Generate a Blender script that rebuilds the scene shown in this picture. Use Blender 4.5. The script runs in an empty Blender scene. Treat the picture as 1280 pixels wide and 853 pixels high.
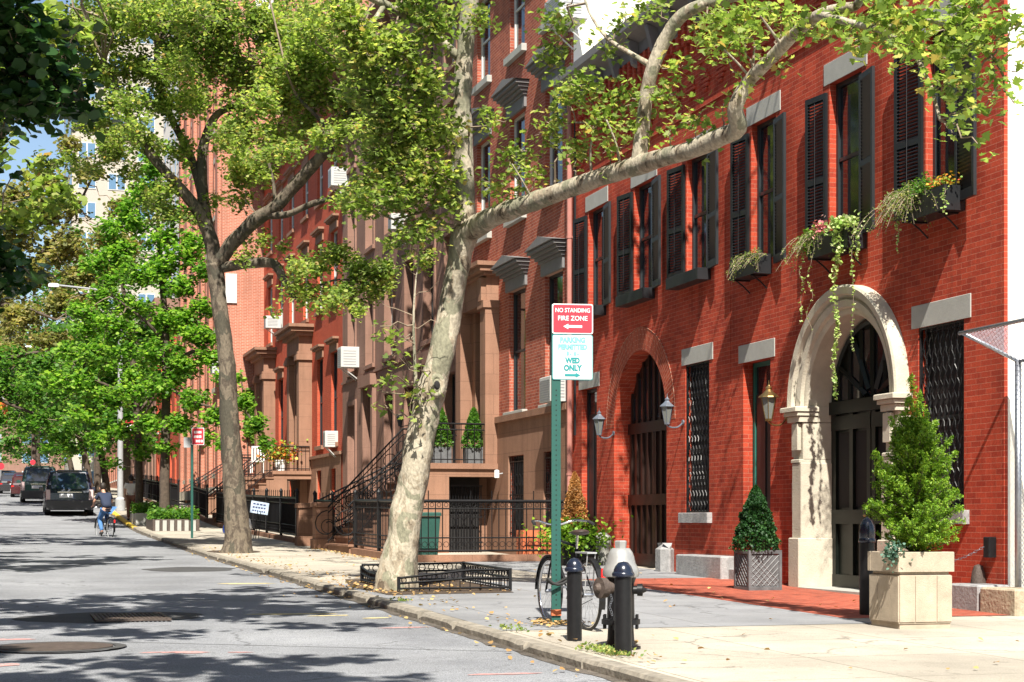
import bpy, bmesh, math, random
import numpy as np
from mathutils import Vector, Matrix, noise as mnoise
random.seed(7); RNG = np.random.default_rng(7)
SC = bpy.context.scene
COL = SC.collection
PI = math.pi

# ------------------------------------------------------------------ camera, sky, sun, exposure
FPX = 2116.0; TH = math.atan(634/2116.0); CT, ST = math.cos(TH), math.sin(TH); EYE = 1.3
cam_d = bpy.data.cameras.new('camera'); cam = bpy.data.objects.new('camera', cam_d); COL.objects.link(cam)
cam.location = (0, 0, EYE); cam.rotation_euler = (PI/2, 0, -TH)
cam_d.sensor_width = 36; cam_d.lens = FPX/1280*36; cam_d.shift_y = 223.5/1280; cam_d.clip_end = 3000; cam_d.clip_start = .1
SC.camera = cam
LX, LY, LZ = -.195, -.79, 1.0
SUN_DIR = Vector((LX, LY, LZ)).normalized()
world = bpy.data.worlds.new('World'); SC.world = world; world.use_nodes = True
wn = world.node_tree.nodes; wl = world.node_tree.links
sky = wn.new('ShaderNodeTexSky'); sky.sky_type = 'NISHITA'; sky.sun_disc = False
sky.sun_elevation = math.asin(SUN_DIR.z); sky.sun_rotation = math.atan2(SUN_DIR.x, SUN_DIR.y)
wn['Background'].inputs[1].default_value = .075
wl.new(sky.outputs[0], wn['Background'].inputs[0])
sd = bpy.data.lights.new('sun', 'SUN'); sd.energy = 5.0; sd.angle = math.radians(.53); sd.color = (1, .94, .84)
so = bpy.data.objects.new('sun', sd); COL.objects.link(so)
so.rotation_euler = SUN_DIR.to_track_quat('Z', 'Y').to_euler(); so.location = (-10, -20, 40)
SC.view_settings.view_transform = 'Standard'; SC.view_settings.look = 'None'
SC.view_settings.gamma = 1; SC.view_settings.exposure = 1.12
SC.cycles.max_bounces = 6; SC.cycles.transparent_max_bounces = 8

# ------------------------------------------------------------------ places: street runs along +Y, facades at X = FX
FX = 11.06
_px = [-60, -20, 0, 10, 15, 20, 25, 31, 38, 51, 60, 68, 74, 90, 130, 200, 600]
_pz = [-.7, -.25, 0, .08, .14, .22, .30, .365, .44, .70, .88, 1.2, 1.55, 2.15, 3.4, 5.2, 13]
_off = np.linspace(-4, 4, 9)
def zr(y): return float(np.mean(np.interp(y+_off, _px, _pz)))      # road height
def zs(y): return zr(y)+.08                                       # pavement height
KX = 4.4
def Yf(u, X=FX):
    xc = (u-640)/FPX; return X*(CT-xc*ST)/(ST+xc*CT)
def Zd(X, Y): return Y*CT+X*ST
def zf(u, v, X=FX): return EYE+(650-v)*Zd(X, Yf(u, X))/FPX
def PD(u, v, Z):
    xc = (u-640)/FPX; return Vector((Z*(ST+xc*CT), Z*(CT-xc*ST), EYE+(650-v)*Z/FPX))

# ------------------------------------------------------------------ materials
MATS = {}
def _nt(name):
    m = bpy.data.materials.new(name); m.use_nodes = True
    nt = m.node_tree; b = nt.nodes['Principled BSDF']; return m, nt, b
def mat(name, col, rough=.6, metal=0, var=.15, vscale=4, bump=0, bscale=40, spec=.5, coat=0):
    m, nt, b = _nt(name); N = nt.nodes; L = nt.links
    b.inputs['Roughness'].default_value = rough; b.inputs['Metallic'].default_value = metal
    b.inputs['Specular IOR Level'].default_value = spec
    if coat: b.inputs['Coat Weight'].default_value = coat; b.inputs['Coat Roughness'].default_value = .05
    tc = N.new('ShaderNodeTexCoord')
    if var:
        n = N.new('ShaderNodeTexNoise'); n.inputs['Scale'].default_value = vscale; n.inputs['Detail'].default_value = 6; n.inputs['Roughness'].default_value = .65
        r = N.new('ShaderNodeValToRGB'); r.color_ramp.elements[0].position = .3; r.color_ramp.elements[1].position = .7
        r.color_ramp.elements[0].color = (*[c*(1-var) for c in col], 1); r.color_ramp.elements[1].color = (*[min(1, c*(1+var)) for c in col], 1)
        L.new(tc.outputs['Object'], n.inputs['Vector']); L.new(n.outputs['Fac'], r.inputs[0]); L.new(r.outputs[0], b.inputs['Base Color'])
    else: b.inputs['Base Color'].default_value = (*col, 1)
    if bump:
        n2 = N.new('ShaderNodeTexNoise'); n2.inputs['Scale'].default_value = bscale; n2.inputs['Detail'].default_value = 5
        bp = N.new('ShaderNodeBump'); bp.inputs['Strength'].default_value = bump; bp.inputs['Distance'].default_value = .02
        L.new(tc.outputs['Object'], n2.inputs['Vector']); L.new(n2.outputs['Fac'], bp.inputs['Height']); L.new(bp.outputs[0], b.inputs['Normal'])
    MATS[name] = m; return m
def ramp(N, stops):
    r = N.new('ShaderNodeValToRGB'); e = r.color_ramp.elements
    while len(e) < len(stops): e.new(.5)
    for i, (p, c) in enumerate(stops): e[i].position = p; e[i].color = (*c, 1)
    return r
def mixc(nt, fac, a, b, blend='MIX'):
    m = nt.nodes.new('ShaderNodeMix'); m.data_type = 'RGBA'; m.blend_type = blend
    for s, x in ((m.inputs['Factor'], fac), (m.inputs['A'], a), (m.inputs['B'], b)):
        if isinstance(x, (int, float)): s.default_value = x
        elif isinstance(x, tuple): s.default_value = (*x, 1) if len(x) == 3 else x
        else: nt.links.new(x, s)
    return m.outputs['Result']
def brick(name, c1, c2, mortar, bw=.213, rh=.0677, ms=.005, dirt=.25, uv=False, flat=False, bias=0, bump=.5, off=.5):
    m, nt, b = _nt(name); N = nt.nodes; L = nt.links
    b.inputs['Roughness'].default_value = .85; b.inputs['Specular IOR Level'].default_value = .25
    g = N.new('ShaderNodeNewGeometry'); sp = N.new('ShaderNodeSeparateXYZ'); cb = N.new('ShaderNodeCombineXYZ')
    if uv:
        u = N.new('ShaderNodeUVMap'); L.new(u.outputs[0], sp.inputs[0]); L.new(sp.outputs[0], cb.inputs[0]); L.new(sp.outputs[1], cb.inputs[1])
    else:
        L.new(g.outputs['Position'], sp.inputs[0])
        if flat: L.new(sp.outputs[0], cb.inputs[1]); L.new(sp.outputs[1], cb.inputs[0])
        else:
            ad = N.new('ShaderNodeMath'); L.new(sp.outputs[0], ad.inputs[0]); L.new(sp.outputs[1], ad.inputs[1])
            L.new(ad.outputs[0], cb.inputs[0]); L.new(sp.outputs[2], cb.inputs[1])
    t = N.new('ShaderNodeTexBrick'); L.new(cb.outputs[0], t.inputs['Vector'])
    t.offset = off; t.inputs['Scale'].default_value = 1; t.inputs['Brick Width'].default_value = bw; t.inputs['Row Height'].default_value = rh
    t.inputs['Mortar Size'].default_value = ms; t.inputs['Mortar Smooth'].default_value = .2; t.inputs['Bias'].default_value = bias
    t.inputs['Color1'].default_value = (*c1, 1); t.inputs['Color2'].default_value = (*c2, 1); t.inputs['Mortar'].default_value = (*mortar, 1)
    n = N.new('ShaderNodeTexNoise'); n.inputs['Scale'].default_value = .7; n.inputs['Detail'].default_value = 8; n.inputs['Roughness'].default_value = .7
    L.new(g.outputs['Position'], n.inputs['Vector'])
    r = ramp(N, [(.3, (1-dirt,)*3), (.62, (1.0,)*3)]); L.new(n.outputs['Fac'], r.inputs[0])
    mps = N.new('ShaderNodeMapping'); mps.inputs['Scale'].default_value = (2.2, 2.2, .22); L.new(g.outputs['Position'], mps.inputs[0])
    n4 = N.new('ShaderNodeTexNoise'); n4.inputs['Scale'].default_value = 1.6; n4.inputs['Detail'].default_value = 7; n4.inputs['Roughness'].default_value = .7; L.new(mps.outputs[0], n4.inputs['Vector'])
    r4 = ramp(N, [(.32, (1-dirt*.9,)*3), (.5, (1.0,)*3), (.72, (1.1, 1.12, 1.15))])
    L.new(n4.outputs['Fac'], r4.inputs[0])
    n3 = N.new('ShaderNodeTexNoise'); n3.inputs['Scale'].default_value = 60; n3.inputs['Detail'].default_value = 3
    L.new(g.outputs['Position'], n3.inputs['Vector']); r3 = ramp(N, [(.3, (.82,)*3), (.7, (1.12,)*3)]); L.new(n3.outputs['Fac'], r3.inputs[0])
    c = mixc(nt, 1.0, t.outputs['Color'], r.outputs[0], 'MULTIPLY'); c = mixc(nt, 1.0, c, r3.outputs[0], 'MULTIPLY'); c = mixc(nt, 1.0, c, r4.outputs[0], 'MULTIPLY')
    L.new(c, b.inputs['Base Color'])
    inv = N.new('ShaderNodeMath'); inv.operation = 'MULTIPLY_ADD'; inv.inputs[1].default_value = -1; inv.inputs[2].default_value = 1
    L.new(t.outputs['Fac'], inv.inputs[0])
    ad2 = N.new('ShaderNodeMath'); ad2.operation = 'MULTIPLY_ADD'; ad2.inputs[1].default_value = .35; L.new(n3.outputs['Fac'], ad2.inputs[0]); L.new(inv.outputs[0], ad2.inputs[2])
    bp = N.new('ShaderNodeBump'); bp.inputs['Strength'].default_value = bump; bp.inputs['Distance'].default_value = .006
    L.new(ad2.outputs[0], bp.inputs['Height']); L.new(bp.outputs[0], b.inputs['Normal'])
    MATS[name] = m; return m
def ground_mat(name, c_lo, c_hi, speck, rough=.9, joint=None, scale=1.2, stains=(.75, 1.05), cracks=.8):
    m, nt, b = _nt(name); N = nt.nodes; L = nt.links
    b.inputs['Roughness'].default_value = rough; b.inputs['Specular IOR Level'].default_value = .3
    g = N.new('ShaderNodeNewGeometry')
    n1 = N.new('ShaderNodeTexNoise'); n1.inputs['Scale'].default_value = scale; n1.inputs['Detail'].default_value = 9; n1.inputs['Roughness'].default_value = .6
    n2 = N.new('ShaderNodeTexNoise'); n2.inputs['Scale'].default_value = 90; n2.inputs['Detail'].default_value = 2
    n3 = N.new('ShaderNodeTexNoise'); n3.inputs['Scale'].default_value = .35; n3.inputs['Detail'].default_value = 6
    for n in (n1, n2, n3): L.new(g.outputs['Position'], n.inputs['Vector'])
    r1 = ramp(N, [(.33, c_lo), (.67, c_hi)]); L.new(n1.outputs['Fac'], r1.inputs[0])
    r2 = ramp(N, [(.35, (1-speck,)*3), (.65, (1+speck,)*3)]); L.new(n2.outputs['Fac'], r2.inputs[0])
    r3 = ramp(N, [(.35, (stains[0],)*3), (.6, (stains[1],)*3)]); L.new(n3.outputs['Fac'], r3.inputs[0])
    c = mixc(nt, 1.0, r1.outputs[0], r2.outputs[0], 'MULTIPLY'); c = mixc(nt, 1.0, c, r3.outputs[0], 'MULTIPLY')
    hgt = n2.outputs['Fac']
    vo = N.new('ShaderNodeTexVoronoi'); vo.feature = 'DISTANCE_TO_EDGE'; vo.inputs['Scale'].default_value = .55
    vm = N.new('ShaderNodeVectorMath'); vm.operation = 'MULTIPLY_ADD'; vm.inputs[1].default_value = (.9, .9, .9)
    L.new(n1.outputs['Color'], vm.inputs[0]); L.new(g.outputs['Position'], vm.inputs[2]); L.new(vm.outputs[0], vo.inputs['Vector'])
    rv = ramp(N, [(.0, (.45,)*3), (.006, (.55,)*3), (.012, (1.0,)*3)]); L.new(vo.outputs['Distance'], rv.inputs[0])
    rm = ramp(N, [(.50, (0, 0, 0)), (.56, (cracks,)*3)]); L.new(n3.outputs['Fac'], rm.inputs[0]); c = mixc(nt, rm.outputs[0], c, mixc(nt, 1.0, c, rv.outputs[0], 'MULTIPLY'))
    n5 = N.new('ShaderNodeTexNoise'); n5.inputs['Scale'].default_value = 9; n5.inputs['Detail'].default_value = 4; L.new(g.outputs['Position'], n5.inputs['Vector'])
    r5 = ramp(N, [(.28, (.7,)*3), (.36, (1.0,)*3), (.66, (1.0,)*3), (.74, (1.12,)*3)]); L.new(n5.outputs['Fac'], r5.inputs[0]); c = mixc(nt, 1.0, c, r5.outputs[0], 'MULTIPLY')
    if joint:
        t = N.new('ShaderNodeTexBrick'); t.offset = 0; t.inputs['Scale'].default_value = 1
        t.inputs['Brick Width'].default_value = joint; t.inputs['Row Height'].default_value = joint; t.inputs['Mortar Size'].default_value = .008
        t.inputs['Color1'].default_value = (1, 1, 1, 1); t.inputs['Color2'].default_value = (.9, .9, .9, 1); t.inputs['Mortar'].default_value = (.45, .43, .4, 1)
        L.new(g.outputs['Position'], t.inputs['Vector']); c = mixc(nt, 1.0, c, t.outputs['Color'], 'MULTIPLY')
    L.new(c, b.inputs['Base Color'])
    bp = N.new('ShaderNodeBump'); bp.inputs['Strength'].default_value = .35; bp.inputs['Distance'].default_value = .01
    L.new(hgt, bp.inputs['Height']); L.new(bp.outputs[0], b.inputs['Normal'])
    MATS[name] = m; return m
def leaf_mat(name, stops, trans=.4, rough=.55):
    m, nt, b = _nt(name); N = nt.nodes; L = nt.links
    g = N.new('ShaderNodeNewGeometry'); r = ramp(N, stops); L.new(g.outputs['Random Per Island'], r.inputs[0])
    n = N.new('ShaderNodeTexNoise'); n.inputs['Scale'].default_value = .8; n.inputs['Detail'].default_value = 3
    L.new(g.outputs['Position'], n.inputs['Vector']); r2 = ramp(N, [(.35, (.8, .85, .8)), (.65, (1.15, 1.1, 1.0))]); L.new(n.outputs['Fac'], r2.inputs[0])
    c = mixc(nt, 1.0, r.outputs[0], r2.outputs[0], 'MULTIPLY')
    L.new(c, b.inputs['Base Color']); b.inputs['Roughness'].default_value = rough; b.inputs['Specular IOR Level'].default_value = .4
    t = N.new('ShaderNodeBsdfTranslucent'); c2 = mixc(nt, 1.0, c, (1.4, 1.5, .85), 'MULTIPLY'); L.new(c2, t.inputs[0])
    mx = N.new('ShaderNodeMixShader'); mx.inputs[0].default_value = trans
    L.new(b.outputs[0], mx.inputs[1]); L.new(t.outputs[0], mx.inputs[2]); L.new(mx.outputs[0], N['Material Output'].inputs[0])
    MATS[name] = m; return m
def bark_mat(name, pale, mid, dark, scale=2.2):
    m, nt, b = _nt(name); N = nt.nodes; L = nt.links
    tc = N.new('ShaderNodeTexCoord'); mp = N.new('ShaderNodeMapping'); mp.inputs['Scale'].default_value = (1, 1, .55); L.new(tc.outputs['Object'], mp.inputs[0])
    n0 = N.new('ShaderNodeTexNoise'); n0.inputs['Scale'].default_value = scale*2.2; n0.inputs['Detail'].default_value = 8; n0.inputs['Roughness'].default_value = .62; n0.inputs['Distortion'].default_value = .6
    L.new(mp.outputs[0], n0.inputs['Vector'])
    r = ramp(N, [(.38, dark), (.40, mid), (.47, tuple(x*1.15 for x in mid)), (.485, pale), (.75, tuple(min(1, x*1.12) for x in pale))]); L.new(n0.outputs['Fac'], r.inputs[0])
    nb = N.new('ShaderNodeTexNoise'); nb.inputs['Scale'].default_value = scale*1.3; nb.inputs['Detail'].default_value = 7; nb.inputs['Distortion'].default_value = 1.0; mpb = N.new('ShaderNodeMapping'); mpb.inputs['Location'].default_value = (7, 3, 1); mpb.inputs['Scale'].default_value = (1, 1, .6); L.new(tc.outputs['Object'], mpb.inputs[0]); L.new(mpb.outputs[0], nb.inputs['Vector'])
    rb = ramp(N, [(.545, (0, 0, 0)), (.56, (1, 1, 1))]); L.new(nb.outputs['Fac'], rb.inputs[0])
    n1 = N.new('ShaderNodeTexNoise'); n1.inputs['Scale'].default_value = 30; n1.inputs['Detail'].default_value = 6; L.new(mp.outputs[0], n1.inputs['Vector'])
    r1 = ramp(N, [(.35, (.72,)*3), (.65, (1.08,)*3)]); L.new(n1.outputs['Fac'], r1.inputs[0])
    c = mixc(nt, rb.outputs[0], r.outputs[0], (mid[0]*.85, mid[1]*.98, mid[2]*.95)); c = mixc(nt, 1.0, c, r1.outputs[0], 'MULTIPLY'); L.new(c, b.inputs['Base Color']); b.inputs['Roughness'].default_value = .9
    bp = N.new('ShaderNodeBump'); bp.inputs['Strength'].default_value = .7; bp.inputs['Distance'].default_value = .02
    ad = N.new('ShaderNodeMath'); L.new(n0.outputs['Fac'], ad.inputs[0]); L.new(n1.outputs['Fac'], ad.inputs[1]); L.new(ad.outputs[0], bp.inputs['Height']); L.new(bp.outputs[0], b.inputs['Normal'])
    MATS[name] = m; return m

M_brickA = brick('pressed red brick', (.52, .074, .034), (.36, .044, .022), (.50, .18, .115), ms=.004, dirt=.3)
M_brickRing = brick('red brick arch ring', (.47, .085, .038), (.33, .05, .025), (.52, .26, .18), ms=.006, uv=True)
M_brickC = brick('speckled red brick', (.44, .115, .065), (.29, .065, .04), (.46, .28, .21), ms=.006, dirt=.2)
M_brickE = brick('orange red brick', (.50, .088, .04), (.42, .066, .03), (.50, .17, .10), ms=.004, dirt=.15)
M_brickF = brick('weathered pink brick', (.45, .155, .095), (.38, .12, .07), (.5, .32, .24), ms=.01, dirt=.2)
M_brickPave = brick('brick paving', (.42, .09, .05), (.3, .06, .035), (.35, .2, .14), bw=.2, rh=.1, ms=.006, flat=True, dirt=.3)
M_brown = brick('brownstone', (.30, .165, .108), (.275, .15, .098), (.19, .105, .07), bw=1.15, rh=.47, ms=.006, dirt=.22, bump=.25)
M_brownD = brick('mauve brownstone', (.27, .152, .112), (.25, .142, .104), (.19, .105, .078), bw=1.3, rh=.6, ms=.005, dirt=.22, bump=.25)
M_stone = mat('grey stone', (.36, .36, .33), .8, var=.1, bump=.1)
M_lime = mat('limestone', (.47, .43, .345), .8, var=.16, vscale=2.5, bump=.3)
M_gran = mat('granite', (.28, .28, .28), .8, var=.25, vscale=9, bump=.4, bscale=30)
M_tanrock = mat('tan rough stone', (.38, .31, .22), .9, var=.25, vscale=9, bump=.6, bscale=25)
M_white = mat('white painted wall', (.82, .79, .70), .7, var=.05, bump=.05)
M_black = mat('black iron', (.009, .009, .010), .42, var=.3, vscale=14, spec=.35)
M_shut = mat('black shutter paint', (.011, .012, .014), .45, var=.2)
M_sashw = mat('pale sash paint', (.55, .55, .52), .5, var=.05)
M_sashd = mat('dark sash paint', (.02, .025, .028), .4, var=.1)
M_green = mat('dark green door paint', (.006, .009, .007), .4, var=.15, spec=.3)
M_teal = mat('green door frame paint', (.02, .13, .10), .45, var=.1)
M_wood = mat('brown door wood', (.022, .0085, .0055), .45, var=.25, vscale=8)
M_hood = mat('grey painted hood', (.16, .155, .155), .7, var=.12)
M_acw = mat('white appliance plastic', (.48, .48, .46), .45, var=.05)
M_acg = mat('grey grille plastic', (.28, .29, .3), .5, var=.05)
M_pinkpipe = mat('pinkish drainpipe paint', (.38, .16, .13), .55, var=.15)
M_zinc = mat('galvanized steel', (.34, .36, .40), .38, metal=.8, var=.15, vscale=12)
M_alu = mat('painted aluminium', (.33, .34, .35), .5, var=.12)
M_lead = mat('lead planter', (.12, .125, .13), .55, metal=.2, var=.35, vscale=7, bump=.2)
M_conc = mat('planter concrete', (.41, .34, .255), .9, var=.2, vscale=5, bump=.35, bscale=120)
M_gpost = mat('green sign post paint', (.014, .08, .065), .45, var=.1)
M_red = mat('sign red', (.62, .03, .05), .45, var=.03)
M_wht = mat('sign white', (.85, .85, .84), .45, var=.02)
M_signw = mat('dimmed sign white', (.56, .58, .58), .5, var=.05)  # white toned down so the lit panel does not overexpose
M_tealtxt = mat('faded teal ink', (.01, .22, .23), .5, var=.03)
M_paletxt = mat('bleached teal ink', (.16, .40, .42), .5, var=.03)
M_brass = mat('aged brass', (.35, .24, .10), .35, metal=.9, var=.2)
M_pewter = mat('pewter lantern metal', (.22, .25, .30), .4, metal=.6, var=.15)
M_silverp = mat('silver paint', (.34, .34, .33), .4, metal=.35, var=.12, vscale=14)
M_tyre = mat('tyre rubber', (.02, .02, .02), .8, var=.1)
M_chrome = mat('chrome', (.7, .7, .7), .15, metal=1, var=0)
M_soil = mat('soil', (.06, .04, .025), .95, var=.4, vscale=20, bump=.6)
M_terra = mat('terracotta', (.48, .13, .05), .8, var=.15)
M_bin = mat('dark green plastic', (.02, .075, .06), .45, var=.1)
M_dark = mat('dark interior', (.012, .011, .011), .9, var=0)
M_cream = mat('cream stone tower', (.40, .365, .31), .85, var=.06)
M_yel = mat('worn yellow paint', (.65, .45, .05), .7, var=.3, vscale=10)
M_rust = mat('rusty cast iron', (.075, .055, .045), .7, var=.35, vscale=12, bump=.4)
M_roof = mat('roof tar', (.06, .06, .06), .9, var=.2)
def glass_mat(name, base, rough=.06, spec=.8):
    m, nt, b = _nt(name); N = nt.nodes; L = nt.links
    g = N.new('ShaderNodeNewGeometry'); n = N.new('ShaderNodeTexNoise'); n.inputs['Scale'].default_value = 1.3; n.inputs['Detail'].default_value = 2
    L.new(g.outputs['Position'], n.inputs['Vector']); bp = N.new('ShaderNodeBump'); bp.inputs['Strength'].default_value = .08; bp.inputs['Distance'].default_value = .05
    L.new(n.outputs['Fac'], bp.inputs['Height']); L.new(bp.outputs[0], b.inputs['Normal'])
    b.inputs['Base Color'].default_value = (*base, 1); b.inputs['Roughness'].default_value = rough; b.inputs['Specular IOR Level'].default_value = spec
    MATS[name] = m; return m
M_glass = glass_mat('window glass', (.012, .014, .018))
M_glassb = glass_mat('tower window glass', (.10, .19, .30), .1)
M_lglass = mat('lantern glass', (.16, .17, .155), .12, var=.1, spec=.7)
M_asph = ground_mat('asphalt', (.185, .192, .206), (.25, .258, .272), .42, scale=.9, stains=(.78, 1.08))
M_patch = ground_mat('asphalt patch', (.06, .06, .062), (.085, .085, .085), .3)
M_side = ground_mat('pavement concrete', (.36, .325, .268), (.46, .418, .345), .14, joint=1.55, stains=(.78, 1.05))
M_drive = ground_mat('grey pavement concrete', (.22, .225, .235), (.29, .295, .305), .08, joint=1.7, stains=(.85, 1.04))
M_kerb = mat('kerb stone', (.24, .215, .175), .9, var=.4, vscale=6, bump=.5, bscale=18)
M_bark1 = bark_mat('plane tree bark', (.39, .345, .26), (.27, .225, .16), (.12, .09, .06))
M_bark2 = bark_mat('shaded plane tree bark', (.15, .122, .088), (.08, .062, .045), (.055, .042, .03))  # copy of the plane bark with shade put into its colour
M_bark3 = mat('brown bark', (.075, .055, .04), .95, var=.35, vscale=9, bump=.6, bscale=15)
M_twig = mat('twig bark', (.22, .17, .12), .9, var=.3)
M_leafP = leaf_mat('plane tree leaves', [(0, (.11, .17, .04)), (.4, (.22, .31, .08)), (.8, (.36, .44, .13)), (.95, (.54, .52, .19)), (1, (.42, .26, .10))], .58)
M_leafG = leaf_mat('ginkgo leaves', [(0, (.06, .15, .02)), (.5, (.16, .34, .045)), (1, (.36, .52, .09))], .55)
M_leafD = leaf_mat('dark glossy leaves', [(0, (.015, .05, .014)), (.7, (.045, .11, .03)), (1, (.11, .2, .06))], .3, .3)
M_leafO = leaf_mat('olive tired leaves', [(0, (.15, .17, .06)), (.5, (.27, .27, .10)), (1, (.42, .34, .15))], .5)
M_leafM = leaf_mat('mid green leaves', [(0, (.04, .12, .015)), (.6, (.09, .23, .03)), (1, (.2, .34, .06))], .5)
M_juni = leaf_mat('bright juniper foliage', [(0, (.09, .20, .012)), (.6, (.17, .32, .02)), (1, (.30, .42, .04))], .3)
M_topi = leaf_mat('dark spruce foliage', [(0, (.01, .045, .012)), (.7, (.022, .085, .018)), (1, (.05, .14, .03))], .2)
M_dead = leaf_mat('dead orange foliage', [(0, (.42, .16, .04)), (.6, (.55, .25, .08)), (1, (.62, .36, .14))], .2)
M_fern = leaf_mat('feathery green foliage', [(0, (.10, .18, .04)), (.6, (.22, .30, .08)), (1, (.42, .38, .14))], .35)
M_cream_l = leaf_mat('pale ivy leaves', [(0, (.20, .34, .06)), (.6, (.40, .52, .18)), (1, (.62, .66, .40))], .3)
M_flow = leaf_mat('pink flowers', [(0, (.55, .12, .16)), (.6, (.65, .25, .28)), (1, (.7, .45, .42))], .2)
M_flow2 = leaf_mat('red and yellow flowers', [(0, (.5, .03, .03)), (.4, (.6, .35, .03)), (.6, (.12, .25, .03)), (1, (.3, .4, .05))], .2)
M_litter = leaf_mat('fallen leaves', [(0, (.32, .18, .07)), (.6, (.42, .27, .12)), (1, (.5, .36, .16))], .1, .8)

# ------------------------------------------------------------------ mesh builder
class MB:
    def __init__(s): s.v = []; s.f = []; s.uv = None
    def quad(s, a, b, c, d): n = len(s.v); s.v += [tuple(a), tuple(b), tuple(c), tuple(d)]; s.f.append((n, n+1, n+2, n+3))
    def poly(s, pts): n = len(s.v); s.v += [tuple(p) for p in pts]; s.f.append(tuple(range(n, n+len(pts))))
    def box(s, x0, x1, y0, y1, z0, z1):
        n = len(s.v); s.v += [(x0,y0,z0),(x1,y0,z0),(x1,y1,z0),(x0,y1,z0),(x0,y0,z1),(x1,y0,z1),(x1,y1,z1),(x0,y1,z1)]
        s.f += [(n+3,n+2,n+1,n),(n+4,n+5,n+6,n+7),(n,n+1,n+5,n+4),(n+1,n+2,n+6,n+5),(n+2,n+3,n+7,n+6),(n+3,n,n+4,n+7)]
        return s
    def bbox(s, x0, x1, y0, y1, z0, z1, b=.01):           # box with chamfered upright and top edges
        for za, zb, i0, i1 in ((z0, z1-b, 0, 0), (z1-b, z1, 0, b)):
            P = []
            for z, i in ((za, i0), (zb, i1)):
                P.append([(x0+b+i,y0+i,z),(x1-b-i,y0+i,z),(x1-i,y0+b+i,z),(x1-i,y1-b-i,z),(x1-b-i,y1-i,z),(x0+b+i,y1-i,z),(x0+i,y1-b-i,z),(x0+i,y0+b+i,z)])
            n = len(s.v); s.v += P[0]+P[1]
            for k in range(8): s.f.append((n+k, n+(k+1)%8, n+8+(k+1)%8, n+8+k))
        n = len(s.v); s.f.append(tuple(range(n-8, n)))
        s.f.append(tuple(reversed(range(n-32, n-24)))); return s
    def prism(s, pts, axis, a, b):                        # polygon pts (2d) extruded along axis from a to b
        def m(p, t): return {'x': (t, p[0], p[1]), 'y': (p[0], t, p[1]), 'z': (p[0], p[1], t)}[axis]
        n = len(s.v); k = len(pts); s.v += [m(p, a) for p in pts]+[m(p, b) for p in pts]
        s.f.append(tuple(range(n+k-1, n-1, -1))); s.f.append(tuple(range(n+k, n+2*k)))
        for i in range(k): j = (i+1) % k; s.f.append((n+i, n+j, n+k+j, n+k+i))
        return s
    def lathe(s, prof, cx, cy, seg=16, rot=0, cz=0):
        n = len(s.v); k = len(prof)
        for i in range(seg):
            a = rot+2*PI*i/seg
            for r, z in prof: s.v.append((cx+r*math.cos(a), cy+r*math.sin(a), cz+z))
        for i in range(seg):
            j = (i+1) % seg
            for q in range(k-1): s.f.append((n+i*k+q, n+j*k+q, n+j*k+q+1, n+i*k+q+1))
        if prof[0][0] > 1e-5: s.f.append(tuple(n+i*k for i in reversed(range(seg))))
        if prof[-1][0] > 1e-5: s.f.append(tuple(n+i*k+k-1 for i in range(seg)))
        return s
    def tube(s, pts, rad, seg=8, cap=True, wob=0, closed=False):
        pts = [Vector(p) for p in pts]; k = len(pts)
        if isinstance(rad, (int, float)): rad = [rad]*k
        n = len(s.v); up = None
        for i, p in enumerate(pts):
            if closed: d = pts[(i+1) % k]-pts[i-1]
            else: d = pts[min(i+1, k-1)]-pts[max(i-1, 0)]
            if d.length < 1e-9: d = Vector((0, 0, 1))
            d.normalize()
            if up is None:
                up = Vector((0, 0, 1)) if abs(d.z) < .9 else Vector((1, 0, 0))
            a = up-d*up.dot(d)
            if a.length < 1e-4: a = Vector((1, 0, 0)) - d*d.x
            a.normalize(); b = d.cross(a); up = a
            for q in range(seg):
                t = 2*PI*q/seg; o = a*math.cos(t)+b*math.sin(t); r = rad[i]
                if wob: r *= 1+wob*mnoise.noise((p+o*r*1.2)*2.6)+.5*wob*mnoise.noise((p+o*r)*7)
                s.v.append(tuple(p+o*r))
        rng = k if closed else k-1
        for i in range(rng):
            j = (i+1) % k
            for q in range(seg):
                w = (q+1) % seg; s.f.append((n+i*seg+q, n+i*seg+w, n+j*seg+w, n+j*seg+q))
        if cap and not closed:
            s.f.append(tuple(n+q for q in reversed(range(seg)))); s.f.append(tuple(n+(k-1)*seg+q for q in range(seg)))
        return s
    def bar(s, a, b, w=.02, h=None):                       # square bar between two points
        r = w*.7071; return s.tube([a, b], r, 4)
    def xform(s, M, start=0):
        for i in range(start, len(s.v)): s.v[i] = tuple(M @ Vector(s.v[i]))
        return s
    def build(s, name, m, parent=None, smooth=False, origin=None, loc=None):
        o0 = origin if origin is not None else (Vector(parent['_o']) if parent is not None and '_o' in parent else Vector((0, 0, 0)))
        me = bpy.data.meshes.new(name)
        V = [(x-o0[0], y-o0[1], z-o0[2]) for x, y, z in s.v]
        me.from_pydata(V, [], s.f); me.materials.append(m)
        if smooth: me.polygons.foreach_set('use_smooth', [True]*len(me.polygons))
        if smooth and smooth != 'all': me.set_sharp_from_angle(angle=math.radians(40))
        if s.uv:
            l = me.uv_layers.new(name='UVMap')
            fl = [c for lp in me.loops for c in s.uv[lp.vertex_index]]; l.data.foreach_set('uv', fl)
        me.update(); o = bpy.data.objects.new(name, me); COL.objects.link(o)
        if parent is not None: o.parent = parent; o['_o'] = tuple(o0)
        else: o.location = o0
        return o
def tag(o, label=None, cat=None, group=None, kind=None):
    if label: o['label'] = label
    if cat: o['category'] = cat
    if group: o['group'] = group
    if kind: o['kind'] = kind
    return o
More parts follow.
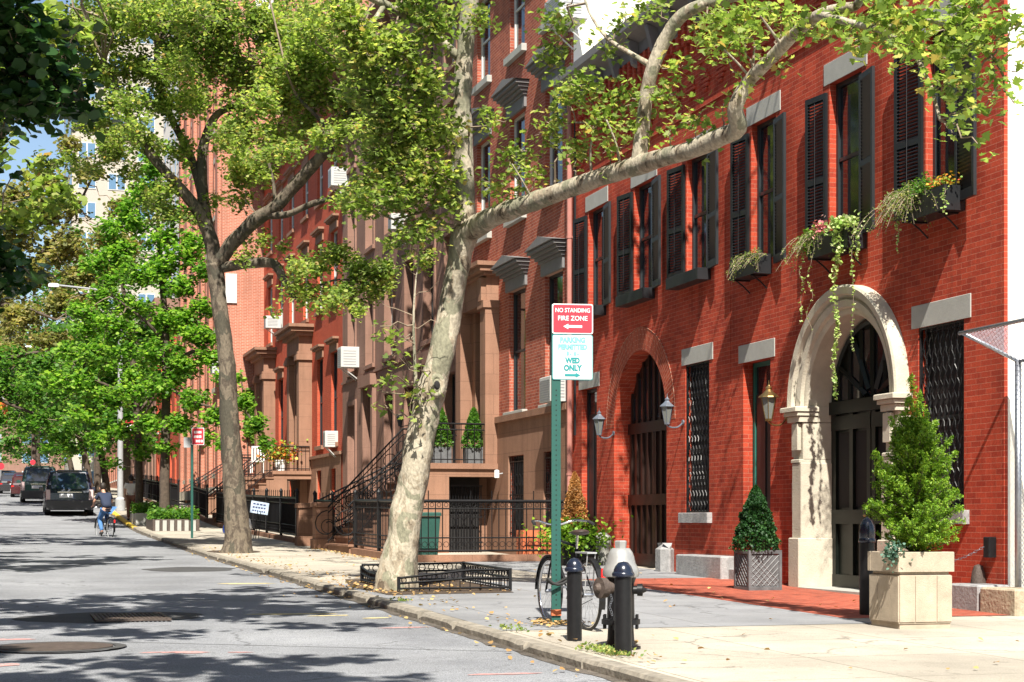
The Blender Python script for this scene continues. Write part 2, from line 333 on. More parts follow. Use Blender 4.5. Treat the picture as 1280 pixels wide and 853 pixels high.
def thing(name, loc, label, cat, group=None, rz=0):
    o = bpy.data.objects.new(name, None); COL.objects.link(o); o.location = loc; o.rotation_euler = (0, 0, rz)
    o['_o'] = tuple(loc) if rz == 0 else (0., 0., 0.)
    o.empty_display_size = .2
    return tag(o, label, cat, group)
def lthing(name, loc, label, cat, group=None, rz=0):      # parts given in local coordinates
    o = thing(name, loc, label, cat, group, rz); o['_o'] = (0., 0., 0.); return o
def dup(o, parent=None, loc=None):
    c = o.copy(); COL.objects.link(c); c.parent = parent
    if loc is not None: c.location = loc
    for ch in list(o.children): dup(ch, c)
    return c
def struct(mb, name, m, smooth=False): return tag(mb.build(name, m, None, smooth, origin=Vector((0, 0, 0))), kind='structure')
def cat_rom(pts, rad, n=6):
    P = [Vector(p) for p in pts]; out = []; ro = []
    for i in range(len(P)-1):
        p0 = P[max(i-1, 0)]; p1 = P[i]; p2 = P[i+1]; p3 = P[min(i+2, len(P)-1)]
        for k in range(n):
            t = k/n; out.append(.5*((2*p1)+(p2-p0)*t+(2*p0-5*p1+4*p2-p3)*t*t+(3*p1-p0-3*p2+p3)*t**3)); ro.append(rad[i]*(1-t)+rad[i+1]*t)
    out.append(P[-1]); ro.append(rad[-1]); return out, ro
def sheet(name, m, xa, xb, ya, yb, dz=0, st=1.0, base=zs, nx=1, shape=None):
    mb = MB(); ny = max(1, int((yb-ya)/st))
    for j in range(ny+1):
        y = ya+(yb-ya)*j/ny
        for i in range(nx+1): mb.v.append((xa+(xb-xa)*i/nx, y, base(y)+dz))
    for j in range(ny):
        for i in range(nx): a = j*(nx+1)+i; mb.f.append((a, a+1, a+nx+2, a+nx+1))
    return struct(mb, name, m)
def ground_poly(mb, pts, base, dz):                        # small flat patch following the ground
    mb.poly([(x, y, base(y)+dz) for x, y in pts])

# leaves
MAPLE = np.array([(0, -.45, 0), (.28, -.42, .05), (.62, -.30, .1), (.40, -.02, .05), (.78, .28, .14), (.34, .28, .05), (.26, .62, .06), (0, 1.0, -.08),
                  (-.26, .62, .06), (-.34, .28, .05), (-.78, .28, .14), (-.40, -.02, .05), (-.62, -.30, .1), (-.28, -.42, .05)])*.62
DIAM = np.array([(0, -.6, 0), (.42, -.05, .14), (0, .75, -.05), (-.42, -.05, .14)])
HEXL = np.array([(0, -.5, 0), (.4, -.3, .1), (.5, .2, .12), (0, .6, -.05), (-.5, .2, .12), (-.4, -.3, .1)])*.9
def leaf_arrays(C, S, T, bias=.6, droop=None):
    N = len(C); C = np.asarray(C, float); S = np.asarray(S, float)
    n = RNG.normal(size=(N, 3)); n[:, 2] = np.abs(n[:, 2])+bias; n /= np.linalg.norm(n, axis=1)[:, None]
    t = RNG.normal(size=(N, 3)); t -= (t*n).sum(1)[:, None]*n; t /= np.linalg.norm(t, axis=1)[:, None]; b = np.cross(n, t)
    V = C[:, None, :]+S[:, None, None]*(T[None, :, 0:1]*t[:, None, :]+T[None, :, 1:2]*b[:, None, :]+T[None, :, 2:3]*n[:, None, :])
    return V.reshape(-1, 3)
def leaves(name, C, S, T, m, parent, bias=.6, origin=None):
    V = leaf_arrays(C, S, T, bias); k = len(T); N = len(C)
    o0 = np.array(origin if origin is not None else (parent['_o'] if parent is not None else (0, 0, 0)))
    V = V-o0
    me = bpy.data.meshes.new(name); me.vertices.add(len(V)); me.vertices.foreach_set('co', V.astype(np.float32).ravel())
    me.loops.add(N*k); me.loops.foreach_set('vertex_index', np.arange(N*k, dtype=np.int32))
    me.polygons.add(N); me.polygons.foreach_set('loop_start', np.arange(0, N*k, k, dtype=np.int32))
    me.materials.append(m); me.update(calc_edges=True); me.validate()
    o = bpy.data.objects.new(name, me); COL.objects.link(o)
    if parent is not None: o.parent = parent; o['_o'] = tuple(float(x) for x in o0)
    else: o.location = tuple(o0)
    return o
# ------------------------------------------------------------------ ground
sheet('ground', M_soil, -400, 400, -60, 900, -.12, 6, zr)
sheet('road', M_asph, -5.0, KX, -12, 420, 0, 1)
bpy.data.objects['road'].location.z = -.08
sheet('pavement', M_side, KX+.17, 30, -12, 420, 0, 1)
sheet('far_pavement', M_side, -9, -5.0, -12, 420, 0, 1)
sheet('driveway', M_drive, KX+.172, 8.6, 15.6, 24.4, .004, .5)
sheet('driveway', M_drive, 8.6, FX, 24.9, 33.5, .004, .5)
sheet('brick_paving', M_brickPave, 8.6, FX, 16.3, 24.9, .006, .5)
def kerb(y0, y1, m, x0=KX, w=.17):
    mb = MB(); y = y0; rr = random.Random(int(y0*10))
    while y < y1:
        L = rr.uniform(1.2, 2.2); ye = min(y+L, y1); n = 8; j = [rr.uniform(-.012, .012) for _ in range(3)]
        base = len(mb.v)
        for i in range(n+1):
            yy = y+.004+(ye-y-.008)*i/n; z = zs(yy)
            c = .018+.02*max(0, mnoise.noise(Vector((yy*3, 1, 2))))+(.035 if i in (0, n) and rr.random() < .5 else 0)
            xx = x0+j[0]+.012*mnoise.noise(Vector((yy*2, 5, 1)))
            for p in ((xx, z-.3), (xx-.004, z-c*1.3), (xx+c, z+.004+j[1]*.3), (x0+w, z+.005+j[1]*.3), (x0+w, z-.3)): mb.v.append((p[0], yy, p[1]))
        for i in range(n):
            for q in range(4): a = base+i*5+q; mb.f.append((a, a+1, a+6, a+5))
        mb.f.append(tuple(base+q for q in range(4, -1, -1))); mb.f.append(tuple(base+n*5+q for q in range(5)))
        y = ye
    return struct(mb, 'kerb', m)
kerb(-12, 62, M_kerb); kerb(62, 80, M_yel); kerb(80, 200, M_kerb)
mb = MB(); yy = -10
while yy < 90:
    w0, w1 = (.10+.09*mnoise.noise(Vector((yy*1.7, 0, 4))), .10+.09*mnoise.noise(Vector(((yy+.25)*1.7, 0, 4))))
    mb.quad((KX-.01-w0, yy, zr(yy)+.004), (KX+.01, yy, zr(yy)+.004), (KX+.01, yy+.25, zr(yy+.25)+.004), (KX-.01-w1, yy+.25, zr(yy+.25)+.004)); yy += .25
struct(mb, 'gutter_dirt', ground_mat('gutter dirt', (.06, .05, .04), (.15, .13, .11), .4, scale=4))
# asphalt repairs, cracks and paint marks: sheets a few mm above the road
def rz_(y): return zr(y)
def blob_patch(name, m, cx, cy, rx, ry, dz, seg=26, jit=.15, seed=0, base=rz_, kind='structure', label=None, cat=None):
    rr = random.Random(seed); mb = MB(); ph = [rr.uniform(0, 6) for _ in range(3)]
    pts = []
    for i in range(seg):
        a = 2*PI*i/seg; r = 1+jit*(math.sin(2*a+ph[0])*.5+math.sin(5*a+ph[1])*.3+math.sin(9*a+ph[2])*.2+rr.uniform(-.3, .3))
        pts.append((cx+rx*r*math.cos(a), cy+ry*r*math.sin(a)))
    ground_poly(mb, pts, base, dz)
    o = mb.build(name, m)
    return tag(o, label, cat, None, kind)
def GR(u, v, base=zr):                                     # point of the road seen at a pixel of the photo
    Z = 20
    for _ in range(60):
        p = PD(u, v, Z); e = p.z-base(p.y); Z = Z*.5+.5*max(3, min(300, Z+(e)*8))
    return p
g = GR(140, 772); blob_patch('asphalt_patch', M_patch, g.x, g.y, .98, .85, .004, seed=1)
blob_patch('asphalt_patch', M_patch, GR(238, 712).x, GR(238, 712).y, .86, 1.1, .004, seed=2)
mb = MB(); p = GR(640, 815); q = GR(150, 803); n = 40
for i in range(n):
    a = p.lerp(q, i/n); b = p.lerp(q, (i+1)/n); wa = .05*mnoise.noise(Vector((i*.4, 0, 0))); wb = .05*mnoise.noise(Vector(((i+1)*.4, 0, 0)))
    mb.quad((a.x, a.y+wa-.012, zr(a.y)+.004), (a.x, a.y+wa+.012, zr(a.y)+.004), (b.x, b.y+wb+.012, zr(b.y)+.004), (b.x, b.y+wb-.012, zr(b.y)+.004))
struct(mb, 'asphalt_crack_seal', M_patch)
M_spray = mat('faded red road paint', (.46, .25, .235), .8, var=.4, vscale=30)
M_sprayy = mat('faded yellow road paint', (.50, .42, .22), .8, var=.35, vscale=30)
for k, (u, v, rx, ry, m) in enumerate([(235, 816, .16, .10, M_spray), (208, 816, .22, .05, M_spray), (300, 816, .1, .04, M_spray), (8, 800, .2, .1, M_spray), (3, 832, .12, .12, M_spray), (505, 785, .3, .05, M_spray),
                          (630, 843, .25, .06, M_spray), (362, 768, .45, .10, M_sprayy), (413, 770, .2, .08, M_sprayy), (305, 730, .5, .15, M_sprayy), (470, 773, .18, .07, M_sprayy)]):
    g = GR(u, v); blob_patch('road_paint_mark', m, g.x, g.y, rx, ry, .004, 18, .5, k+10)
for k, (u, v, rx, ry) in enumerate([(960, 745, .5, .1), (690, 785, .35, .25)]): pass
# drain grate and manhole cover
g = GR(162, 773); t = thing('drain_grate', (g.x, g.y, zr(g.y)), 'rusty slotted drain grate set in a dark asphalt patch in the road', 'drain grate')
mb = MB(); z = zr(g.y)+.005
for i in range(15): mb.box(g.x-.345+i*.047, g.x-.322+i*.047, g.y-.6, g.y+.6, z, z+.018)
mb.build('grate_bars', M_rust, t); mb = MB(); mb.box(g.x-.40, g.x-.36, g.y-.64, g.y+.64, z, z+.02); mb.box(g.x+.36, g.x+.40, g.y-.64, g.y+.64, z, z+.02); mb.box(g.x-.36, g.x+.36, g.y-.64, g.y-.6, z, z+.02); mb.box(g.x-.36, g.x+.36, g.y+.6, g.y+.64, z, z+.02)
for i in range(5): mb.box(g.x-.36, g.x+.36, g.y-.42+i*.2, g.y-.405+i*.2, z, z+.021)
mb.build('grate_frame', M_rust, t)
g = GR(70, 810); t = thing('manhole_cover', (g.x, g.y, zr(g.y)), 'round rusty manhole cover in the road nearest the camera', 'manhole cover')
MB().lathe([(0, .006), (.50, .006), (.50, .016), (0, .018)], g.x, g.y, 32, cz=zr(g.y)).build('cover', M_rust, t)
mb = MB(); 
for i in range(32):
    a = 2*PI*i/32; b = 2*PI*(i+1)/32; c, s_, c2, s2 = math.cos(a), math.sin(a), math.cos(b), math.sin(b); z0 = zr(g.y)+.012
    mb.quad((g.x+.52*c, g.y+.52*s_, z0), (g.x+.62*c, g.y+.64*s_, z0), (g.x+.62*c2, g.y+.64*s2, z0), (g.x+.52*c2, g.y+.52*s2, z0))
mb.build('rim', M_patch, t)

# ------------------------------------------------------------------ walls with openings
def wall_front(mb, Y0, Y1, z0, z1, X, holes, depth=.16):
    rects = []
    for h in holes:
        if len(h) == 4: rects.append(h)
        else: rects.append((h[0]-h[1], h[0]+h[1], h[3], h[2]+h[1]))       # arch: (yc, R, zspring, zbottom, 'arch')
    ys = sorted({Y0, Y1, *[r[0] for r in rects], *[r[1] for r in rects]}); zz = sorted({z0, z1, *[r[2] for r in rects], *[r[3] for r in rects]})
    for i in range(len(ys)-1):
        for j in range(len(zz)-1):
            yc, zc = (ys[i]+ys[i+1])/2, (zz[j]+zz[j+1])/2
            if any(r[0] < yc < r[1] and r[2] < zc < r[3] for r in rects): continue
            mb.quad((X, ys[i+1], zz[j]), (X, ys[i], zz[j]), (X, ys[i], zz[j+1]), (X, ys[i+1], zz[j+1]))
    for h, r in zip(holes, rects):
        ya, yb, za, zb = r; D = X+depth
        if len(h) == 4:
            mb.quad((X, ya, zb), (X, yb, zb), (D, yb, zb), (D, ya, zb)); mb.quad((X, ya, za), (D, ya, za), (D, yb, za), (X, yb, za))
            mb.quad((X, ya, za), (X, ya, zb), (D, ya, zb), (D, ya, za)); mb.quad((X, yb, za), (D, yb, za), (D, yb, zb), (X, yb, zb))
        else:
            yc, R, sp, bot, _, dp = h; D = X+dp; n = 24
            mb.quad((X, ya, bot), (X, ya, sp), (D, ya, sp), (D, ya, bot)); mb.quad((X, yb, bot), (D, yb, bot), (D, yb, sp), (X, yb, sp))
            A = [(yc-R*math.cos(PI*k/n), sp+R*math.sin(PI*k/n)) for k in range(n+1)]
            for k in range(n): mb.quad((X, *A[k]), (X, *A[k+1]), (D, *A[k+1]), (D, *A[k]))
            for k in range(n//2): mb.poly([(X, ya, zb), (X, *A[k+1]), (X, *A[k])]); mb.poly([(X, yb, zb), (X, *A[n-k]), (X, *A[n-k-1])])
def rect_holes(L): return [(y-w/2, y+w/2, z, z+h) for y, z, w, h in L]
WP = {}
def window(root, yc, z0, w, h, X=FX, depth=.16, fm=None, style='sash', lintel=None, sill=None, name='window', glass=None):
    fm = fm or M_sashd; key = (round(w, 3), round(h, 3), depth, fm.name, style, str(lintel), str(sill), name)
    loc = Vector((X, yc, z0))-Vector(root['_o'])
    if key in WP: return dup(WP[key], root, loc)
    mb = MB(); a = w/2-.003; d0, d1 = depth-.06, depth-.003; bw = .055
    mb.box(d0, d1, -a, -a+bw, .003, h-.003); mb.box(d0, d1, a-bw, a, .003, h-.003); mb.box(d0, d1, -a+bw, a-bw, h-bw-.003, h-.003); mb.box(d0, d1, -a+bw, a-bw, .003, bw)
    if style == 'sash': mb.box(d0+.015, d1+.01, -a+bw, a-bw, h*.5-.025, h*.5+.025)
    if style == 'sash6':
        mb.box(d0+.015, d1+.01, -a+bw, a-bw, h*.5-.025, h*.5+.025)
        for t in (.25, .75): mb.box(d0+.03, d1, -a+bw, a-bw, h*t-.01, h*t+.01)
        mb.box(d0+.03, d1+.004, -.01, .01, bw, h-bw)
    o = mb.build(name, fm, None, origin=Vector((0, 0, 0))); o.parent = root; o.location = loc; o['_o'] = (0., 0., 0.)
    mb = MB(); mb.quad((depth-.02, a-.02, .02), (depth-.02, -a+.02, .02), (depth-.02, -a+.02, h-.02), (depth-.02, a-.02, h-.02)); mb.build('pane', glass or M_glass, o)
    if sill:
        mm, ov, th, pr = sill; MB().bbox(-pr, depth-.061, -w/2-ov, w/2+ov, -th, -.002, .008).build('sill', mm, o)
    if lintel:
        kind, mm = lintel[:2]; mb = MB()
        if kind == 'flat': mb.bbox(-.012, .12, -w/2-.16, w/2+.16, h+.002, h+lintel[2], .006)
        if kind == 'brown':
            mb.box(-.05, .06, -w/2-.14, w/2+.14, h+.002, h+.30); mb.box(-.16, .06, -w/2-.2, w/2+.2, h+.302, h+.37); mb.box(-.22, .06, -w/2-.26, w/2+.26, h+.372, h+.45)
        if kind == 'frame':
            mb.box(-.05, .06, -w/2-.16, -w/2-.002, 0, h+.16); mb.box(-.05, .06, w/2+.002, w/2+.16, 0, h+.16); mb.box(-.05, .06, -w/2, w/2, h+.002, h+.16)
        if kind == 'hood':
            mb.box(-.06, .05, -w/2-.14, w/2+.14, h+.002, h+.26)
            for i in range(4): mb.box(-.10-.07*i, .05, -w/2-.18-.05*i, w/2+.18+.05*i, h+.262+.07*i, h+.262+.07*(i+1)-.012)
            mb.prism([(-w/2-.38, h+.55), (w/2+.38, h+.55), (0, h+.74)], 'x', -.36, .05)
        mb.build('lintel', mm, o)
    WP[key] = o; return o
def house(name, label, Y0, Y1, ztop, m, holes, X=FX, depth=.16, back=10, side=None, cat='house'):
    root = thing(name, (X, (Y0+Y1)/2, zs((Y0+Y1)/2)), label, cat, None)
    zb = zs(Y0)-.4; mb = MB(); wall_front(mb, Y0+.003, Y1-.003, zb, ztop, X, holes, depth)
    XB = X+back
    mb.quad((X, Y1-.003, zb), (XB, Y1-.003, zb), (XB, Y1-.003, ztop), (X, Y1-.003, ztop)) if False else mb.quad((X, Y1-.003, zb), (X, Y1-.003, ztop), (XB, Y1-.003, ztop), (XB, Y1-.003, zb))
    s = side is not None; xs = X+.05 if s else XB
    mb.quad((X, Y0+.003, zb), (xs, Y0+.003, zb), (xs, Y0+.003, ztop), (X, Y0+.003, ztop))
    mb.quad((XB, Y0, zb), (XB, Y1, zb), (XB, Y1, ztop), (XB, Y0, ztop))
    mb.build('wall', m, root)
    if s:
        mb = MB(); mb.quad((xs, Y0+.006, zb), (XB, Y0+.006, zb), (XB, Y0+.006, ztop-.1), (xs, Y0+.006, ztop-.1)); mb.build('side_wall', side, root)
    mb = MB(); mb.quad((X+.02, Y0+.02, ztop-.02), (XB, Y0+.02, ztop-.02), (XB, Y1-.02, ztop-.02), (X+.02, Y1-.02, ztop-.02)); mb.build('roof', M_roof, root)
    mb = MB(); mb.quad((X+1.2, Y1, zb), (X+1.2, Y0, zb), (X+1.2, Y0, ztop-.1), (X+1.2, Y1, ztop-.1)); mb.build('interior', M_dark, root)
    return root
def cornice(root, Y0, Y1, z, X, m, pr=.42, h=.5, br=.9, name='cornice'):
    mb = MB(); mb.prism([(X, z-.02), (X-.06, z-.02), (X-.08, z+h*.35), (X-pr*.8, z+h*.55), (X-pr, z+h*.7), (X-pr, z+h), (X+.3, z+h), (X+.3, z-.02)][::1], 'y', Y0+.01, Y1-.01)
    n = int((Y1-Y0)/br)
    for i in range(n+1):
        y = Y0+.1+(Y1-Y0-.2)*i/n; mb.prism([(X-.075, z-.25), (X-.17, z-.2), (X-pr*.72, z+h*.48), (X-.078, z+h*.36)], 'y', y-.07, y+.07)
    v = mb.v; mb.build(name, m, root)

# ------------------------------------------------------------------ houses A and B: red brick carriage houses
ZC = 9.75
# B : left one
YB0, YB1 = 24.81, 32.7
bw_ = []
for ul, ur in ((738, 754), (794, 816), (858, 887)):
    ya, yb = Yf(ur), Yf(ul); bw_.append(((ya+yb)/2, 5.45, .98, 1.95))
archB = (28.85, 1.33, 3.05, .2, 'arch', .34)
dn = (31.15, 32.05, .2, 3.9)
gy = (Yf(886.5), Yf(857)); gw = ((gy[0]+gy[1])/2, 1.42, gy[1]-gy[0], 2.5)
A_ = house('carriage_house', 'red brick carriage house with a brown gate under a round brick arch', YB0, YB1, 10.1, M_brickA, rect_holes(bw_+[gw])+[dn, archB])
houseB = A_
M_panerefl = mat('grey pane reflection', (.22, .22, .24), .8, var=.35, vscale=14)  # grey tone for the reflection painted on the upper panes
def shutter(root, y, z, h, w, side, X=FX):
    key = ('sh', round(h, 2), round(w, 2)); ang = math.radians(9)*(-side)
    loc = Vector((X-.035, y, z))-Vector(root['_o'])
    if key in WP: o = dup(WP[key], root, loc)
    else:
        mb = MB(); t = .02
        for a, b, c, d in ((0, .06, 0, h), (w-.06, w, 0, h), (.06, w-.06, 0, .12), (.06, w-.06, h-.08, h), (.06, w-.06, h*.42, h*.42+.08)): mb.box(-t, t, a, b, c, d)
        mb.box(-.012, .012, w/2-.012, w/2+.012, .12, h-.08) if False else None
        for za, zb in ((.12, h*.42), (h*.42+.08, h-.08)):
            n = int((zb-za)/.045)
            for i in range(n):
                zc = za+(i+.5)*(zb-za)/n; mb.quad((-.018, .06, zc-.02), (-.018, w-.06, zc-.02), (.016, w-.06, zc+.02), (.016, .06, zc+.02)); mb.quad((-.018, .06, zc-.014), (.016, .06, zc+.026), (.016, w-.06, zc+.026), (-.018, w-.06, zc-.014))
        mb.tube([(-.03, w/2, .14), (-.03, w/2, h-.1)], .006, 4)
        o = mb.build('shutter', M_shut, None, origin=Vector((0, 0, 0))); o.parent = root; o.location = loc; WP[key] = o
    if side > 0: o.rotation_euler = (0, 0, math.radians(8))
    else: o.rotation_euler = (0, 0, PI-math.radians(8))
    return o
for (y, z, w, h) in bw_:
    window(houseB, y, z, w, h, fm=M_sashd, lintel=('flat', M_stone, .3), style='sash')
    rfl = MB(); rfl.quad((FX+.137, y-.03, z+.06), (FX+.137, y-w/2+.06, z+.06), (FX+.137, y-w/2+.06, z+h-.06), (FX+.137, y-.03, z+h-.06)); rfl.build('pane_reflection', M_panerefl, houseB)  # flat quad painted as the reflection on the pane's near half
    shutter(houseB, y+w/2+.02, z-.05, 1.92, .56, 1); shutter(houseB, y-w/2-.02, z-.05, 1.92, .56, -1)
    o = MB().bbox(FX-.24, FX-.004, y-w/2-.06, y+w/2+.35, z-.22, z-.03, .006).build('sill_trough', M_shut, houseB)
def grille(parent, w, h, x=.03):
    mb = MB()
    for k in range(-14, 15):
        y0 = k*.13
        for sg in (1, -1):
            pts = []; n = 40
            for i in range(n+1):
                t = i/n; yy = y0+sg*(t*h)*.36+.012*math.sin(t*h*40); zz = t*h
                if abs(yy) <= w/2-.01: pts.append((x+.012*sg+.008*math.cos(t*h*40), yy, zz))
                elif len(pts) > 1: mb.tube(pts, .007, 4, cap=False); pts = []
                else: pts = []
            if len(pts) > 1: mb.tube(pts, .007, 4, cap=False)
    mb.box(x-.02, x+.02, -w/2+.002, -w/2+.03, .002, h-.002); mb.box(x-.02, x+.02, w/2-.03, w/2-.002, .002, h-.002); mb.box(x-.02, x+.02, -w/2+.03, w/2-.03, .002, .03); mb.box(x-.02, x+.02, -w/2+.03, w/2-.03, h-.03, h-.002)
    return mb.build('grille', M_black, parent)
o = window(houseB, gw[0], gw[1], gw[2], gw[3], fm=M_sashd, lintel=('flat', M_stone, .28), sill=(M_gran, .12, .17, .09), name='barred_window', glass=M_dark); grille(o, gw[2], gw[3])
def door_rect(root, ya, yb, z0, z1, X, depth, m, tm=None, lint=None):
    mb = MB(); a = .07
    mb.box(X+depth-.05, X+depth, ya+.003, ya+a, z0, z1-.003); mb.box(X+depth-.05, X+depth, yb-a, yb-.003, z0, z1-.003); mb.box(X+depth-.05, X+depth, ya+a, yb-a, z1-a, z1-.003)
    d = mb.build('door', tm or m, root)
    mb = MB(); mb.box(X+depth-.03, X+depth+.02, ya+a, yb-a, z0, z1-.5)
    for i in range(2):
        c = (ya+yb)/2+(-.5+i)*(yb-ya)*.42; ww = (yb-ya)*.15
        for zz in ((z0+.25, z0+1.0), (z0+1.15, z1-.65)): mb.box(X+depth-.045, X+depth-.031, c-ww, c+ww, *zz)
    mb.build('leaf', m, d); MB().box(X+depth-.02, X+depth, ya+a, yb-a, z1-.5, z1-a).build('transom_pane', M_glass, d)
    if lint: MB().bbox(X-.012, X+.12, ya-.16, yb+.16, z1+.002, z1+.28, .006).build('lintel', lint, d)
    return d
door_rect(houseB, dn[0], dn[1], dn[2], dn[3], FX, .16, M_shut, None, M_stone)
# arched brown gate of B
yc, R, sp, bot = archB[:4]; X0 = FX+.34
mb = MB(); n = 24; A = [(yc-R*math.cos(PI*k/n), sp+R*math.sin(PI*k/n)) for k in range(n+1)]
pts = [(yc+R, bot)]+[(yc+R, sp)]+[A[n-k] for k in range(1, n)]+[(yc-R, sp), (yc-R, bot)]
mb.prism(pts, 'x', X0-.006, X0+.05); gate = mb.build('gate', M_wood, houseB)
mb = MB(); zt = zs(yc)
for k in (-1, 1):
    for i in range(5):
        y = yc+k*(.05+i*.29); mb.box(X0-.05, X0-.008, y-.035, y+.035, zt+.1, sp-.12)
for z in (zt+.05, zt+1.15, sp-.14): mb.box(X0-.062, X0-.007, yc-R+.01, yc+R-.01, z, z+.2)
for i in range(-4, 5):
    y = yc+i*.29; zz = sp+math.sqrt(max(0, R*R-(i*.29)**2))-.02; mb.box(X0-.05, X0-.008, y-.03, y+.03, sp+.07, zz)
mb.build('battens', M_wood, gate)
mb = MB()
for i in range(-4, 4):
    ya, yb = yc+i*.29+.04, yc+(i+1)*.29-.04; zz = sp+math.sqrt(max(.01, R*R-max(abs(i*.29), abs((i+1)*.29))**2))-.12
    if zz > sp+.2: mb.box(X0-.014, X0-.009, ya, yb, sp+.12, zz)
mb.build('pane', M_glass, gate)
def arch_ring(root, yc, R0, R1, sp, X, m, name, leg=0):
    mb = MB(); mb.uv = []; n = 48
    def add(y, z, r, s): mb.v.append((X, y, z)); mb.uv.append((r, s))
    for k in range(n):
        a0, a1 = PI*k/n, PI*(k+1)/n; b = len(mb.v)
        for r, a in ((R0, a0), (R1, a0), (R1, a1), (R0, a1)): add(yc-r*math.cos(a), sp+r*math.sin(a), r*1.25, a*(R0+R1)/2)
        mb.f.append((b, b+1, b+2, b+3))
    o = mb.build(name, m, root); return o
arch_ring(houseB, yc, R, R+.40, sp, FX-.004, M_brickRing, 'brick_arch')
mb = MB(); n = 48
mb.tube([(FX-.004, yc-(R+.41)*math.cos(PI*k/n), sp+(R+.41)*math.sin(PI*k/n)) for k in range(n+1)], .007, 4); mb.build('arch_joint', M_brickF, houseB)
# corbelled brickwork and cornice, A and B
def corbels(root, Y0, Y1, X):
    mb = MB(); 
    mb.box(X-.05, X-.003, Y0+.01, Y1-.01, ZC-.30, ZC-.02)
    y = Y0+.12
    while y < Y1-.2: mb.box(X-.10, X-.051, y, y+.11, ZC-.45, ZC-.05); mb.box(X-.05, X-.003, y, y+.11, ZC-.62, ZC-.302); y += .26
    y = Y0+.35
    while y < Y1-.4:
        for i in range(5):
            ww = (.22, .15, .08, .15, .22)[i] if False else (.07, .14, .21, .14, .07)[i]
            mb.box(X-.035, X-.003, y-ww, y+ww, 8.35+i*.075, 8.35+i*.075+.06)
        y += .62
    mb.box(X-.03, X-.003, Y0+.01, Y1-.01, 8.12, 8.19); mb.box(X-.03, X-.003, Y0+.01, Y1-.01, 8.86, 8.93)
    mb.build('corbelled_brickwork', M_brickA, root)
corbels(houseB, YB0, YB1, FX); cornice(houseB, YB0, YB1, ZC, FX, M_hood, .40, .5)
mb = MB(); mb.tube([(FX-.1, 32.52, .3), (FX-.1, 32.52, 9.9)], .055, 10)
for z in (2.2, 4.6, 7.0, 8.9): mb.lathe([(.066, 0), (.066, .05)], FX-.1, 32.52, 10, cz=z); mb.box(FX-.1, FX-.002, 32.5, 32.54, z+.01, z+.04)
mb.build('drainpipe', M_pinkpipe, houseB)
MB().tube([(FX-.05, 32.32, 3), (FX-.05, 32.32, 9.9)], .025, 6).build('cable_pipe', M_shut, houseB)
# A : right one
YA0, YA1 = 17.1, 24.8
aw = []
for ul, ur in ((939, 970), (1037, 1077), (1157, 1197)):
    ya, yb = Yf(ur), Yf(ul); aw.append(((ya+yb)/2, 5.25, yb-ya, 2.15))
gy = (Yf(1205), Yf(1148)); ga = ((gy[0]+gy[1])/2, 1.42, gy[1]-gy[0], 2.3)
dA = (Yf(963), Yf(929), .2, 3.75)
YC = 20.8; archA = (YC, 1.20, 2.92, .1, 'arch', .36)
houseA = house('carriage_house', 'red brick carriage house with a pale limestone arched doorway and planted window boxes', YA0, YA1, 10.1, M_brickA, rect_holes(aw+[ga])+[dA, archA], side=M_white)
for i, (y, z, w, h) in enumerate(aw):
    window(houseA, y, z, w, h, fm=M_sashd, lintel=('flat', M_stone, .3))
    ww = (.5, .5, .55)[i]
    shutter(houseA, y+w/2+.02, z-.12, 2.15, ww, 1); shutter(houseA, y-w/2-.02, z-.12, 2.15, ww, -1)
o = window(houseA, ga[0], ga[1], ga[2], ga[3], fm=M_sashd, lintel=('flat', M_stone, .29), sill=(M_gran, .12, .17, .09), name='barred_window', glass=M_dark); grille(o, ga[2], ga[3])
door_rect(houseA, dA[0], dA[1], dA[2], dA[3], FX, .22, M_shut, M_teal, M_stone)
corbels(houseA, YA0, YA1, FX); cornice(houseA, YA0, YA1, ZC, FX, M_hood, .40, .5)
# limestone doorway
sp = 2.92
prof = [(1.18, .36), (1.18, .02), (1.18, -.05), (1.22, -.08), (1.26, -.08), (1.28, -.13), (1.37, -.15), (1.39, -.10), (1.42, -.11), (1.45, -.19), (1.54, -.21), (1.57, -.19), (1.57, .05)]
mb = MB(); n = 40; k = len(prof)
for i in range(n+1):
    a = PI*i/n
    for r, x in prof: mb.v.append((FX+x, YC-r*math.cos(a), sp+r*math.sin(a)))
for i in range(n):
    for q in range(k-1): b = i*k+q; mb.f.append((b, b+1, b+k+1, b+k))
ar = mb.build('stone_archway', M_lime, houseA, smooth=True)
g0 = zs(YC)-.02
for s_ in (1, -1):
    mb = MB()
    def Y(a): return YC+s_*a
    def bx(x0, x1, a, b, z0, z1): mb.bbox(x0, x1, min(Y(a), Y(b)), max(Y(a), Y(b)), z0, z1, .012)
    bx(FX-.28, FX+.10, 1.12, 1.64, sp-.07, sp-.002); bx(FX-.24, FX+.10, 1.14, 1.60, sp-.13, sp-.072); bx(FX-.20, FX+.10, 1.16, 1.56, sp-.22, sp-.132)
    bx(FX-.13, FX+.36, 1.18, 1.50, sp-.75, sp-.222); bx(FX+.101, FX+.359, 1.17, 1.3, sp-.221, sp+.01)
    bx(FX-.19, FX+.36, 1.18, 1.46, sp-.80, sp-.752); bx(FX-.20, FX-.135, 1.22, 1.42, sp-.62, sp-.24)
    bx(FX-.18, FX+.36, 1.15, 1.44, g0+.75, sp-.802); bx(FX-.23, FX+.36, 1.13, 1.46, g0, g0+.748)
    z = g0; i = 0
    while z < sp-.35:
        hh = .42 if i % 2 else .36; bx(FX-.06, FX+.02, 1.47, 1.70 if i % 2 else 1.60, z, z+hh-.006); z += hh; i += 1
    mb.build('stone_pilaster', M_lime, houseA)
X0 = FX+.36; R = 1.18; bot = zs(YC)-.02
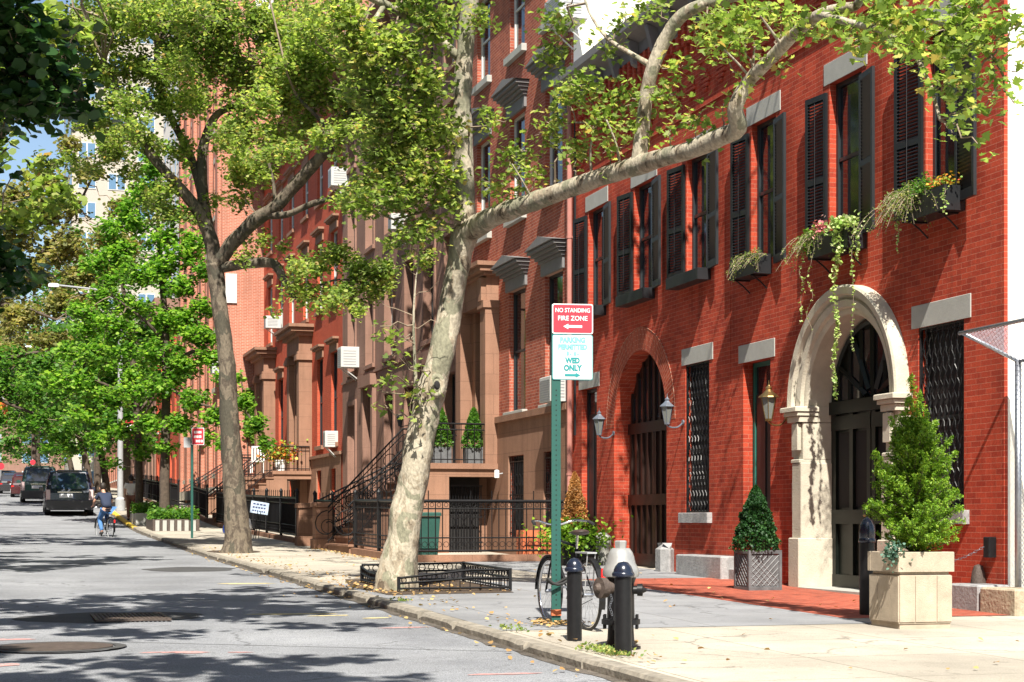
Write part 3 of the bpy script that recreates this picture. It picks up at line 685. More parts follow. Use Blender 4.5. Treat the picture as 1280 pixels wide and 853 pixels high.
mb = MB(); n = 24; A = [(YC-R*math.cos(PI*k/n), sp+R*math.sin(PI*k/n)) for k in range(n+1)]
mb.prism([(YC+R, bot), (YC+R, sp)]+[A[n-k] for k in range(1, n)]+[(YC-R, sp), (YC-R, bot)], 'x', X0-.006, X0+.05); dr = mb.build('door', M_green, houseA)
mb = MB()
mb.box(X0-.09, X0-.007, YC-R+.01, YC+R-.01, sp-.12, sp+.06)
for k in (-1, 1):
    for a, b in ((.015, .12), (.52, .62), (1.03, 1.16)):
        y0, y1 = sorted((YC+k*a, YC+k*b)); mb.box(X0-.055, X0-.007, y0, y1, bot+.05, sp-.121)
    for z in (bot+.03, bot+.95, sp-.35):
        y0, y1 = sorted((YC+k*.015, YC+k*1.16)); mb.box(X0-.06, X0-.007, y0, y1, z, z+.2)
for a in (-60, -30, 0, 30, 60):
    r = math.radians(a); y1, z1 = YC+1.12*math.sin(r), sp+1.12*math.cos(r); mb.bar((X0-.03, YC+.2*math.sin(r), sp+.2*math.cos(r)), (X0-.03, y1, z1), .06)
for i in range(-3, 4): mb.bar((X0-.02, YC+i*.33, sp+.05), (X0-.02, YC+i*.33, sp+math.sqrt(max(.01, 1.3-(i*.33)**2))), .05)
mb.tube([(X0-.03, YC-1.11*math.cos(PI*k/24), sp+1.11*math.sin(PI*k/24)) for k in range(25)], .05, 6)
mb.build('door_frame', M_green, dr)
mb = MB()
for k in (-1, 1):
    for a, b in ((.13, .51), (.63, 1.02)):
        y0, y1 = sorted((YC+k*a, YC+k*b)); mb.box(X0-.012, X0-.0075, y0, y1, bot+1.18, sp-.38)
mb.build('panel', M_dark, dr); mb = MB()
for i in range(-3, 3):
    zz = sp+math.sqrt(max(.01, 1.2-max(abs(i*.33), abs((i+1)*.33))**2))-.04
    if zz > sp+.2: mb.box(X0-.012, X0-.0075, YC+i*.33+.03, YC+(i+1)*.33-.03, sp+.08, zz)
mb.build('pane', M_glass, dr); MB().lathe([(.02, 0), (.035, .02), (.02, .04)], X0-.1, YC+.08, 10, cz=bot+1.05).build('door_knob', M_brass, dr)
# threshold
MB().box(FX-.25, FX+.36, YC-1.12, YC+1.12, zs(YC)-.2, zs(YC)+.03).build('threshold', M_stone, houseA)

# ------------------------------------------------------------------ house C: brick above a brownstone base, hooded windows, high stoop
YC0, YC1 = 32.7, 41.1; ZB = 3.55
bays = (33.85, 36.5, 39.3)
wins = [(33.85, 3.75, 1.2, 2.75), (36.5, 3.75, 1.25, 2.75)]+[(b, 8.15, 1.15, 2.3) for b in bays]+[(b, 11.85, 1.15, 2.1) for b in bays]
houseC = house('row_house', 'tall speckled brick row house on a brownstone base, with grey hooded windows', YC0, YC1, 16.2, M_brickC, rect_holes(wins)+[(38.45, 40.15, 2.6, 6.35), (33.3, 34.4, .9, 2.75), (35.85, 37.05, .9, 2.75)], side=M_white)
for i, (y, z, w, h) in enumerate(wins): window(houseC, y, z, w, h, fm=M_sashw if i > 1 else M_sashd, lintel=('hood', M_hood), sill=(M_stone, .14, .16, .12))
mb = MB()
def wallpatch(mb, Y0, Y1, z0, z1, X, holes): wall_front(mb, Y0, Y1, z0, z1, X, holes, .05)
wall_front(mb, YC0+.01, 38.0, zs(33)-.4, ZB, FX-.05, [(33.3, 34.4, .9, 2.75), (35.85, 37.05, .9, 2.75)], .05)
wall_front(mb, 38.001, YC1-.01, zs(33)-.4, 2.29, FX-.05, [], .05); mb.box(FX-.12, FX-.002, YC0+.01, 38.0, ZB+.002, ZB+.14); mb.quad((FX-.05, YC0+.01, 0), (FX, YC0+.01, 0), (FX, YC0+.01, ZB), (FX-.05, YC0+.01, ZB))
mb.build('brownstone_base', M_brown, houseC)
for y, w in ((33.85, 1.1), (36.45, 1.2)):
    o = window(houseC, y, .9, w, 1.85, name='barred_window', glass=M_dark)
    mb = MB(); 
    for i in range(9): yy = -w/2+.06+i*(w-.12)/8; mb.tube([(-.01, yy, .02), (-.01, yy, 1.83)], .01, 4)
    for z in (.1, .95, 1.7): mb.box(-.02, 0, -w/2+.01, w/2-.01, z, z+.025)
    for i in range(4):
        for z in (.5, 1.3): mb.tube([(-.02, -w/2+.15+i*.25+.07*math.cos(a*PI/6), z+.13*math.sin(a*PI/6)) for a in range(13)], .007, 4)
    mb.build('grille', M_black, o)
# entrance surround of C
mb = MB(); ya, yb = 37.9, 40.75
for y0 in (37.95, 40.2): mb.box(FX-.34, FX-.002, y0, y0+.45, 2.6, 6.25); mb.box(FX-.40, FX-.002, y0-.04, y0+.49, 6.25, 6.42); mb.box(FX-.42, FX-.002, y0+.08, y0+.37, 6.42, 6.95)
mb.box(FX-.30, FX-.002, ya+.1, yb-.15, 6.36, 7.0); mb.box(FX-.40, FX-.002, ya-.05, yb, 7.002, 7.08); mb.box(FX-.52, FX-.002, ya-.14, yb+.08, 7.082, 7.2); mb.box(FX-.60, FX-.002, ya-.2, yb+.14, 7.202, 7.3)
mb.box(FX-.04, FX+.15, 38.402, 38.7, 2.6, 6.35); mb.box(FX-.04, FX+.15, 39.9, 40.2, 2.6, 6.35)
mb.build('door_surround', M_brown, houseC)
door_rect(houseC, 38.7, 39.9, 2.6, 6.3, FX, .3, M_shut)
def rail_run(mb, a, b, h=.95, step=.15, r=.009, top=.019, mid=True):
    a, b = Vector(a), Vector(b); n = max(1, int((b-a).length/step)); U = Vector((0, 0, 1))
    mb.bar(a+U*h, b+U*h, top*1.6); mb.bar(a+U*.12, b+U*.12, top)
    if mid: mb.bar(a+U*(h-.14), b+U*(h-.14), top)
    for i in range(n+1): p = a.lerp(b, i/n); mb.tube([p+U*.02, p+U*h], r, 4, cap=False)
def stoop(root, y0, y1, zl, Xl, Xe, n, m, open_under=None, X=FX, curl=True):
    g = zs((y0+y1)/2); mb = MB(); rise = (zl-g)/(n+1); tr = (Xl-Xe)/n
    if open_under:
        mb.box(Xl, X-.006, y0, y1, zl-.28, zl); mb.box(Xl, Xl+.5, y0, y1, g-.3, zl-.282); mb.box(X-.32, X-.006, y0+.9, y1, g-.3, zl-.282)
        mb.box(Xl-.05, X-.007, y0-.06, y0-.002, zl-.10, zl+.03)
    else: mb.box(Xl, X-.006, y0, y1, g-.3, zl); mb.box(Xl-.05, X-.007, y0-.06, y0-.002, zl-.10, zl+.03); mb.box(Xl+.1, X-.1, y0-.02, y0-.001, g+.25, zl-.3)
    for i in range(n):
        x1 = Xl-i*tr; zt = zl-(i+1)*rise; mb.box(x1-tr+.001, x1-.001, y0, y1, g-.3, zt-.05); mb.box(x1-tr-.03, x1-.002, y0-.04, y1+.04, zt-.048, zt)
    st = mb.build('stoop', m, root)
    for yy in (y0+.06, y1-.06):
        mb = MB()
        rail_run(mb, (Xl, yy, zl), (X-.1, yy, zl)); rail_run(mb, (Xe, yy, g+rise*.6), (Xl, yy, zl))
        if curl:
            for q in range(7): 
                t = q/6; cx = Xe+(Xl-Xe)*t; cz = g+rise*.6+(zl-g-rise*.6)*t+.48
                mb.tube([(cx+.17*math.cos(a*PI/8), yy, cz+.17*math.sin(a*PI/8)) for a in range(17)], .010, 4)
            mb.tube([(Xe-.02+(.36-.02*a)*math.cos(PI/2+a*PI/7), yy, g+.62+(.36-.02*a)*math.sin(PI/2+a*PI/7)) for a in range(16)], .014, 4)
        mb.build('railing', M_black, st)
    return st
st = stoop(houseC, 37.95, 40.6, 2.58, 9.35, 7.5, 10, M_brown, open_under=True)
mb = MB(); mb.box(9.86, FX-.33, 38.5, 38.53, zs(38), 2.3)
gt = mb.build('basement_gate', M_dark, houseC)
mb = MB()
for i in range(13): x = 9.9+i*.068; mb.tube([(x, 38.3, zs(38)), (x, 38.3, 2.1)], .012, 4)
for z in (.75, 1.35, 1.7, 2.08): mb.box(9.88, 10.75, 38.29, 38.31, z, z+.03)
for i in range(4):
    c = 10.0+i*.2
    for z in (1.52,): mb.tube([(c+.09*math.cos(a*PI/6), 38.28, z+.12*math.sin(a*PI/6)) for a in range(13)], .008, 4)
mb.build('bars', M_black, gt)
cornice(houseC, YC0, YC1, 15.9, FX, M_hood, .6, .7)

# ------------------------------------------------------------------ houses D: two plain brownstones
def brownstone(Y0, Y1, bays, label, doorbay, dz):
    wl_ = []
    for i, b in enumerate(bays):
        if i != doorbay: wl_.append((b, 2.2, 1.15, 2.9))
        wl_ += [(b, 6.2, 1.1, 2.5), (b, 9.9, 1.1, 2.2), (b, 13.0, 1.1, 1.9)]
    b = bays[doorbay]; d = (b-.6, b+.6, dz, 5.3)
    r = house('brownstone_house', label, Y0, Y1, 16.4, M_brownD, rect_holes(wl_)+[d], depth=.24)
    for (y, z, w, h) in wl_: window(r, y, z, w, h, depth=.24, fm=M_sashd if (int(y*7+z) % 3) else M_sashw, lintel=('frame', M_brownD), sill=(M_brownD, .16, .13, .09))
    door_rect(r, d[0], d[1], d[2], d[3], FX, .24, M_shut)
    mb = MB(); mb.box(FX-.13, FX-.002, d[0]-.28, d[0]-.002, d[2]-.2, 5.5); mb.box(FX-.13, FX-.002, d[1]+.002, d[1]+.28, d[2]-.2, 5.5); mb.box(FX-.22, FX-.002, d[0]-.35, d[1]+.35, 5.502, 5.85); mb.build('door_surround', M_brownD, r)
    mb = MB(); mb.box(FX-.07, FX-.002, Y0+.02, Y1-.02, 5.9, 6.02) if False else mb.box(FX-.05, FX-.002, Y0+.02, Y1-.02, 5.9, 5.98); mb.build('string_course', M_brownD, r)
    cornice(r, Y0, Y1, 16.0, FX, M_brownD, .6, .7); return r
D1 = brownstone(41.1, 48.3, (42.4, 44.7, 47.0), 'mauve brownstone row house next to the hooded brick house, with a curly iron railed stoop', 1, 1.9)
D2 = brownstone(48.3, 57.1, (49.7, 52.5, 55.4), 'mauve brownstone row house beside the orange red brick houses, with a framed ground floor door', 1, .8)
stoop(D1, 43.9, 45.6, 1.9, 10.2, 7.9, 7, M_brownD)
# ------------------------------------------------------------------ houses E: orange red brick, brown hoods
def brickrow(Y0, Y1, bays, dbay, label):
    wl_ = []
    for i, b in enumerate(bays):
        if i != dbay: wl_.append((b, 4.0, 1.15, 3.2)); 
        wl_ += [(b, 8.95, 1.15, 2.5), (b, 12.9, 1.15, 2.0)]
    bl = [(b, 1.5, 1.0, 1.6) for i, b in enumerate(bays) if i != dbay]
    d = (bays[dbay]-.65, bays[dbay]+.65, 3.1, 7.3)
    r = house('row_house', label, Y0, Y1, 16.6, M_brickE, rect_holes(wl_+bl)+[d])
    for i, (y, z, w, h) in enumerate(wl_): window(r, y, z, w, h, fm=M_sashw if z > 5 else M_sashd, lintel=('brown', M_brown), sill=(M_brown, .14, .14, .1))
    for (y, z, w, h) in bl: window(r, y, z, w, h)
    door_rect(r, d[0], d[1], d[2], d[3], FX, .2, M_shut)
    mb = MB(); wall_front(mb, Y0+.01, Y1-.01, 0, 3.55, FX-.05, rect_holes(bl)+[(d[0], d[1], 3.1, 3.55)], .05); mb.box(FX-.12, FX-.002, Y0+.01, Y1-.01, 3.552, 3.66) ; mb.build('brownstone_base', M_brown, r)
    mb = MB(); c = bays[dbay]
    for s_ in (-1, 1):
        y0 = c+s_*1.15; mb.box(FX-.5, FX-.002, y0-.25, y0+.25, 3.1, 7.3); mb.box(FX-.6, FX-.002, y0-.33, y0+.33, 7.302, 7.5); mb.box(FX-.56, FX-.002, y0-.3, y0+.3, 7.502, 7.62)
    mb.box(FX-.5, FX-.002, c-1.4, c+1.4, 7.622, 8.2); mb.box(FX-.65, FX-.002, c-1.6, c+1.6, 8.202, 8.35); mb.box(FX-.85, FX-.002, c-1.75, c+1.75, 8.352, 8.5); mb.box(FX-.95, FX-.002, c-1.85, c+1.85, 8.502, 8.62)
    mb.box(FX-.3, FX-.002, c-.9, c-.66, 3.1, 7.3); mb.box(FX-.3, FX-.002, c+.66, c+.9, 3.1, 7.3)
    mb.build('door_surround', M_brown, r)
    stoop(r, c-1.5, c+1.5, 3.1, 9.6, 7.4, 8, M_brown, open_under=True, curl=False)
    mb = MB(); mb.box(FX-.1, FX-.002, Y0+.02, Y1-.02, 15.2, 15.3); mb.build('frieze_band', M_brown, r)
    cornice(r, Y0, Y1, 16.1, FX, M_brown, .8, .9); return r
E1 = brickrow(57.1, 66.2, (58.6, 61.4, 64.5), 2, 'orange red brick row house beside the mauve brownstones, with a brown hooded doorway')
E2 = brickrow(66.2, 75.4, (67.8, 70.6, 73.5), 2, 'orange red brick row house against the taller pink brick building, with a brown hooded doorway')
# ------------------------------------------------------------------ F: taller building standing forward, its end wall facing the camera
XF = 9.2; wl_ = []
Fb = [77.6+i*3.3 for i in range(5)]
for fl in range(6):
    for b in Fb: wl_.append((b, 3.4+fl*3.9, 1.5, 2.5))
F_ = house('apartment_building', 'tall weathered pink brick apartment building standing forward of the row with pale window frames', 75.4, 93.6, 27, M_brickF, rect_holes(wl_), X=XF, back=13, cat='building')
for (y, z, w, h) in wl_: window(F_, y, z, w, h, X=XF, fm=M_sashw, style='sash', sill=(M_lime, .15, .2, .1), lintel=('flat', M_lime, .25))
mb = MB()
for i in range(6): y = 76+i*3.3; mb.box(XF-.18, XF-.002, y-.45, y+.45, .5, 26)
mb.build('brick_piers', M_brickF, F_); MB().box(XF-.4, XF-.002, 75.5, 93.5, 2.3, 2.75).build('water_table', M_lime, F_)
mb = MB(); mb.box(XF+.15, XF+.65, 75.33, 75.398, 10.9, 12.2); mb.build('end_wall_window', M_sashw, F_)
mb = MB(); mb.box(XF+1.45, XF+2.25, 75.2, 75.398, 22.5, 25.0); mb.build('end_wall_window', M_sashw, F_)
cornice(F_, 75.4, 93.6, 26.5, XF, M_lime, .5, .7)
# ------------------------------------------------------------------ far buildings
def tower(label, X0, X1, Y0, Y1, H, m, nx, ny, nf, zb=4, name='apartment_tower'):
    r = thing(name, ((X0+X1)/2, (Y0+Y1)/2, zr(Y0)), label, 'building'); MB().box(X0, X1, Y0, Y1, zb-4, zb+H).build('wall', m, r)
    fh = H/nf; O = Vector(r['_o']); wx = (X1-X0)/nx; first = None; cnt = 0
    for f in range(nf):
        for i in range(nx):
            if cnt >= 100: break
            p = Vector((X0+(i+.5)*wx, Y0, zb+f*fh+fh*.3))-O; cnt += 1
            if first is None:
                a = wx*.27; mb = MB(); mb.box(-a-.1, a+.1, -.06, -.003, -.1, fh*.5+.1); first = mb.build('window', M_sashw, None, origin=Vector((0, 0, 0))); first.parent = r; first.location = p; first['_o'] = (0., 0., 0.)
                mb = MB(); mb.box(-a, -.08, -.08, -.062, 0, fh*.5); mb.box(.08, a, -.08, -.062, 0, fh*.5); mb.build('pane', M_glassb, first)
            else: dup(first, r, p)
    mb = MB(); wy = (Y1-Y0)/ny
    for f in range(nf):
        for i in range(ny): y = Y0+(i+.5)*wy; mb.box(X0-.06, X0-.003, y-wy*.27, y+wy*.27, zb+f*fh+fh*.3, zb+f*fh+fh*.8)
    tag(mb.build('street_side_windows', M_glassb, r), kind='stuff'); MB().box(X0-.3, X1+.3, Y0-.3, Y1+.3, zb+H+.003, zb+H+.8).build('parapet', m, r); return r
tower('cream high rise tower with pairs of blue windows far down the street behind the trees', 7.0, 26, 190, 215, 52, M_cream, 6, 8, 16)
tower('pale grey high rise tower seen above the pink brick building', 15, 40, 150, 170, 62, M_white, 9, 6, 18)
tower('brown brick block closing the far end of the street', -30, 40, 300, 320, 22, M_brownD, 9, 6, 7, zb=7)
for i, (y0, y1, h) in enumerate(((94, 112, 11), (113, 140, 13), (142, 175, 12))):
    ww = [(y0+1.8+k*2.9, 3.6+zr(y0)-2.5+f*3.5, 1.1, 1.9) for k in range(int((y1-y0-2)/2.9)+1) for f in range(3)]
    ww = [w for w in ww if w[0] < y1-1]
    r = house('row_house', ['red brick row house past the pink brick building, behind the street trees', 'long brown row house farther along behind the street trees', 'farthest low row house behind the street trees'][i], y0, y1, h+zr(y0), (M_brickE, M_brownD, M_brickF)[i], rect_holes(ww), X=9.4)
    for w in ww: window(r, *w[:4], X=9.4, fm=M_sashw, sill=(M_stone, .1, .12, .08))
# houses across the street: out of the picture, but they reflect in the windows and close off the sky
mb = MB(); mb.box(-19, -9.5, -40, 170, -1, 15); struct(mb, 'terrace_across_street', M_brickE)
mb = MB()
for k in range(50):
    for f in range(4): y = -38+k*3.2; mb.box(-9.5, -9.44, y, y+1.2, 2.2+f*3.3, 4.3+f*3.3)
struct(mb, 'terrace_across_street_windows', M_glass)
# ------------------------------------------------------------------ trees
def at(u, v, Z): return PD(u, v, Z)
class Tree:
    def __init__(s, label, base, kind='tree', group=None, bark=None, leafm=None, T=HEXL, ls=.12, cat='tree'):
        s.root = thing(kind, base, label, cat, group); s.bark = bark or M_bark1; s.leafm = leafm or M_leafP; s.T = T; s.ls = ls
        s.tr = MB(); s.tw = MB(); s.C = []; s.S = []; s.nodes = []
    def limb(s, pts, rad, seg=10, n=6, wob=.12, flare=False):
        P, R = cat_rom(pts, rad, n)
        s.tr.tube(P, R, seg, wob=wob); s.nodes += [(p, r) for p, r in zip(P, R)]; return P, R
    def twig(s, a, b, r=.012, k=4, seg=3, sag=.0):
        a, b = Vector(a), Vector(b); L = (b-a).length; pts = []
        for i in range(k+1):
            t = i/k; o = Vector(RNG.normal(size=3))*L*.06*(0 if i in (0, k) else 1); pts.append(a.lerp(b, t)+o+Vector((0, 0, -sag*L*t*t)))
        s.tw.tube(pts, [r*(1-.6*i/k) for i in range(k+1)], seg, cap=False); return pts
    def blob(s, c, rad, n, per=14, link=True, spread=.07, ls=None, hollow=.0, rmin=0):
        c = Vector(c); rad = Vector(rad) if hasattr(rad, '__len__') else Vector((rad,)*3); ls = ls or s.ls
        if link and s.nodes:
            q = min(s.nodes, key=lambda q: (q[0]-c).length - q[1]*3)[0]
            if (q-c).length < 7: 
                mid = s.twig(q, c, min(.03, .010*(q-c).length+.008), 5, 4)
            else: mid = [c]
        else: mid = [c]
        k = max(1, int(n/per)); 
        for i in range(k):
            d = Vector(RNG.normal(size=3)); d.normalize(); rr = RNG.random()**(.45)
            e = c+Vector((d.x*rad.x, d.y*rad.y, d.z*rad.z))*rr
            a = c.lerp(e, .25+.2*RNG.random()) if rr > .3 else c
            P = s.twig(a, e, .006+.002*RNG.random(), 3)
            for j in range(int(per)):
                t = .25+.75*RNG.random(); kx = t*3; i0 = min(2, int(kx)); p = P[i0].lerp(P[i0+1], kx-i0)
                s.C.append(p+Vector(RNG.normal(size=3))*spread*(1+ls*3)); s.S.append(ls*(.65+.6*RNG.random()))
    def finish(s, bias=.6, smooth=True, stuffcrown=False):
        s.tr.build('trunk', s.bark, s.root, smooth='all')
        if s.tw.v: s.tw.build('branches', M_twig, s.root)
        if s.C: leaves('crown', [tuple(c) for c in s.C], s.S, s.T, s.leafm, s.root, bias+.3)
        return s.root
def ell(u, v, Z, ru, rv, rd=None):                        # centre and radii of a clump from its place in the photo
    s = Z/FPX; return at(u, v, Z), (ru*s, (rd if rd else (ru+rv)/2*s), rv*s)

# the near plane tree leaning over the pavement
b = Vector((5.2, 22.6, zs(22.6)))
T1 = Tree('pale barked plane tree leaning from the iron tree guard by the kerb', b, 'plane_tree', T=MAPLE, ls=.125)
Zt = 23.1
tp = [(494, 752, Zt, .30), (495, 732, Zt, .275), (500, 695, Zt, .235), (507, 650, Zt, .21), (516, 601, Zt, .20), (527, 540, Zt, .195), (541, 480, Zt, .20), (554, 435, Zt, .18), (564, 385, Zt, .165), (573, 330, 23, .17), (584, 285, 22.9, .185)]
P, R = cat_rom([at(u, v, z) for u, v, z, r in tp], [r for *_, r in tp], 9)
n0 = len(T1.tr.v); T1.tr.tube(P, R, 28, wob=.16)
for i in range(n0, len(T1.tr.v)):                          # root flare, buttress lobes and bark ridges
    v = Vector(T1.tr.v[i]); k = (i-n0)//28; c = P[k]; d = v-c; h = v.z-b.z; a = math.atan2(d.y, d.x)
    f = 1+max(0, .5-h)*(.28+.26*math.sin(a*4+.7)+.18*math.sin(a*7+2))
    f += .035*math.sin(h*9+mnoise.noise(Vector((a*1.5, h*.6, 0)))*5)*max(0, mnoise.noise(Vector((a*2, h*1.1, 3))))*3
    f += .05*mnoise.noise(Vector((a*3, h*3.5, 9)))
    T1.tr.v[i] = tuple(c+d*f)
T1.nodes += [(p, r) for p, r in zip(P[20:], R[20:])]
# knot hole facing the street and camera, swelling rings
kc = at(546, 482, Zt-.20)
for rr, off, th in ((.095, 0, .045), (.05, .01, .03)):
    T1.tr.tube([kc+Vector((rr*.8*math.cos(a*PI/7)*CT, -rr*.8*math.cos(a*PI/7)*ST-off, rr*1.35*math.sin(a*PI/7))) for a in range(14)], th, 6, closed=True)
kn = MB(); kn.lathe([(0, .03), (.03, .025), (.05, .0)], 0, 0, 10); kn.xform(Matrix.Translation(kc+Vector((.0, -.03, 0))) @ Matrix.Rotation(PI/2, 4, 'X') @ Matrix.Diagonal((1, 1.4, 1, 1)))
L_ = [
 ([(582,292,22.9,.16),(580,240,22.9,.145),(579,190,22.9,.14),(578,120,22.8,.125),(583,50,22.7,.12),(590,-20,22.6,.11),(597,-110,22.4,.10),(590,-230,22,.08),(600,-380,21.8,.06)], 12),
 ([(583,292,22.9,.16),(615,272,22.3,.135),(650,258,21.8,.125),(700,240,21.2,.115),(750,222,20.6,.11),(797,207,20,.12),(830,197,19.5,.105),(868,186,19,.10),(900,172,18.6,.10),(922,160,18.3,.10),(919,135,18.1,.085),(935,103,18,.075),(962,75,17.6,.07),(988,48,17.2,.065),(1025,18,16.6,.055),(1070,8,16.2,.045)], 12),
 ([(1025,18,16.6,.045),(1060,28,16,.035),(1100,38,15.6,.03),(1135,60,15.3,.025),(1160,100,15,.018),(1175,150,14.8,.012)], 6),
 ([(1100,38,15.6,.025),(1150,25,15.2,.02),(1200,40,14.8,.015),(1240,70,14.5,.01)], 6),
 ([(1070,8,16.2,.045),(1100,-30,15.8,.04),(1160,-80,15.4,.03),(1230,-120,15,.02)], 6),
 ([(797,208,20,.10),(803,165,19.9,.085),(808,120,19.8,.085),(816,85,19.7,.085),(832,48,19.6,.08),(855,18,19.4,.075),(890,2,19.2,.07),(935,-12,19,.06),(1000,-60,18.6,.05),(1100,-140,18,.035)], 10),
 ([(810,80,19.7,.04),(790,68,19.8,.03),(762,50,20,.025),(740,22,20.2,.018),(728,-10,20.4,.012)], 6),
 ([(574,72,22.8,.07),(552,52,22.7,.06),(535,34,22.6,.065),(510,20,22.4,.06),(482,6,22.2,.055),(450,-10,22,.05),(400,-40,21.6,.04)], 8),
 ([(480,8,22.2,.045),(465,28,22,.035),(446,40,21.9,.025)], 6),
 ([(579,190,22.9,.05),(560,170,22.7,.035),(535,150,22.4,.025),(500,140,22.1,.015)], 6),
 ([(590,-20,22.6,.07),(640,-60,22,.06),(700,-100,21.5,.05),(780,-150,21,.035)], 6),
 ([(597,-110,22.4,.06),(540,-180,22,.05),(470,-230,21.6,.035)], 6),
 ([(776,213,20.3,.022),(770,180,20.2,.016),(758,150,20.1,.01)], 5), ([(740,225,20.7,.022),(738,190,20.6,.016),(742,165,20.5,.01)], 5),
 ([(668,256,21.6,.018),(655,230,21.4,.012),(640,205,21.3,.008)], 5), ([(940,100,18,.02),(925,82,17.9,.013),(905,62,17.8,.008)], 5),
 ([(978,58,17.3,.02),(965,40,17.2,.014),(950,20,17.1,.01)], 5),
]
for pts, sg in L_: T1.limb([at(u, v, z) for u, v, z, r in pts], [r for *_, r in pts], sg)
# sucker shoot on the trunk
T1.limb([at(527, 508, 22.85), at(521, 490, 22.8), at(518, 440, 22.75), at(517, 400, 22.7), at(519, 360, 22.7), at(524, 318, 22.7)], [.03, .026, .022, .018, .013, .008], 6)
for (a, b_) in (((518, 430), (488, 402)), ((517, 410), (560, 392)), ((519, 465), (497, 445)), ((517, 395), (478, 380)), ((519, 370), (548, 352)), ((521, 345), (502, 325)), ((527, 505), (505, 470)), ((505, 470), (497, 440)), ((518, 450), (535, 425)), ((520, 480), (512, 515))):
    T1.twig(at(*a, 22.72), at(*b_, 22.5), .008, 4)
M = [ # u, v, Z, ru, rv, leaves
 (475,408,22.5,12,10,16),(486,425,22.5,14,9,22),(490,445,22.5,16,7,20),(503,420,22.5,8,8,10),(488,470,22.5,12,12,22),(487,512,22.5,14,9,20),(505,495,22.5,16,10,22),(524,462,22.6,12,10,14),(530,490,22.7,8,10,12),(516,520,22.6,6,8,8),(478,490,22.5,8,5,8),
 (505,240,22.4,45,28,230),(545,215,22.3,35,30,190),(480,200,22.4,40,30,200),(455,250,22.3,30,20,110),(530,290,22.5,35,20,90),(500,300,22.4,25,16,50),(560,250,22.4,22,22,70),
 (540,160,22.2,40,30,260),(500,150,22.2,40,30,260),(470,110,22.0,45,35,300),(530,100,22.1,40,30,240),(495,60,21.9,45,30,280),(545,30,22,30,25,150),(450,60,21.7,45,35,260),(430,20,21.5,40,30,220),(520,0,22,40,25,200),(600,20,22.2,25,25,90),
 (615,150,22.0,22,20,70),(640,190,21.8,26,22,100),(665,215,21.6,26,18,80),(620,230,22,25,20,60),(690,160,21.3,30,25,110),(710,120,21,30,28,120),(690,70,21,22,24,90),(700,25,20.8,30,20,120),(735,110,20.6,25,25,100),(750,150,20.4,28,22,110),(770,120,20.3,22,24,80),(720,190,21,24,18,70),(640,240,21.8,20,12,40),
 (800,130,19.9,25,22,60),(830,120,19.6,22,22,50),(790,165,20,25,16,60),(760,185,20.3,25,12,40),(850,85,19.4,18,18,35),(870,150,19,26,14,36),(840,160,19.4,20,12,26),(780,30,20,25,18,50),(820,10,19.6,25,12,50),(880,160,19,22,8,16),(905,130,18.6,22,10,18),(760,60,20.2,18,22,40),
 (905,25,18.6,28,20,90),(940,20,18.2,30,22,110),(925,50,18,25,16,70),(900,60,18.3,22,12,36),(975,20,17.5,26,20,80),(965,75,17.5,22,12,26),(1010,35,16.9,26,18,70),(925,105,18,24,10,20),(880,30,19,25,18,60),
 (1050,25,16.3,36,20,110),(1080,45,15.9,28,16,70),(1060,60,16,16,10,24),(1110,35,15.5,36,22,130),(1150,25,15.2,36,22,140),(1190,40,14.9,34,24,130),(1150,60,15.1,30,20,90),(1190,75,14.8,30,20,95),(1230,50,14.5,30,28,120),(1262,40,14.3,22,26,80),(1180,105,14.8,24,16,60),(1210,110,14.6,24,16,60),(1240,120,14.4,22,14,36),(1200,140,14.6,22,12,36),(1190,165,14.7,14,10,18),(1222,180,14.5,14,8,14),(1110,10,15.6,40,16,120),(1260,90,14.3,14,14,26),(1210,10,14.8,44,16,130),(1268,130,14.2,8,8,10),
]
for u, v, Z, ru, rv, n in M:
    c, r = ell(u, v, Z, ru, rv, max(.25, (ru+rv)/2*Z/FPX*1.2))
    if 60 < v < 300 and u < 560: T1.blob(*ell(u-12+RNG.normal()*14, v+RNG.normal()*14, Z+.6, ru, rv, .6), n*1.3, per=11, ls=.088, link=False)
    T1.blob(c, r, n*(1.0 if v > 380 else (2.5 if u < 590 else (1.6 if u < 1040 else 1.15))), per=11, ls=(.10 if v > 380 else (.088 if u < 800 else .095)))
# upper crown above the photo's edge, which throws the shadows on the pavement
for k in range(46):
    a = RNG.random()*2*PI; rr = 4.6*math.sqrt(RNG.random()); T1.blob(Vector((6.2+rr*math.cos(a), 21.5+rr*math.sin(a)*1.1, 9.4+RNG.random()*5.0)), (.9, .9, .7), 42, per=12, ls=.17, link=True)
T1.finish()
mb = kn; mb.build('knot_hole', M_dark, T1.root)

# the second plane tree
T2 = Tree('plane tree with mottled trunk darkened for shade beside the black fence of the orange brick houses', Vector((5.1, 39.6, zs(39.6))), 'plane_tree', bark=M_bark2, T=HEXL, ls=.088)
def L2(pts, sg=8): T2.limb([at(u, v, z) for u, v, z, r in pts], [r for *_, r in pts], sg)
L2([(297,706,38.7,.52),(297,692,38.7,.40),(297,675,38.7,.31),(295,640,38.7,.27),(291,590,38.7,.245),(288,540,38.7,.225),(285,490,38.7,.205),(283,450,38.7,.19),(277,400,38.7,.175),(272,360,38.7,.18),(269,330,38.7,.20)], 16)
L2([(270,335,38.7,.15),(290,305,38.4,.17),(320,275,38,.16),(345,258,37.7,.15),(372,228,37.4,.14),(395,203,37.1,.13),(420,175,36.8,.12),(440,140,36.5,.10),(455,100,36.2,.08)])
L2([(275,335,38.7,.13),(300,331,38.4,.12),(330,328,38,.12),(345,332,37.8,.11),(355,350,37.6,.09),(366,368,37.4,.08),(374,373,37.3,.06)])
L2([(330,270,37.9,.08),(360,268,37.4,.075),(390,255,37,.07),(420,247,36.6,.05),(440,240,36.3,.03)],6)
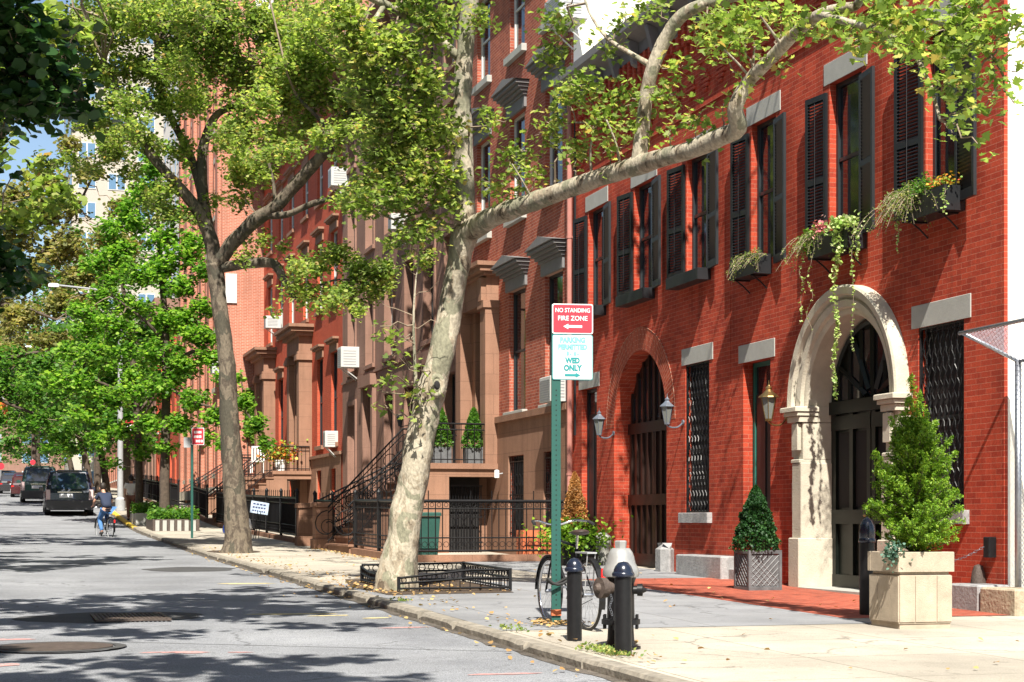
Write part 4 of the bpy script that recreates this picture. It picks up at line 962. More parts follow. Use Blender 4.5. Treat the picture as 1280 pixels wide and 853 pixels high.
L2([(268,335,38.7,.15),(264,300,38.7,.17),(245,260,38.6,.14),(220,230,38.5,.12),(190,195,38.4,.11),(170,160,38.2,.10),(150,120,38,.08),(130,80,38,.05)])
L2([(266,310,38.7,.13),(256,265,38.8,.14),(252,220,38.9,.13),(255,180,39,.11),(270,145,39,.09),(300,130,39,.07),(340,120,39,.04)])
L2([(256,260,38.8,.11),(240,200,39,.10),(215,150,39.2,.09),(200,110,39.4,.08),(195,60,39.6,.06)])
L2([(420,175,36.8,.07),(400,150,36.6,.05),(370,120,36.4,.035)],6); L2([(345,258,37.7,.05),(340,220,37.6,.04),(330,185,37.5,.025)],6)
L2([(374,373,37.3,.04),(390,362,37.2,.03),(420,350,37,.02),(450,352,36.8,.012)],5)
M = [
 (30,60,37.6,50,50,260),(70,100,37.8,34,24,120),(110,150,38,30,22,110),(140,190,38.2,26,20,70),(90,200,38,26,18,50),(120,90,38,36,24,150),(160,215,38.3,24,16,50),(90,40,37.8,50,40,260),(150,30,38,50,35,260),(210,25,38.2,50,35,270),(270,30,38.2,50,35,280),(330,30,37.8,50,35,280),(385,25,37.4,45,35,240),
 (170,80,38.2,45,30,220),(230,75,38.6,45,30,230),(290,80,38.6,45,32,240),(345,80,37.6,42,30,220),(400,75,37,40,30,200),(440,60,36.4,40,35,200),
 (150,130,38.2,35,25,120),(200,130,38.6,35,22,120),(250,125,38.8,35,25,150),(305,130,38.6,38,25,170),(355,125,37.6,35,25,150),(405,125,36.8,35,25,150),(450,120,36.2,35,25,140),
 (185,180,38.4,28,20,80),(230,190,38.7,26,22,80),(290,180,38.6,35,22,130),(335,170,37.6,32,22,100),(380,160,37,30,20,90),(430,165,36.5,28,18,80),
 (210,235,38.5,26,18,60),(300,220,38.3,30,20,90),(330,215,37.8,26,18,70),(240,270,38.6,20,16,36),(300,250,38.3,24,14,50),(210,270,38.7,20,14,34),
 (440,245,36.3,24,14,60),(455,230,36,20,12,40),(470,180,36,30,25,90),(425,200,36.6,16,10,20),
 (395,335,37,22,16,80),(420,320,36.9,24,16,80),(450,340,36.8,26,18,110),(385,365,37.1,24,14,60),(430,365,36.8,26,16,90),(465,360,36.6,26,16,90),(405,385,37,14,10,24),(445,385,36.8,16,8,24),(480,335,36.5,22,14,60),(368,350,37.3,12,14,24),
 (330,300,38,16,10,22),(355,310,37.7,14,10,16),(310,320,38.2,20,10,22),(345,390,37.5,8,6,6),
]
for u, v, Z, ru, rv, n in M:
    c, r = ell(u, v, Z, ru, rv, max(.5, (ru+rv)/2*Z/FPX*1.3)); T2.blob(c, r, n*(5.5 if u < 250 else 5), per=15)
    for _ in range(2 if v < 190 else 1):
        c, r = ell(u+RNG.normal()*24, v+RNG.normal()*(16 if v < 190 else 8), Z+RNG.normal()*1.5, ru*.9, rv*.9, 1.0); T2.blob(c, r, n*3.2, per=15, link=False)
for k in range(55):
    a = RNG.random()*2*PI; rr = 5.2*math.sqrt(RNG.random()); T2.blob(Vector((5.4+rr*math.cos(a), 39+rr*math.sin(a)*1.1, 13.5+RNG.random()*4.5)), (1.1, 1.1, .8), 46, per=12, ls=.19)
T2.finish()

def ptree(label, base, limbs, M, bark, leafm, T, ls, kind='tree', per=12, mult=1, cap=None, bias=.6):
    t = Tree(label, base, kind, bark=bark, leafm=leafm, T=T, ls=ls)
    for pts in limbs: t.limb([at(u, v, z) for u, v, z, r in pts], [r for *_, r in pts], 8)
    for u, v, Z, ru, rv, n in M:
        c, r = ell(u, v, Z, ru, rv, max(.5, (ru+rv)/2*Z/FPX*1.3)); t.blob(c, r, n*mult, per=per)
    if cap:
        x, y, z0, z1, rad, n = cap
        for k in range(n):
            a = RNG.random()*2*PI; q = RNG.random(); rr = rad*math.sqrt(RNG.random())*(1-.6*q); t.blob(Vector((x+rr*math.cos(a), y+rr*math.sin(a), z0+(z1-z0)*q)), (1, 1, .8), 40, per=12, ls=ls*1.3)
    return t.finish(bias)
# ginkgos by the low stone planters
ptree('bright green ginkgo tree with a dark straight trunk in the white edged planter', Vector((5.5, 59.5, zs(59.5))),
 [[(206,652,58.6,.2),(206,600,58.6,.17),(207,540,58.6,.16),(208,470,58.6,.15),(206,400,58.6,.12),(200,320,58.6,.09),(196,250,58.6,.05)],
  [(208,470,58.6,.09),(240,440,58,.07),(270,455,57.6,.06),(300,500,57.2,.05),(322,540,57,.03),(334,560,57,.015)],
  [(207,430,58.6,.08),(180,400,58,.05),(140,370,57.6,.03)], [(207,480,58.6,.08),(235,500,58,.05),(270,510,57.6,.03)]],
 [(190,250,58.6,22,20,80),(170,280,58.4,28,18,90),(205,300,58.6,28,22,120),(235,320,58.4,24,18,90),(150,310,58,24,14,70),(180,345,58.4,36,20,150),(225,360,58.4,30,18,120),(250,385,58,22,14,70),(140,350,57.6,24,12,60),
  (165,385,58.2,36,16,130),(210,400,58.5,34,20,140),(245,420,58,26,16,90),(130,400,57.6,22,12,50),(190,440,58.4,34,18,130),(230,455,58.2,30,16,110),(262,445,57.8,24,12,70),(150,440,58,28,14,80),
  (285,475,57.4,20,14,60),(305,505,57.2,18,14,60),(322,530,57,16,14,60),(332,556,57,9,12,36),(200,485,58.4,34,18,130),(240,500,58,26,18,100),(270,520,57.6,20,14,70),(160,490,58,26,16,80),(225,530,58.2,26,16,90),(255,545,57.8,16,12,40),(185,530,58.2,26,14,80),(275,555,57.5,10,10,20),(205,560,58.4,20,8,36),
  (190,215,58.6,18,18,70),(175,240,58.6,20,20,80),(210,330,58.4,24,20,90),(140,285,58,24,18,70),(120,330,57.6,24,16,70),(240,300,58.4,18,18,60),(255,420,57.8,22,16,80),(115,440,57.4,28,16,90),(100,390,57.4,24,16,70),(160,260,58.4,20,20,60),(215,270,58.5,20,18,60),(140,320,58,26,18,70),(225,400,58.2,28,20,90),(255,340,58.2,20,22,50),(200,240,58.6,26,16,60),(280,430,57.8,10,8,14)], M_bark3, M_leafG, HEXL, .15, 'ginkgo_tree', mult=5.5, cap=(5.6, 60, 12.5, 14.5, 1.6, 6), bias=.9)
ptree('ginkgo tree with a thin dark trunk, left of the white edged planter', Vector((5.0, 65, zs(65))),
 [[(174,648,63.7,.18),(174,600,63.7,.14),(172,540,63.7,.13),(168,470,63.7,.12),(160,400,63.7,.09),(150,340,63.7,.06)], [(170,500,63.7,.08),(130,480,63.2,.05),(90,470,63,.03)]],
 [(150,330,63.7,20,18,60),(130,370,63.4,26,18,90),(150,410,63.4,30,20,120),(110,410,63,26,16,90),(90,440,63,28,16,90),(130,450,63.3,34,20,130),(165,470,63.5,28,18,100),(100,480,63.1,34,18,120),(140,500,63.3,34,18,120),(70,475,63,26,14,70),(105,520,63.1,28,14,80),(150,540,63.4,28,14,90),(175,565,63.5,20,12,50),(120,550,63.2,22,10,50),(140,580,63.4,14,8,20)],
 M_bark3, M_leafG, HEXL, .16, 'ginkgo_tree', mult=5.5, bias=.9)
# trees further along
ptree('wide olive brown street tree standing tall at the far left', Vector((-5.6, 84, zr(84))),
 [[(-110,640,78,.35),(-100,520,78,.3),(-60,430,78,.25),(-10,380,78,.18),(40,330,78,.12),(80,290,78,.07)], [(-60,430,78,.2),(-20,330,78,.12),(30,270,78,.06)], [(-10,380,78,.14),(30,385,77,.08),(70,400,76,.05)], [(40,330,78,.1),(90,270,77,.07),(125,200,76,.04)]],
 [(-30,250,78,40,30,120),(20,245,78,40,25,150),(55,270,78,36,28,150),(20,300,78,40,28,170),(75,315,78,34,26,140),(-20,310,78,40,30,120),(40,345,78,44,26,190),(95,345,77,22,22,80),(0,365,78,40,24,140),(75,380,77,34,20,120),(30,395,77,40,18,140),(-20,420,77,40,24,100),(60,425,77,34,14,80),(90,300,76.5,26,26,80),(110,340,76.5,24,24,80),(60,230,77,30,18,70),(10,275,77,30,20,80),(110,380,76.5,24,20,60),(130,300,76,24,22,70),(150,260,76,22,22,60),(90,260,76.5,26,22,70),(130,345,76,22,22,60),(110,215,76,22,20,60),(140,190,76,20,18,50),(85,180,76,20,16,40),(160,310,75.5,20,20,60),(120,160,76,18,14,34),(20,440,77,30,12,70)],
 M_bark3, M_leafO, HEXL, .2, 'street_tree', mult=6)
ptree('dense green street tree filling the left end of the street above the cars', Vector((-5.4, 72, zr(72))),
 [[(-130,640,68,.3),(-120,520,68,.26),(-60,470,68,.18),(0,450,68,.12),(50,440,68,.06)], [(-60,470,68,.14),(0,500,68,.08),(50,520,68,.05)]],
 [(-20,440,68,36,22,120),(20,450,68,36,20,130),(60,455,68,30,18,100),(-10,485,68,38,22,140),(35,490,68,36,20,140),(75,495,68,26,16,80),(0,525,68,36,18,120),(45,530,68,34,16,120),(85,535,68,22,12,60),(10,555,68,30,12,70),(60,560,68,26,10,60)],
 M_bark3, M_leafM, HEXL, .17, 'street_tree', mult=4)
def far_tree(x, y, h, r, label, leafm, tr=.22, lean=0, n=60, ls=.26, z0=None, nl=90):
    t = Tree(label, Vector((x, y, zr(y))), 'street_tree', group='trees lining the far end of the street', bark=M_bark3, leafm=leafm, T=HEXL, ls=ls)
    B = Vector((x, y, zr(y)-.2)); t.limb([B, B+Vector((lean*.3, 0, h*.25)), B+Vector((lean, 0, h*.55)), B+Vector((lean*1.2, 0, h*.9))], [tr, tr*.8, tr*.55, tr*.2], 8)
    for k in range(5): a = k*1.3+x; t.limb([B+Vector((lean*.8, 0, h*(.35+.08*k))), B+Vector((lean+.5*r*math.cos(a), .5*r*math.sin(a), h*(.5+.08*k))), B+Vector((lean+.85*r*math.cos(a), .85*r*math.sin(a), h*(.6+.07*k)))], [tr*.4, tr*.25, tr*.1], 5)
    z0 = z0 or .35
    for k in range(n):
        d = Vector(RNG.normal(size=3)); d.normalize(); q = RNG.random()**.4
        c = B+Vector((lean+d.x*r*q, d.y*r*q, h*(z0+(1-z0)/2)+d.z*h*(1-z0)/2*q)); t.blob(c, (r*.28, r*.28, r*.22), nl, per=14, spread=.12)
    return t.finish()
far_tree(5.4, 80, 9.5, 2.6, 'street tree just past the ginkgos beside the silver lamp post', M_leafM, z0=.3)
far_tree(5.3, 93, 10, 3.2, 'street tree arching over the parked black cars', M_leafM, lean=-1, z0=.28)
far_tree(5.2, 108, 11, 3.6, 'pale green street tree further on past the black cars', M_leafG, lean=-1.5, z0=.25)
far_tree(5, 128, 12, 4.2, 'wide dark tree near the far bend of the street, before the cream tower', M_leafD, lean=-2)
far_tree(6.0, 118, 19, 4.5, 'tall mid green tree rising in front of the cream tower', M_leafM, lean=.5, n=90, ls=.24, z0=.3, nl=110)
far_tree(2.2, 140, 20, 5, 'tall olive tree left of the cream tower', M_leafO, n=80, z0=.3, nl=110)
far_tree(-5.5, 105, 12, 4.4, 'left kerb tree meeting the others over the distant cars', M_leafM, lean=1.5)
far_tree(-5.5, 128, 13, 4.6, 'olive left kerb tree seen above the far traffic', M_leafO, lean=2)
far_tree(-4, 200, 15, 7, 'distant wide tree closing the street on the left', M_leafM, n=70, z0=.1, nl=80)
far_tree(4, 215, 15, 7, 'distant wide tree closing the street on the right', M_leafD, n=70, z0=.1, nl=80)
far_tree(3, 165, 14, 5.5, 'distant round tree in the middle of the street view', M_leafM, n=60, z0=.15)
far_tree(-7, 175, 14, 6, 'most distant dark tree at the left edge', M_leafD, n=60, z0=.15)
far_tree(9, 180, 16, 5, 'distant light green tree below the cream tower', M_leafG, n=60, z0=.15)
# left side trees whose crowns shade the road; only a few low boughs reach the picture
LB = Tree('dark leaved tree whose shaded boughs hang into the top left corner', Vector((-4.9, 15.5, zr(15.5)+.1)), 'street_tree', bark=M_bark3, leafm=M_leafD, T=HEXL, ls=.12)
B = Vector((-4.9, 15.5, zr(15.5)))
LB.limb([B, B+Vector((.1, 0, 2.2)), B+Vector((.5, 0, 4.2)), B+Vector((.9, .2, 6.5)), B+Vector((1.2, .3, 9))], [.26, .2, .17, .13, .07], 12)
LB.limb([B+Vector((.5, 0, 4.0)), B+Vector((2.0, .3, 5.4)), at(-120, 30, 15.5), at(-30, 60, 15.4), at(40, 95, 15.3), at(100, 120, 15.3)], [.12, .1, .07, .05, .03, .015], 8)
LB.limb([B+Vector((.3, 0, 3.2)), B+Vector((2.2, .2, 3.4)), at(-80, 300, 15.5), at(0, 320, 15.4), at(30, 335, 15.4)], [.09, .07, .04, .02, .01], 6)
for u, v, Z, ru, rv, n in [(-40,40,15.4,40,40,160),(5,20,15.3,30,26,130),(20,60,15.3,34,28,150),(-20,100,15.3,40,30,160),(45,105,15.3,34,22,130),(10,135,15.3,36,20,140),(75,75,15.3,24,14,50),(85,120,15.3,28,16,90),(110,140,15.3,16,10,34),(55,135,15.3,30,12,70),(45,30,15.3,26,18,60),(95,40,15.3,20,16,20),(0,175,15.3,20,10,30),
   (-20,320,15.4,34,26,110),(10,330,15.4,26,20,80),(40,345,15.4,16,10,26),(-10,365,15.4,26,14,50),(15,220,15.4,14,10,14),(-30,225,15.4,30,14,50)]:
    c, r = ell(u, v, Z, ru, rv, .6); LB.blob(c, r, n*1.25, per=9, ls=.12)
for k in range(75):
    a = RNG.random()*2*PI; rr = 4.4*math.sqrt(RNG.random()); c = Vector((-1.9+rr*math.cos(a), 14+rr*math.sin(a)*1.0, 8.0+RNG.random()*3.2))
    LB.blob(c, (.9, .9, .5), 120, per=14, ls=.2, link=False)
LB.finish()
def shade_tree(x, y, label, h=10, r=4, n=45, z0=5.5, ls=.22, off=.4, nl=120):
    t = Tree(label, Vector((x, y, zr(y))), 'street_tree', bark=M_bark2, leafm=M_leafP, T=HEXL, ls=ls); B = Vector((x, y, zr(y)-.1))
    t.limb([B, B+Vector((.1, 0, h*.3)), B+Vector((.3, 0, h*.6)), B+Vector((.4, 0, h*.9))], [.28, .2, .14, .06], 10)
    for k in range(n):
        a = RNG.random()*2*PI; rr = r*math.sqrt(RNG.random()); t.blob(Vector((x+off+rr*math.cos(a), y+rr*math.sin(a), z0+RNG.random()*(h-z0))), (.9, .9, .5), nl, per=14, link=(k % 3 == 0))
    return t.finish()
shade_tree(-4.9, 30, 'left kerb plane tree shading the road beyond the drain grate', 11, 4.6, 70, z0=7.2, off=1.2)
shade_tree(-4.9, 45, 'left kerb plane tree shading the road before the cyclist', 11.5, 5.2, 80, z0=8.3, off=1.4)
shade_tree(-4.9, 4.5, 'left kerb tree behind the camera shading the near road', 10, 4.2, 60, z0=7, off=2.2)
shade_tree(7.8, 3.6, 'kerb tree behind the camera shading the near pavement', 8.2, 2.6, 26, z0=6, nl=70)
# ------------------------------------------------------------------ street furniture
def gp(u, v, base=zs, Z0=18):
    Z = Z0
    for _ in range(80):
        p = PD(u, v, Z); Z = Z*.5+.5*max(3, min(300, Z+(p.z-base(p.y))*8))
    p.z = base(p.y); return p
# tree guard
X0, X1, Y0, Y1 = 5.03, 6.58, 22.05, 24.5
gz = zs(22); t = thing('tree_guard', ((X0+X1)/2, (Y0+Y1)/2, zs(23.5)), 'low black iron tree guard with a row of rings round the leaning plane tree', 'tree guard')
def guard_side(a, b, ha, hb):
    a, b = Vector((*a, zs(a[1]))), Vector((*b, zs(b[1]))); mb = MB(); L = (b-a).length; n = max(2, int(L/.13)); d = (b-a).normalized()
    for q in (0, 1):
        top = lambda t: Vector((0, 0, (ha+(hb-ha)*min(1, t*1.6))))
        for i in range(n): p0, p1 = a.lerp(b, i/n), a.lerp(b, (i+1)/n); mb.bar(p0+top(i/n)*(1 if q == 0 else .62), p1+top((i+1)/n)*(1 if q == 0 else .62), .022)
    mb.bar(a+Vector((0, 0, .05)), b+Vector((0, 0, .05)), .02)
    for i in range(n+1):
        p = a.lerp(b, i/n); h = top(i/n); mb.tube([p, p+h*.62], .0075, 4, cap=False)
        if i < n:
            c = a.lerp(b, (i+.5)/n)+top((i+.5)/n)*.81; r = top((i+.5)/n).z*.17
            mb.tube([c+d*(r*math.cos(k*PI/6))+Vector((0, 0, r*math.sin(k*PI/6))) for k in range(12)], .007, 4, closed=True)
    mb.build('panel', M_black, t)
    for p in (a,): MB().box(p.x-.02, p.x+.02, p.y-.02, p.y+.02, p.z-.05, p.z+ha+.02).build('post', M_black, t)
guard_side((X0, Y0), (X1, Y0), .19, .29); guard_side((X1, Y0), (X1, Y1), .29, .29); guard_side((X1, Y1), (X0, Y1), .29, .27); guard_side((X0, Y1), (X0, Y0+1.5), .24, .18)
mb = MB(); ground_poly(mb, [(4.75, 21.4), (6.5, 21.6), (6.7, 23), (6.6, 25.4), (5.0, 25.6), (4.65, 23.5)], zs, .009); struct(mb, 'tree_pit', M_soil)
mb = MB(); ground_poly(mb, [(5.1+.62*math.cos(k*PI/8), 39.6+.9*math.sin(k*PI/8)) for k in range(16)], zs, .007); struct(mb, 'tree_pit', M_soil)
# parking sign
def text_mesh(s, size, off=0.0, ext=.0015):
    c = bpy.data.curves.new('lettering', 'FONT'); c.body = s; c.size = size; c.align_x = 'CENTER'; c.align_y = 'CENTER'; c.extrude = ext; c.offset = off; c.resolution_u = 3
    o = bpy.data.objects.new('lettering', c); COL.objects.link(o); bpy.context.view_layer.update()
    me = bpy.data.meshes.new_from_object(o.evaluated_get(bpy.context.evaluated_depsgraph_get())); bpy.data.objects.remove(o); bpy.data.curves.remove(c); return me
def lettering(s, size, parent, loc, m, off=0, sx=1):
    me = text_mesh(s, size, off); me.materials.clear(); me.materials.append(m); o = bpy.data.objects.new('lettering', me); COL.objects.link(o)
    o.parent = parent; o.rotation_euler = (PI/2, 0, 0); o.location = loc; o.scale = (sx, 1, 1); return o
def rrect(w, h, r, n=5):
    P = []
    for cx, cy, a0 in ((w/2-r, h/2-r, 0), (-w/2+r, h/2-r, 90), (-w/2+r, -h/2+r, 180), (w/2-r, -h/2+r, 270)):
        for k in range(n+1): a = math.radians(a0+90*k/n); P.append((cx+r*math.cos(a), cy+r*math.sin(a)))
    return P
def panel(name, w, h, r, y0, y1, cz, m, parent):
    mb = MB(); mb.prism([(x, z+cz) for x, z in rrect(w, h, r)], 'y', y0, y1); return mb.build(name, m, parent)
def arrow(parent, cx, cz, L, m, d=1, y=-.0):
    mb = MB(); t = .012; P = [(-L/2, 0), (-L/2+.05, .026), (-L/2+.05, t), (L/2, t), (L/2, -t), (-L/2+.05, -t), (-L/2+.05, -.026)]
    mb.prism([(cx+x*d, cz+z) for x, z in P], 'y', y-.002, y); return mb.build('arrow', m, parent)
P0 = gp(695, 782); s = lthing('parking_sign', P0, 'red and white parking sign on a green post beside the locked bicycle', 'street sign', rz=-math.radians(9))
ht = 3.22
mb = MB(); mb.box(-.038, .038, -.012, .004, -.3, ht); mb.box(-.046, -.038, -.012, .022, -.3, ht); mb.box(.038, .046, -.012, .022, -.3, ht)
po = mb.build('post', M_gpost, s)
mb = MB(); 
for i in range(58): z = .06+i*.05; mb.lathe([(0, 0), (.006, 0)], 0, 0, 6); 
mb.v = []; mb.f = []
for i in range(46): z = .1+i*.05; mb.box(-.006, .006, -.0135, -.0125, z, z+.014)
mb.build('bolt_holes', M_dark, po)
MB().box(-.05, .05, -.03, .03, .10, .16).build('clamp', M_terra, s)
W = .415
pr_ = panel('red_sign_panel', W, .30, .02, -.024, -.0145, ht-.145, M_wht, s); rd = panel('sign_face', W-.02, .28, .016, -.0262, -.0241, ht-.145, M_red, pr_)
lettering('NO STANDING', .060, pr_, (0, -.0275, ht-.062), M_wht, .0004, .86); lettering('FIRE ZONE', .066, pr_, (0, -.0275, ht-.142), M_wht, .0004, .95); arrow(pr_, .0, ht-.222, .19, M_wht, 1, -.0265)
wh = panel('white_sign_panel', W, .455, .02, -.022, -.0145, ht-.53, M_tealtxt, s); panel('sign_face', W-.014, .441, .017, -.0242, -.0221, ht-.53, M_signw, wh)
zz = ht-.35
for txt, m_, sz, dz in (('PARKING', M_paletxt, .072, .01), ('PERMITTED', M_paletxt, .068, .08), ('8AM - 6PM', M_paletxt, .052, .145), ('WED', M_tealtxt, .074, .215), ('ONLY', M_tealtxt, .078, .29)):
    if 'AM' in txt: txt = '8 -  6 -'
    lettering(txt, sz, wh, (0, -.0255, zz-dz), m_, .0042, .85)
arrow(wh, .0, zz-.36, .16, M_tealtxt, -1, -.0245)
mb = MB(); [mb.lathe([(.008, 0), (.008, .003), (0, .005)], 0, 0, 8) for _ in ()]
pr_.location = (.165, 0, 0); wh.location = (.165, 0, 0)
# bollards
def bollard(u, v, H, r, label, dome=False, grp=None):
    p = gp(u, v, Z0=14); t = lthing('bollard', p, label, 'bollard', grp)
    MB().lathe([(r, -.2), (r, H-.13)], 0, 0, 28).build('post', M_black, t, smooth=True)
    if dome: MB().lathe([(r*1.05, 0), (r*1.14, .01), (r*1.14, .03), (r*1.02, .05), (r*1.05, .06), (r*1.05, .13), (r*.95, .19), (r*.6, .25), (0, .28)], 0, 0, 28, cz=H-.13).build('cap', M_pewb, t, smooth=True)
    else: MB().lathe([(r*.96, 0), (r*1.28, .012), (r*1.32, .03), (r*1.22, .045), (r*1.12, .05), (r*1.1, .065), (r*.92, .095), (r*.55, .125), (0, .135)], 0, 0, 28, cz=H-.135).build('cap', M_pewb, t, smooth=True)
    return t
M_pewb = mat('glossy blue black cap paint', (.012, .016, .03), .22, var=.1, spec=.7)
bollard(718, 801, .745, .068, 'short black iron bollard in front of the locked bicycle'); bollard(779, 819, .765, .071, 'short black iron bollard hiding part of the fire hydrant')
bollard(1084, 769, .93, .085, 'taller black bollard with a shiny dome cap behind the concrete planter', True)
# hydrant
p = gp(776, 811, Z0=14); t = lthing('fire_hydrant', p, 'black fire hydrant with a silver painted bonnet behind the front bollard', 'fire hydrant')
MB().lathe([(.17, -.2), (.17, .02), (.13, .03), (.115, .08), (.108, .20), (.165, .21), (.165, .25), (.118, .26), (.112, .55), (.13, .60)], 0, 0, 28).build('barrel', M_black, t, smooth=True)
bo = MB().lathe([(.12, .60), (.152, .615), (.158, .65), (.15, .68), (.125, .73), (.115, .78), (.10, .82), (.08, .85), (.07, .855)], 0, 0, 28).build('bonnet', M_silverp, t, smooth=True)
MB().lathe([(.05, .855), (.055, .91), (.045, .92), (0, .92)], 0, 0, 6).build('operating_nut', M_silverp, bo)
mb = MB()
for i in range(8):
    a = i*PI/4; mb.lathe([(.014, .17), (.014, .29)], .148*math.cos(a), .148*math.sin(a), 6)
mb.build('flange_bolts', M_black, t)
def nozzle(dx, dy, z, r, L):
    mb = MB(); mb.lathe([(r*.8, 0), (r*.8, L*.5), (r*1.15, L*.5), (r*1.2, L*.95), (r*.6, L), (r*.3, L+.03), (0, L+.03)], 0, 0, 16)
    d = Vector((dx, dy, 0)).normalized(); M = Matrix.Translation((d.x*.09, d.y*.09, z)) @ d.to_track_quat('Z', 'Y').to_matrix().to_4x4(); mb.xform(M); mb.build('nozzle', M_rust if r > .06 else M_black, t, smooth=True)
nozzle(-1, -.25, .52, .075, .14); nozzle(-.3, -1, .50, .045, .10); nozzle(.9, -.4, .5, .045, .1)
mb = MB(); pts = [Vector((-.14, -.14, .46))+Vector((.01*math.sin(k), 0, -.02*k)) for k in range(9)]
for k in range(9): mb.tube([pts[k]+Vector((.008*math.cos(a*PI/3), .004*(k % 2), .012*math.sin(a*PI/3))) for a in range(6)], .002, 4, closed=True)
mb.build('chain', M_zinc, t)
# bicycles
def wheel(parent, y, z, r, rimm, fl=1):
    mb = MB(); n = 36; mb.tube([(0, y+r*math.cos(2*PI*k/n), z+r*math.sin(2*PI*k/n)) for k in range(n)], .016, 8, closed=True); w = mb.build('wheel', M_tyre, parent, smooth='all')
    mb = MB(); mb.tube([(0, y+(r-.022)*math.cos(2*PI*k/n), z+(r-.022)*math.sin(2*PI*k/n)) for k in range(n)], .012, 6, closed=True); mb.build('rim', rimm, w, smooth='all')
    mb = MB()
    for k in range(28): a = 2*PI*k/28; sx = .03 if k % 2 else -.03; mb.tube([(sx, y+.015*math.cos(a+.6), z+.015*math.sin(a+.6)), (0, y+(r-.03)*math.cos(a), z+(r-.03)*math.sin(a))], .0012, 3, cap=False)
    mb.tube([(-.05, y, z), (.05, y, z)], .018, 8); mb.build('spokes', M_zinc, w)
def bicycle(p, label, rz, fm, rimm, group=None, cruiser=True):
    t = lthing('bicycle', p, label, 'bicycle', group, rz); r = .335; yb, yf = -.52, .54
    wheel(t, yb, r, r, rimm); wheel(t, yf, r, r, rimm)
    mb = MB(); BB = (0, -.07, .28); ST_ = (0, -.21, .80); HT, HB = (0, .33, .86), (0, .38, .70)
    for a, b, w in ((BB, ST_, .016), (ST_, HT, .015), (BB, HB, .019), (HT, HB, .019)): mb.tube([a, b], w, 8)
    for sx in (-.05, .05): mb.tube([(sx, yb, r), (sx*.4, BB[1], BB[2])], .009, 6); mb.tube([(sx, yb, r), (sx*.3, ST_[1], ST_[2]-.03)], .008, 6); mb.tube([(sx*.9, yf, r), (sx*.9, .41, .60), (sx*.3, .385, .70)], .011, 6)
    mb.build('frame', fm, t, smooth='all')
    for y, a0, a1 in ((yb, 20, 200), (yf, 0, 150)):
        mb = MB()
        pts = [(y+(r+.035)*math.cos(math.radians(a0+(a1-a0)*k/14)), r+(r+.035)*math.sin(math.radians(a0+(a1-a0)*k/14))) for k in range(15)]
        for k in range(14): (ya, za), (yc_, zc) = pts[k], pts[k+1]; mb.quad((-.028, ya, za), (.028, ya, za), (.028, yc_, zc), (-.028, yc_, zc)); mb.quad((-.028, ya, za), (-.028, yc_, zc), (-.034, yc_*.98+.02*y, zc-.02), (-.034, ya*.98+.02*y, za-.02)); mb.quad((.028, ya, za), (.034, ya*.98+.02*y, za-.02), (.034, yc_*.98+.02*y, zc-.02), (.028, yc_, zc))
        mb.build('fender', M_black, t)
    mb = MB(); mb.tube([(0, -.21, .78), (0, -.23, .91)], .013, 8); sp_ = mb.build('seat_post', M_chrome, t)
    P, R = cat_rom([(0, -.38, .925), (0, -.34, .945), (0, -.24, .94), (0, -.13, .935), (0, -.03, .93)], [.06, .085, .075, .035, .02], 5)
    mb = MB(); mb.tube(P, R, 12); mb.v = [(x, y, .935+(z-.935)*.38) for x, y, z in mb.v]; mb.build('saddle', mat('brown saddle leather', (.05, .03, .025), .45), t, smooth='all')
    mb = MB()
    if cruiser:
        P, R = cat_rom([(-.31, .17, 1.03), (-.29, .27, 1.05), (-.2, .38, 1.055), (-.08, .40, 1.02), (0, .40, 1.01), (.08, .40, 1.02), (.2, .38, 1.055), (.29, .27, 1.05), (.31, .17, 1.03)], [.011]*9, 5)
    else: P, R = [Vector((-.28, .40, 1.0)), Vector((0, .42, 1.0)), Vector((.28, .40, 1.0))], [.012]*3
    mb.tube(P, R, 8); mb.tube([(0, .32, .86), (0, .37, 1.01)], .013, 8); hb = mb.build('handlebar', M_chrome, t, smooth='all')
    mb = MB()
    for sx in (-1, 1):
        if cruiser: mb.tube([(sx*.315, .13, 1.02), (sx*.30, .23, 1.045)], .017, 8)
        else: mb.tube([(sx*.29, .40, 1.0), (sx*.20, .405, 1.0)], .018, 8)
    mb.build('grips', M_tyre, hb)
    mb = MB(); mb.tube([(.04, -.07+.09*math.cos(k*PI/10), .28+.09*math.sin(k*PI/10)) for k in range(20)], .006, 5, closed=True); mb.tube([(.05, -.07, .28), (.06, .05, .16)], .008, 6); mb.tube([(-.05, -.07, .28), (-.06, -.19, .40)], .008, 6)
    mb.box(.05, .14, .02, .08, .15, .17); mb.box(-.14, -.05, -.22, -.16, .39, .41); mb.build('crank', M_zinc, t)
    mb = MB(); mb.tube([(.045, -.07, .37), (.045, yb, r+.04)], .004, 4); mb.tube([(.045, -.07, .19), (.045, yb, r-.04)], .004, 4); mb.build('chain', M_dark, t)
    MB().bbox(-.022, .022, yb-.40, yb-.37, .46, .55, .006).xform(Matrix.Translation((0, 0, .05))).build('rear_reflector', mat('red reflector plastic', (.75, .02, .02), .25, var=0), t)
    return t
bk = gp(733, 788); fw = Vector((bk.x-.03, bk.y+1.06, 0)); 
bi = bicycle(Vector((bk.x-.01, bk.y+.5, zs(bk.y+.5))), 'black city bicycle with swept silver handlebars locked to the green sign post', math.radians(2.5), M_black, M_chrome)
mb = MB(); mb.box(-.05, .05, -.62, -.30, .735, .75); mb.tube([(-.04, -.6, .735), (-.04, -.53, .35)], .006, 4); mb.tube([(.04, -.6, .735), (.04, -.53, .35)], .006, 4); mb.build('rear_rack', M_alu, bi)
lk = bi.location+Vector((-.1, -.02, .45)); 
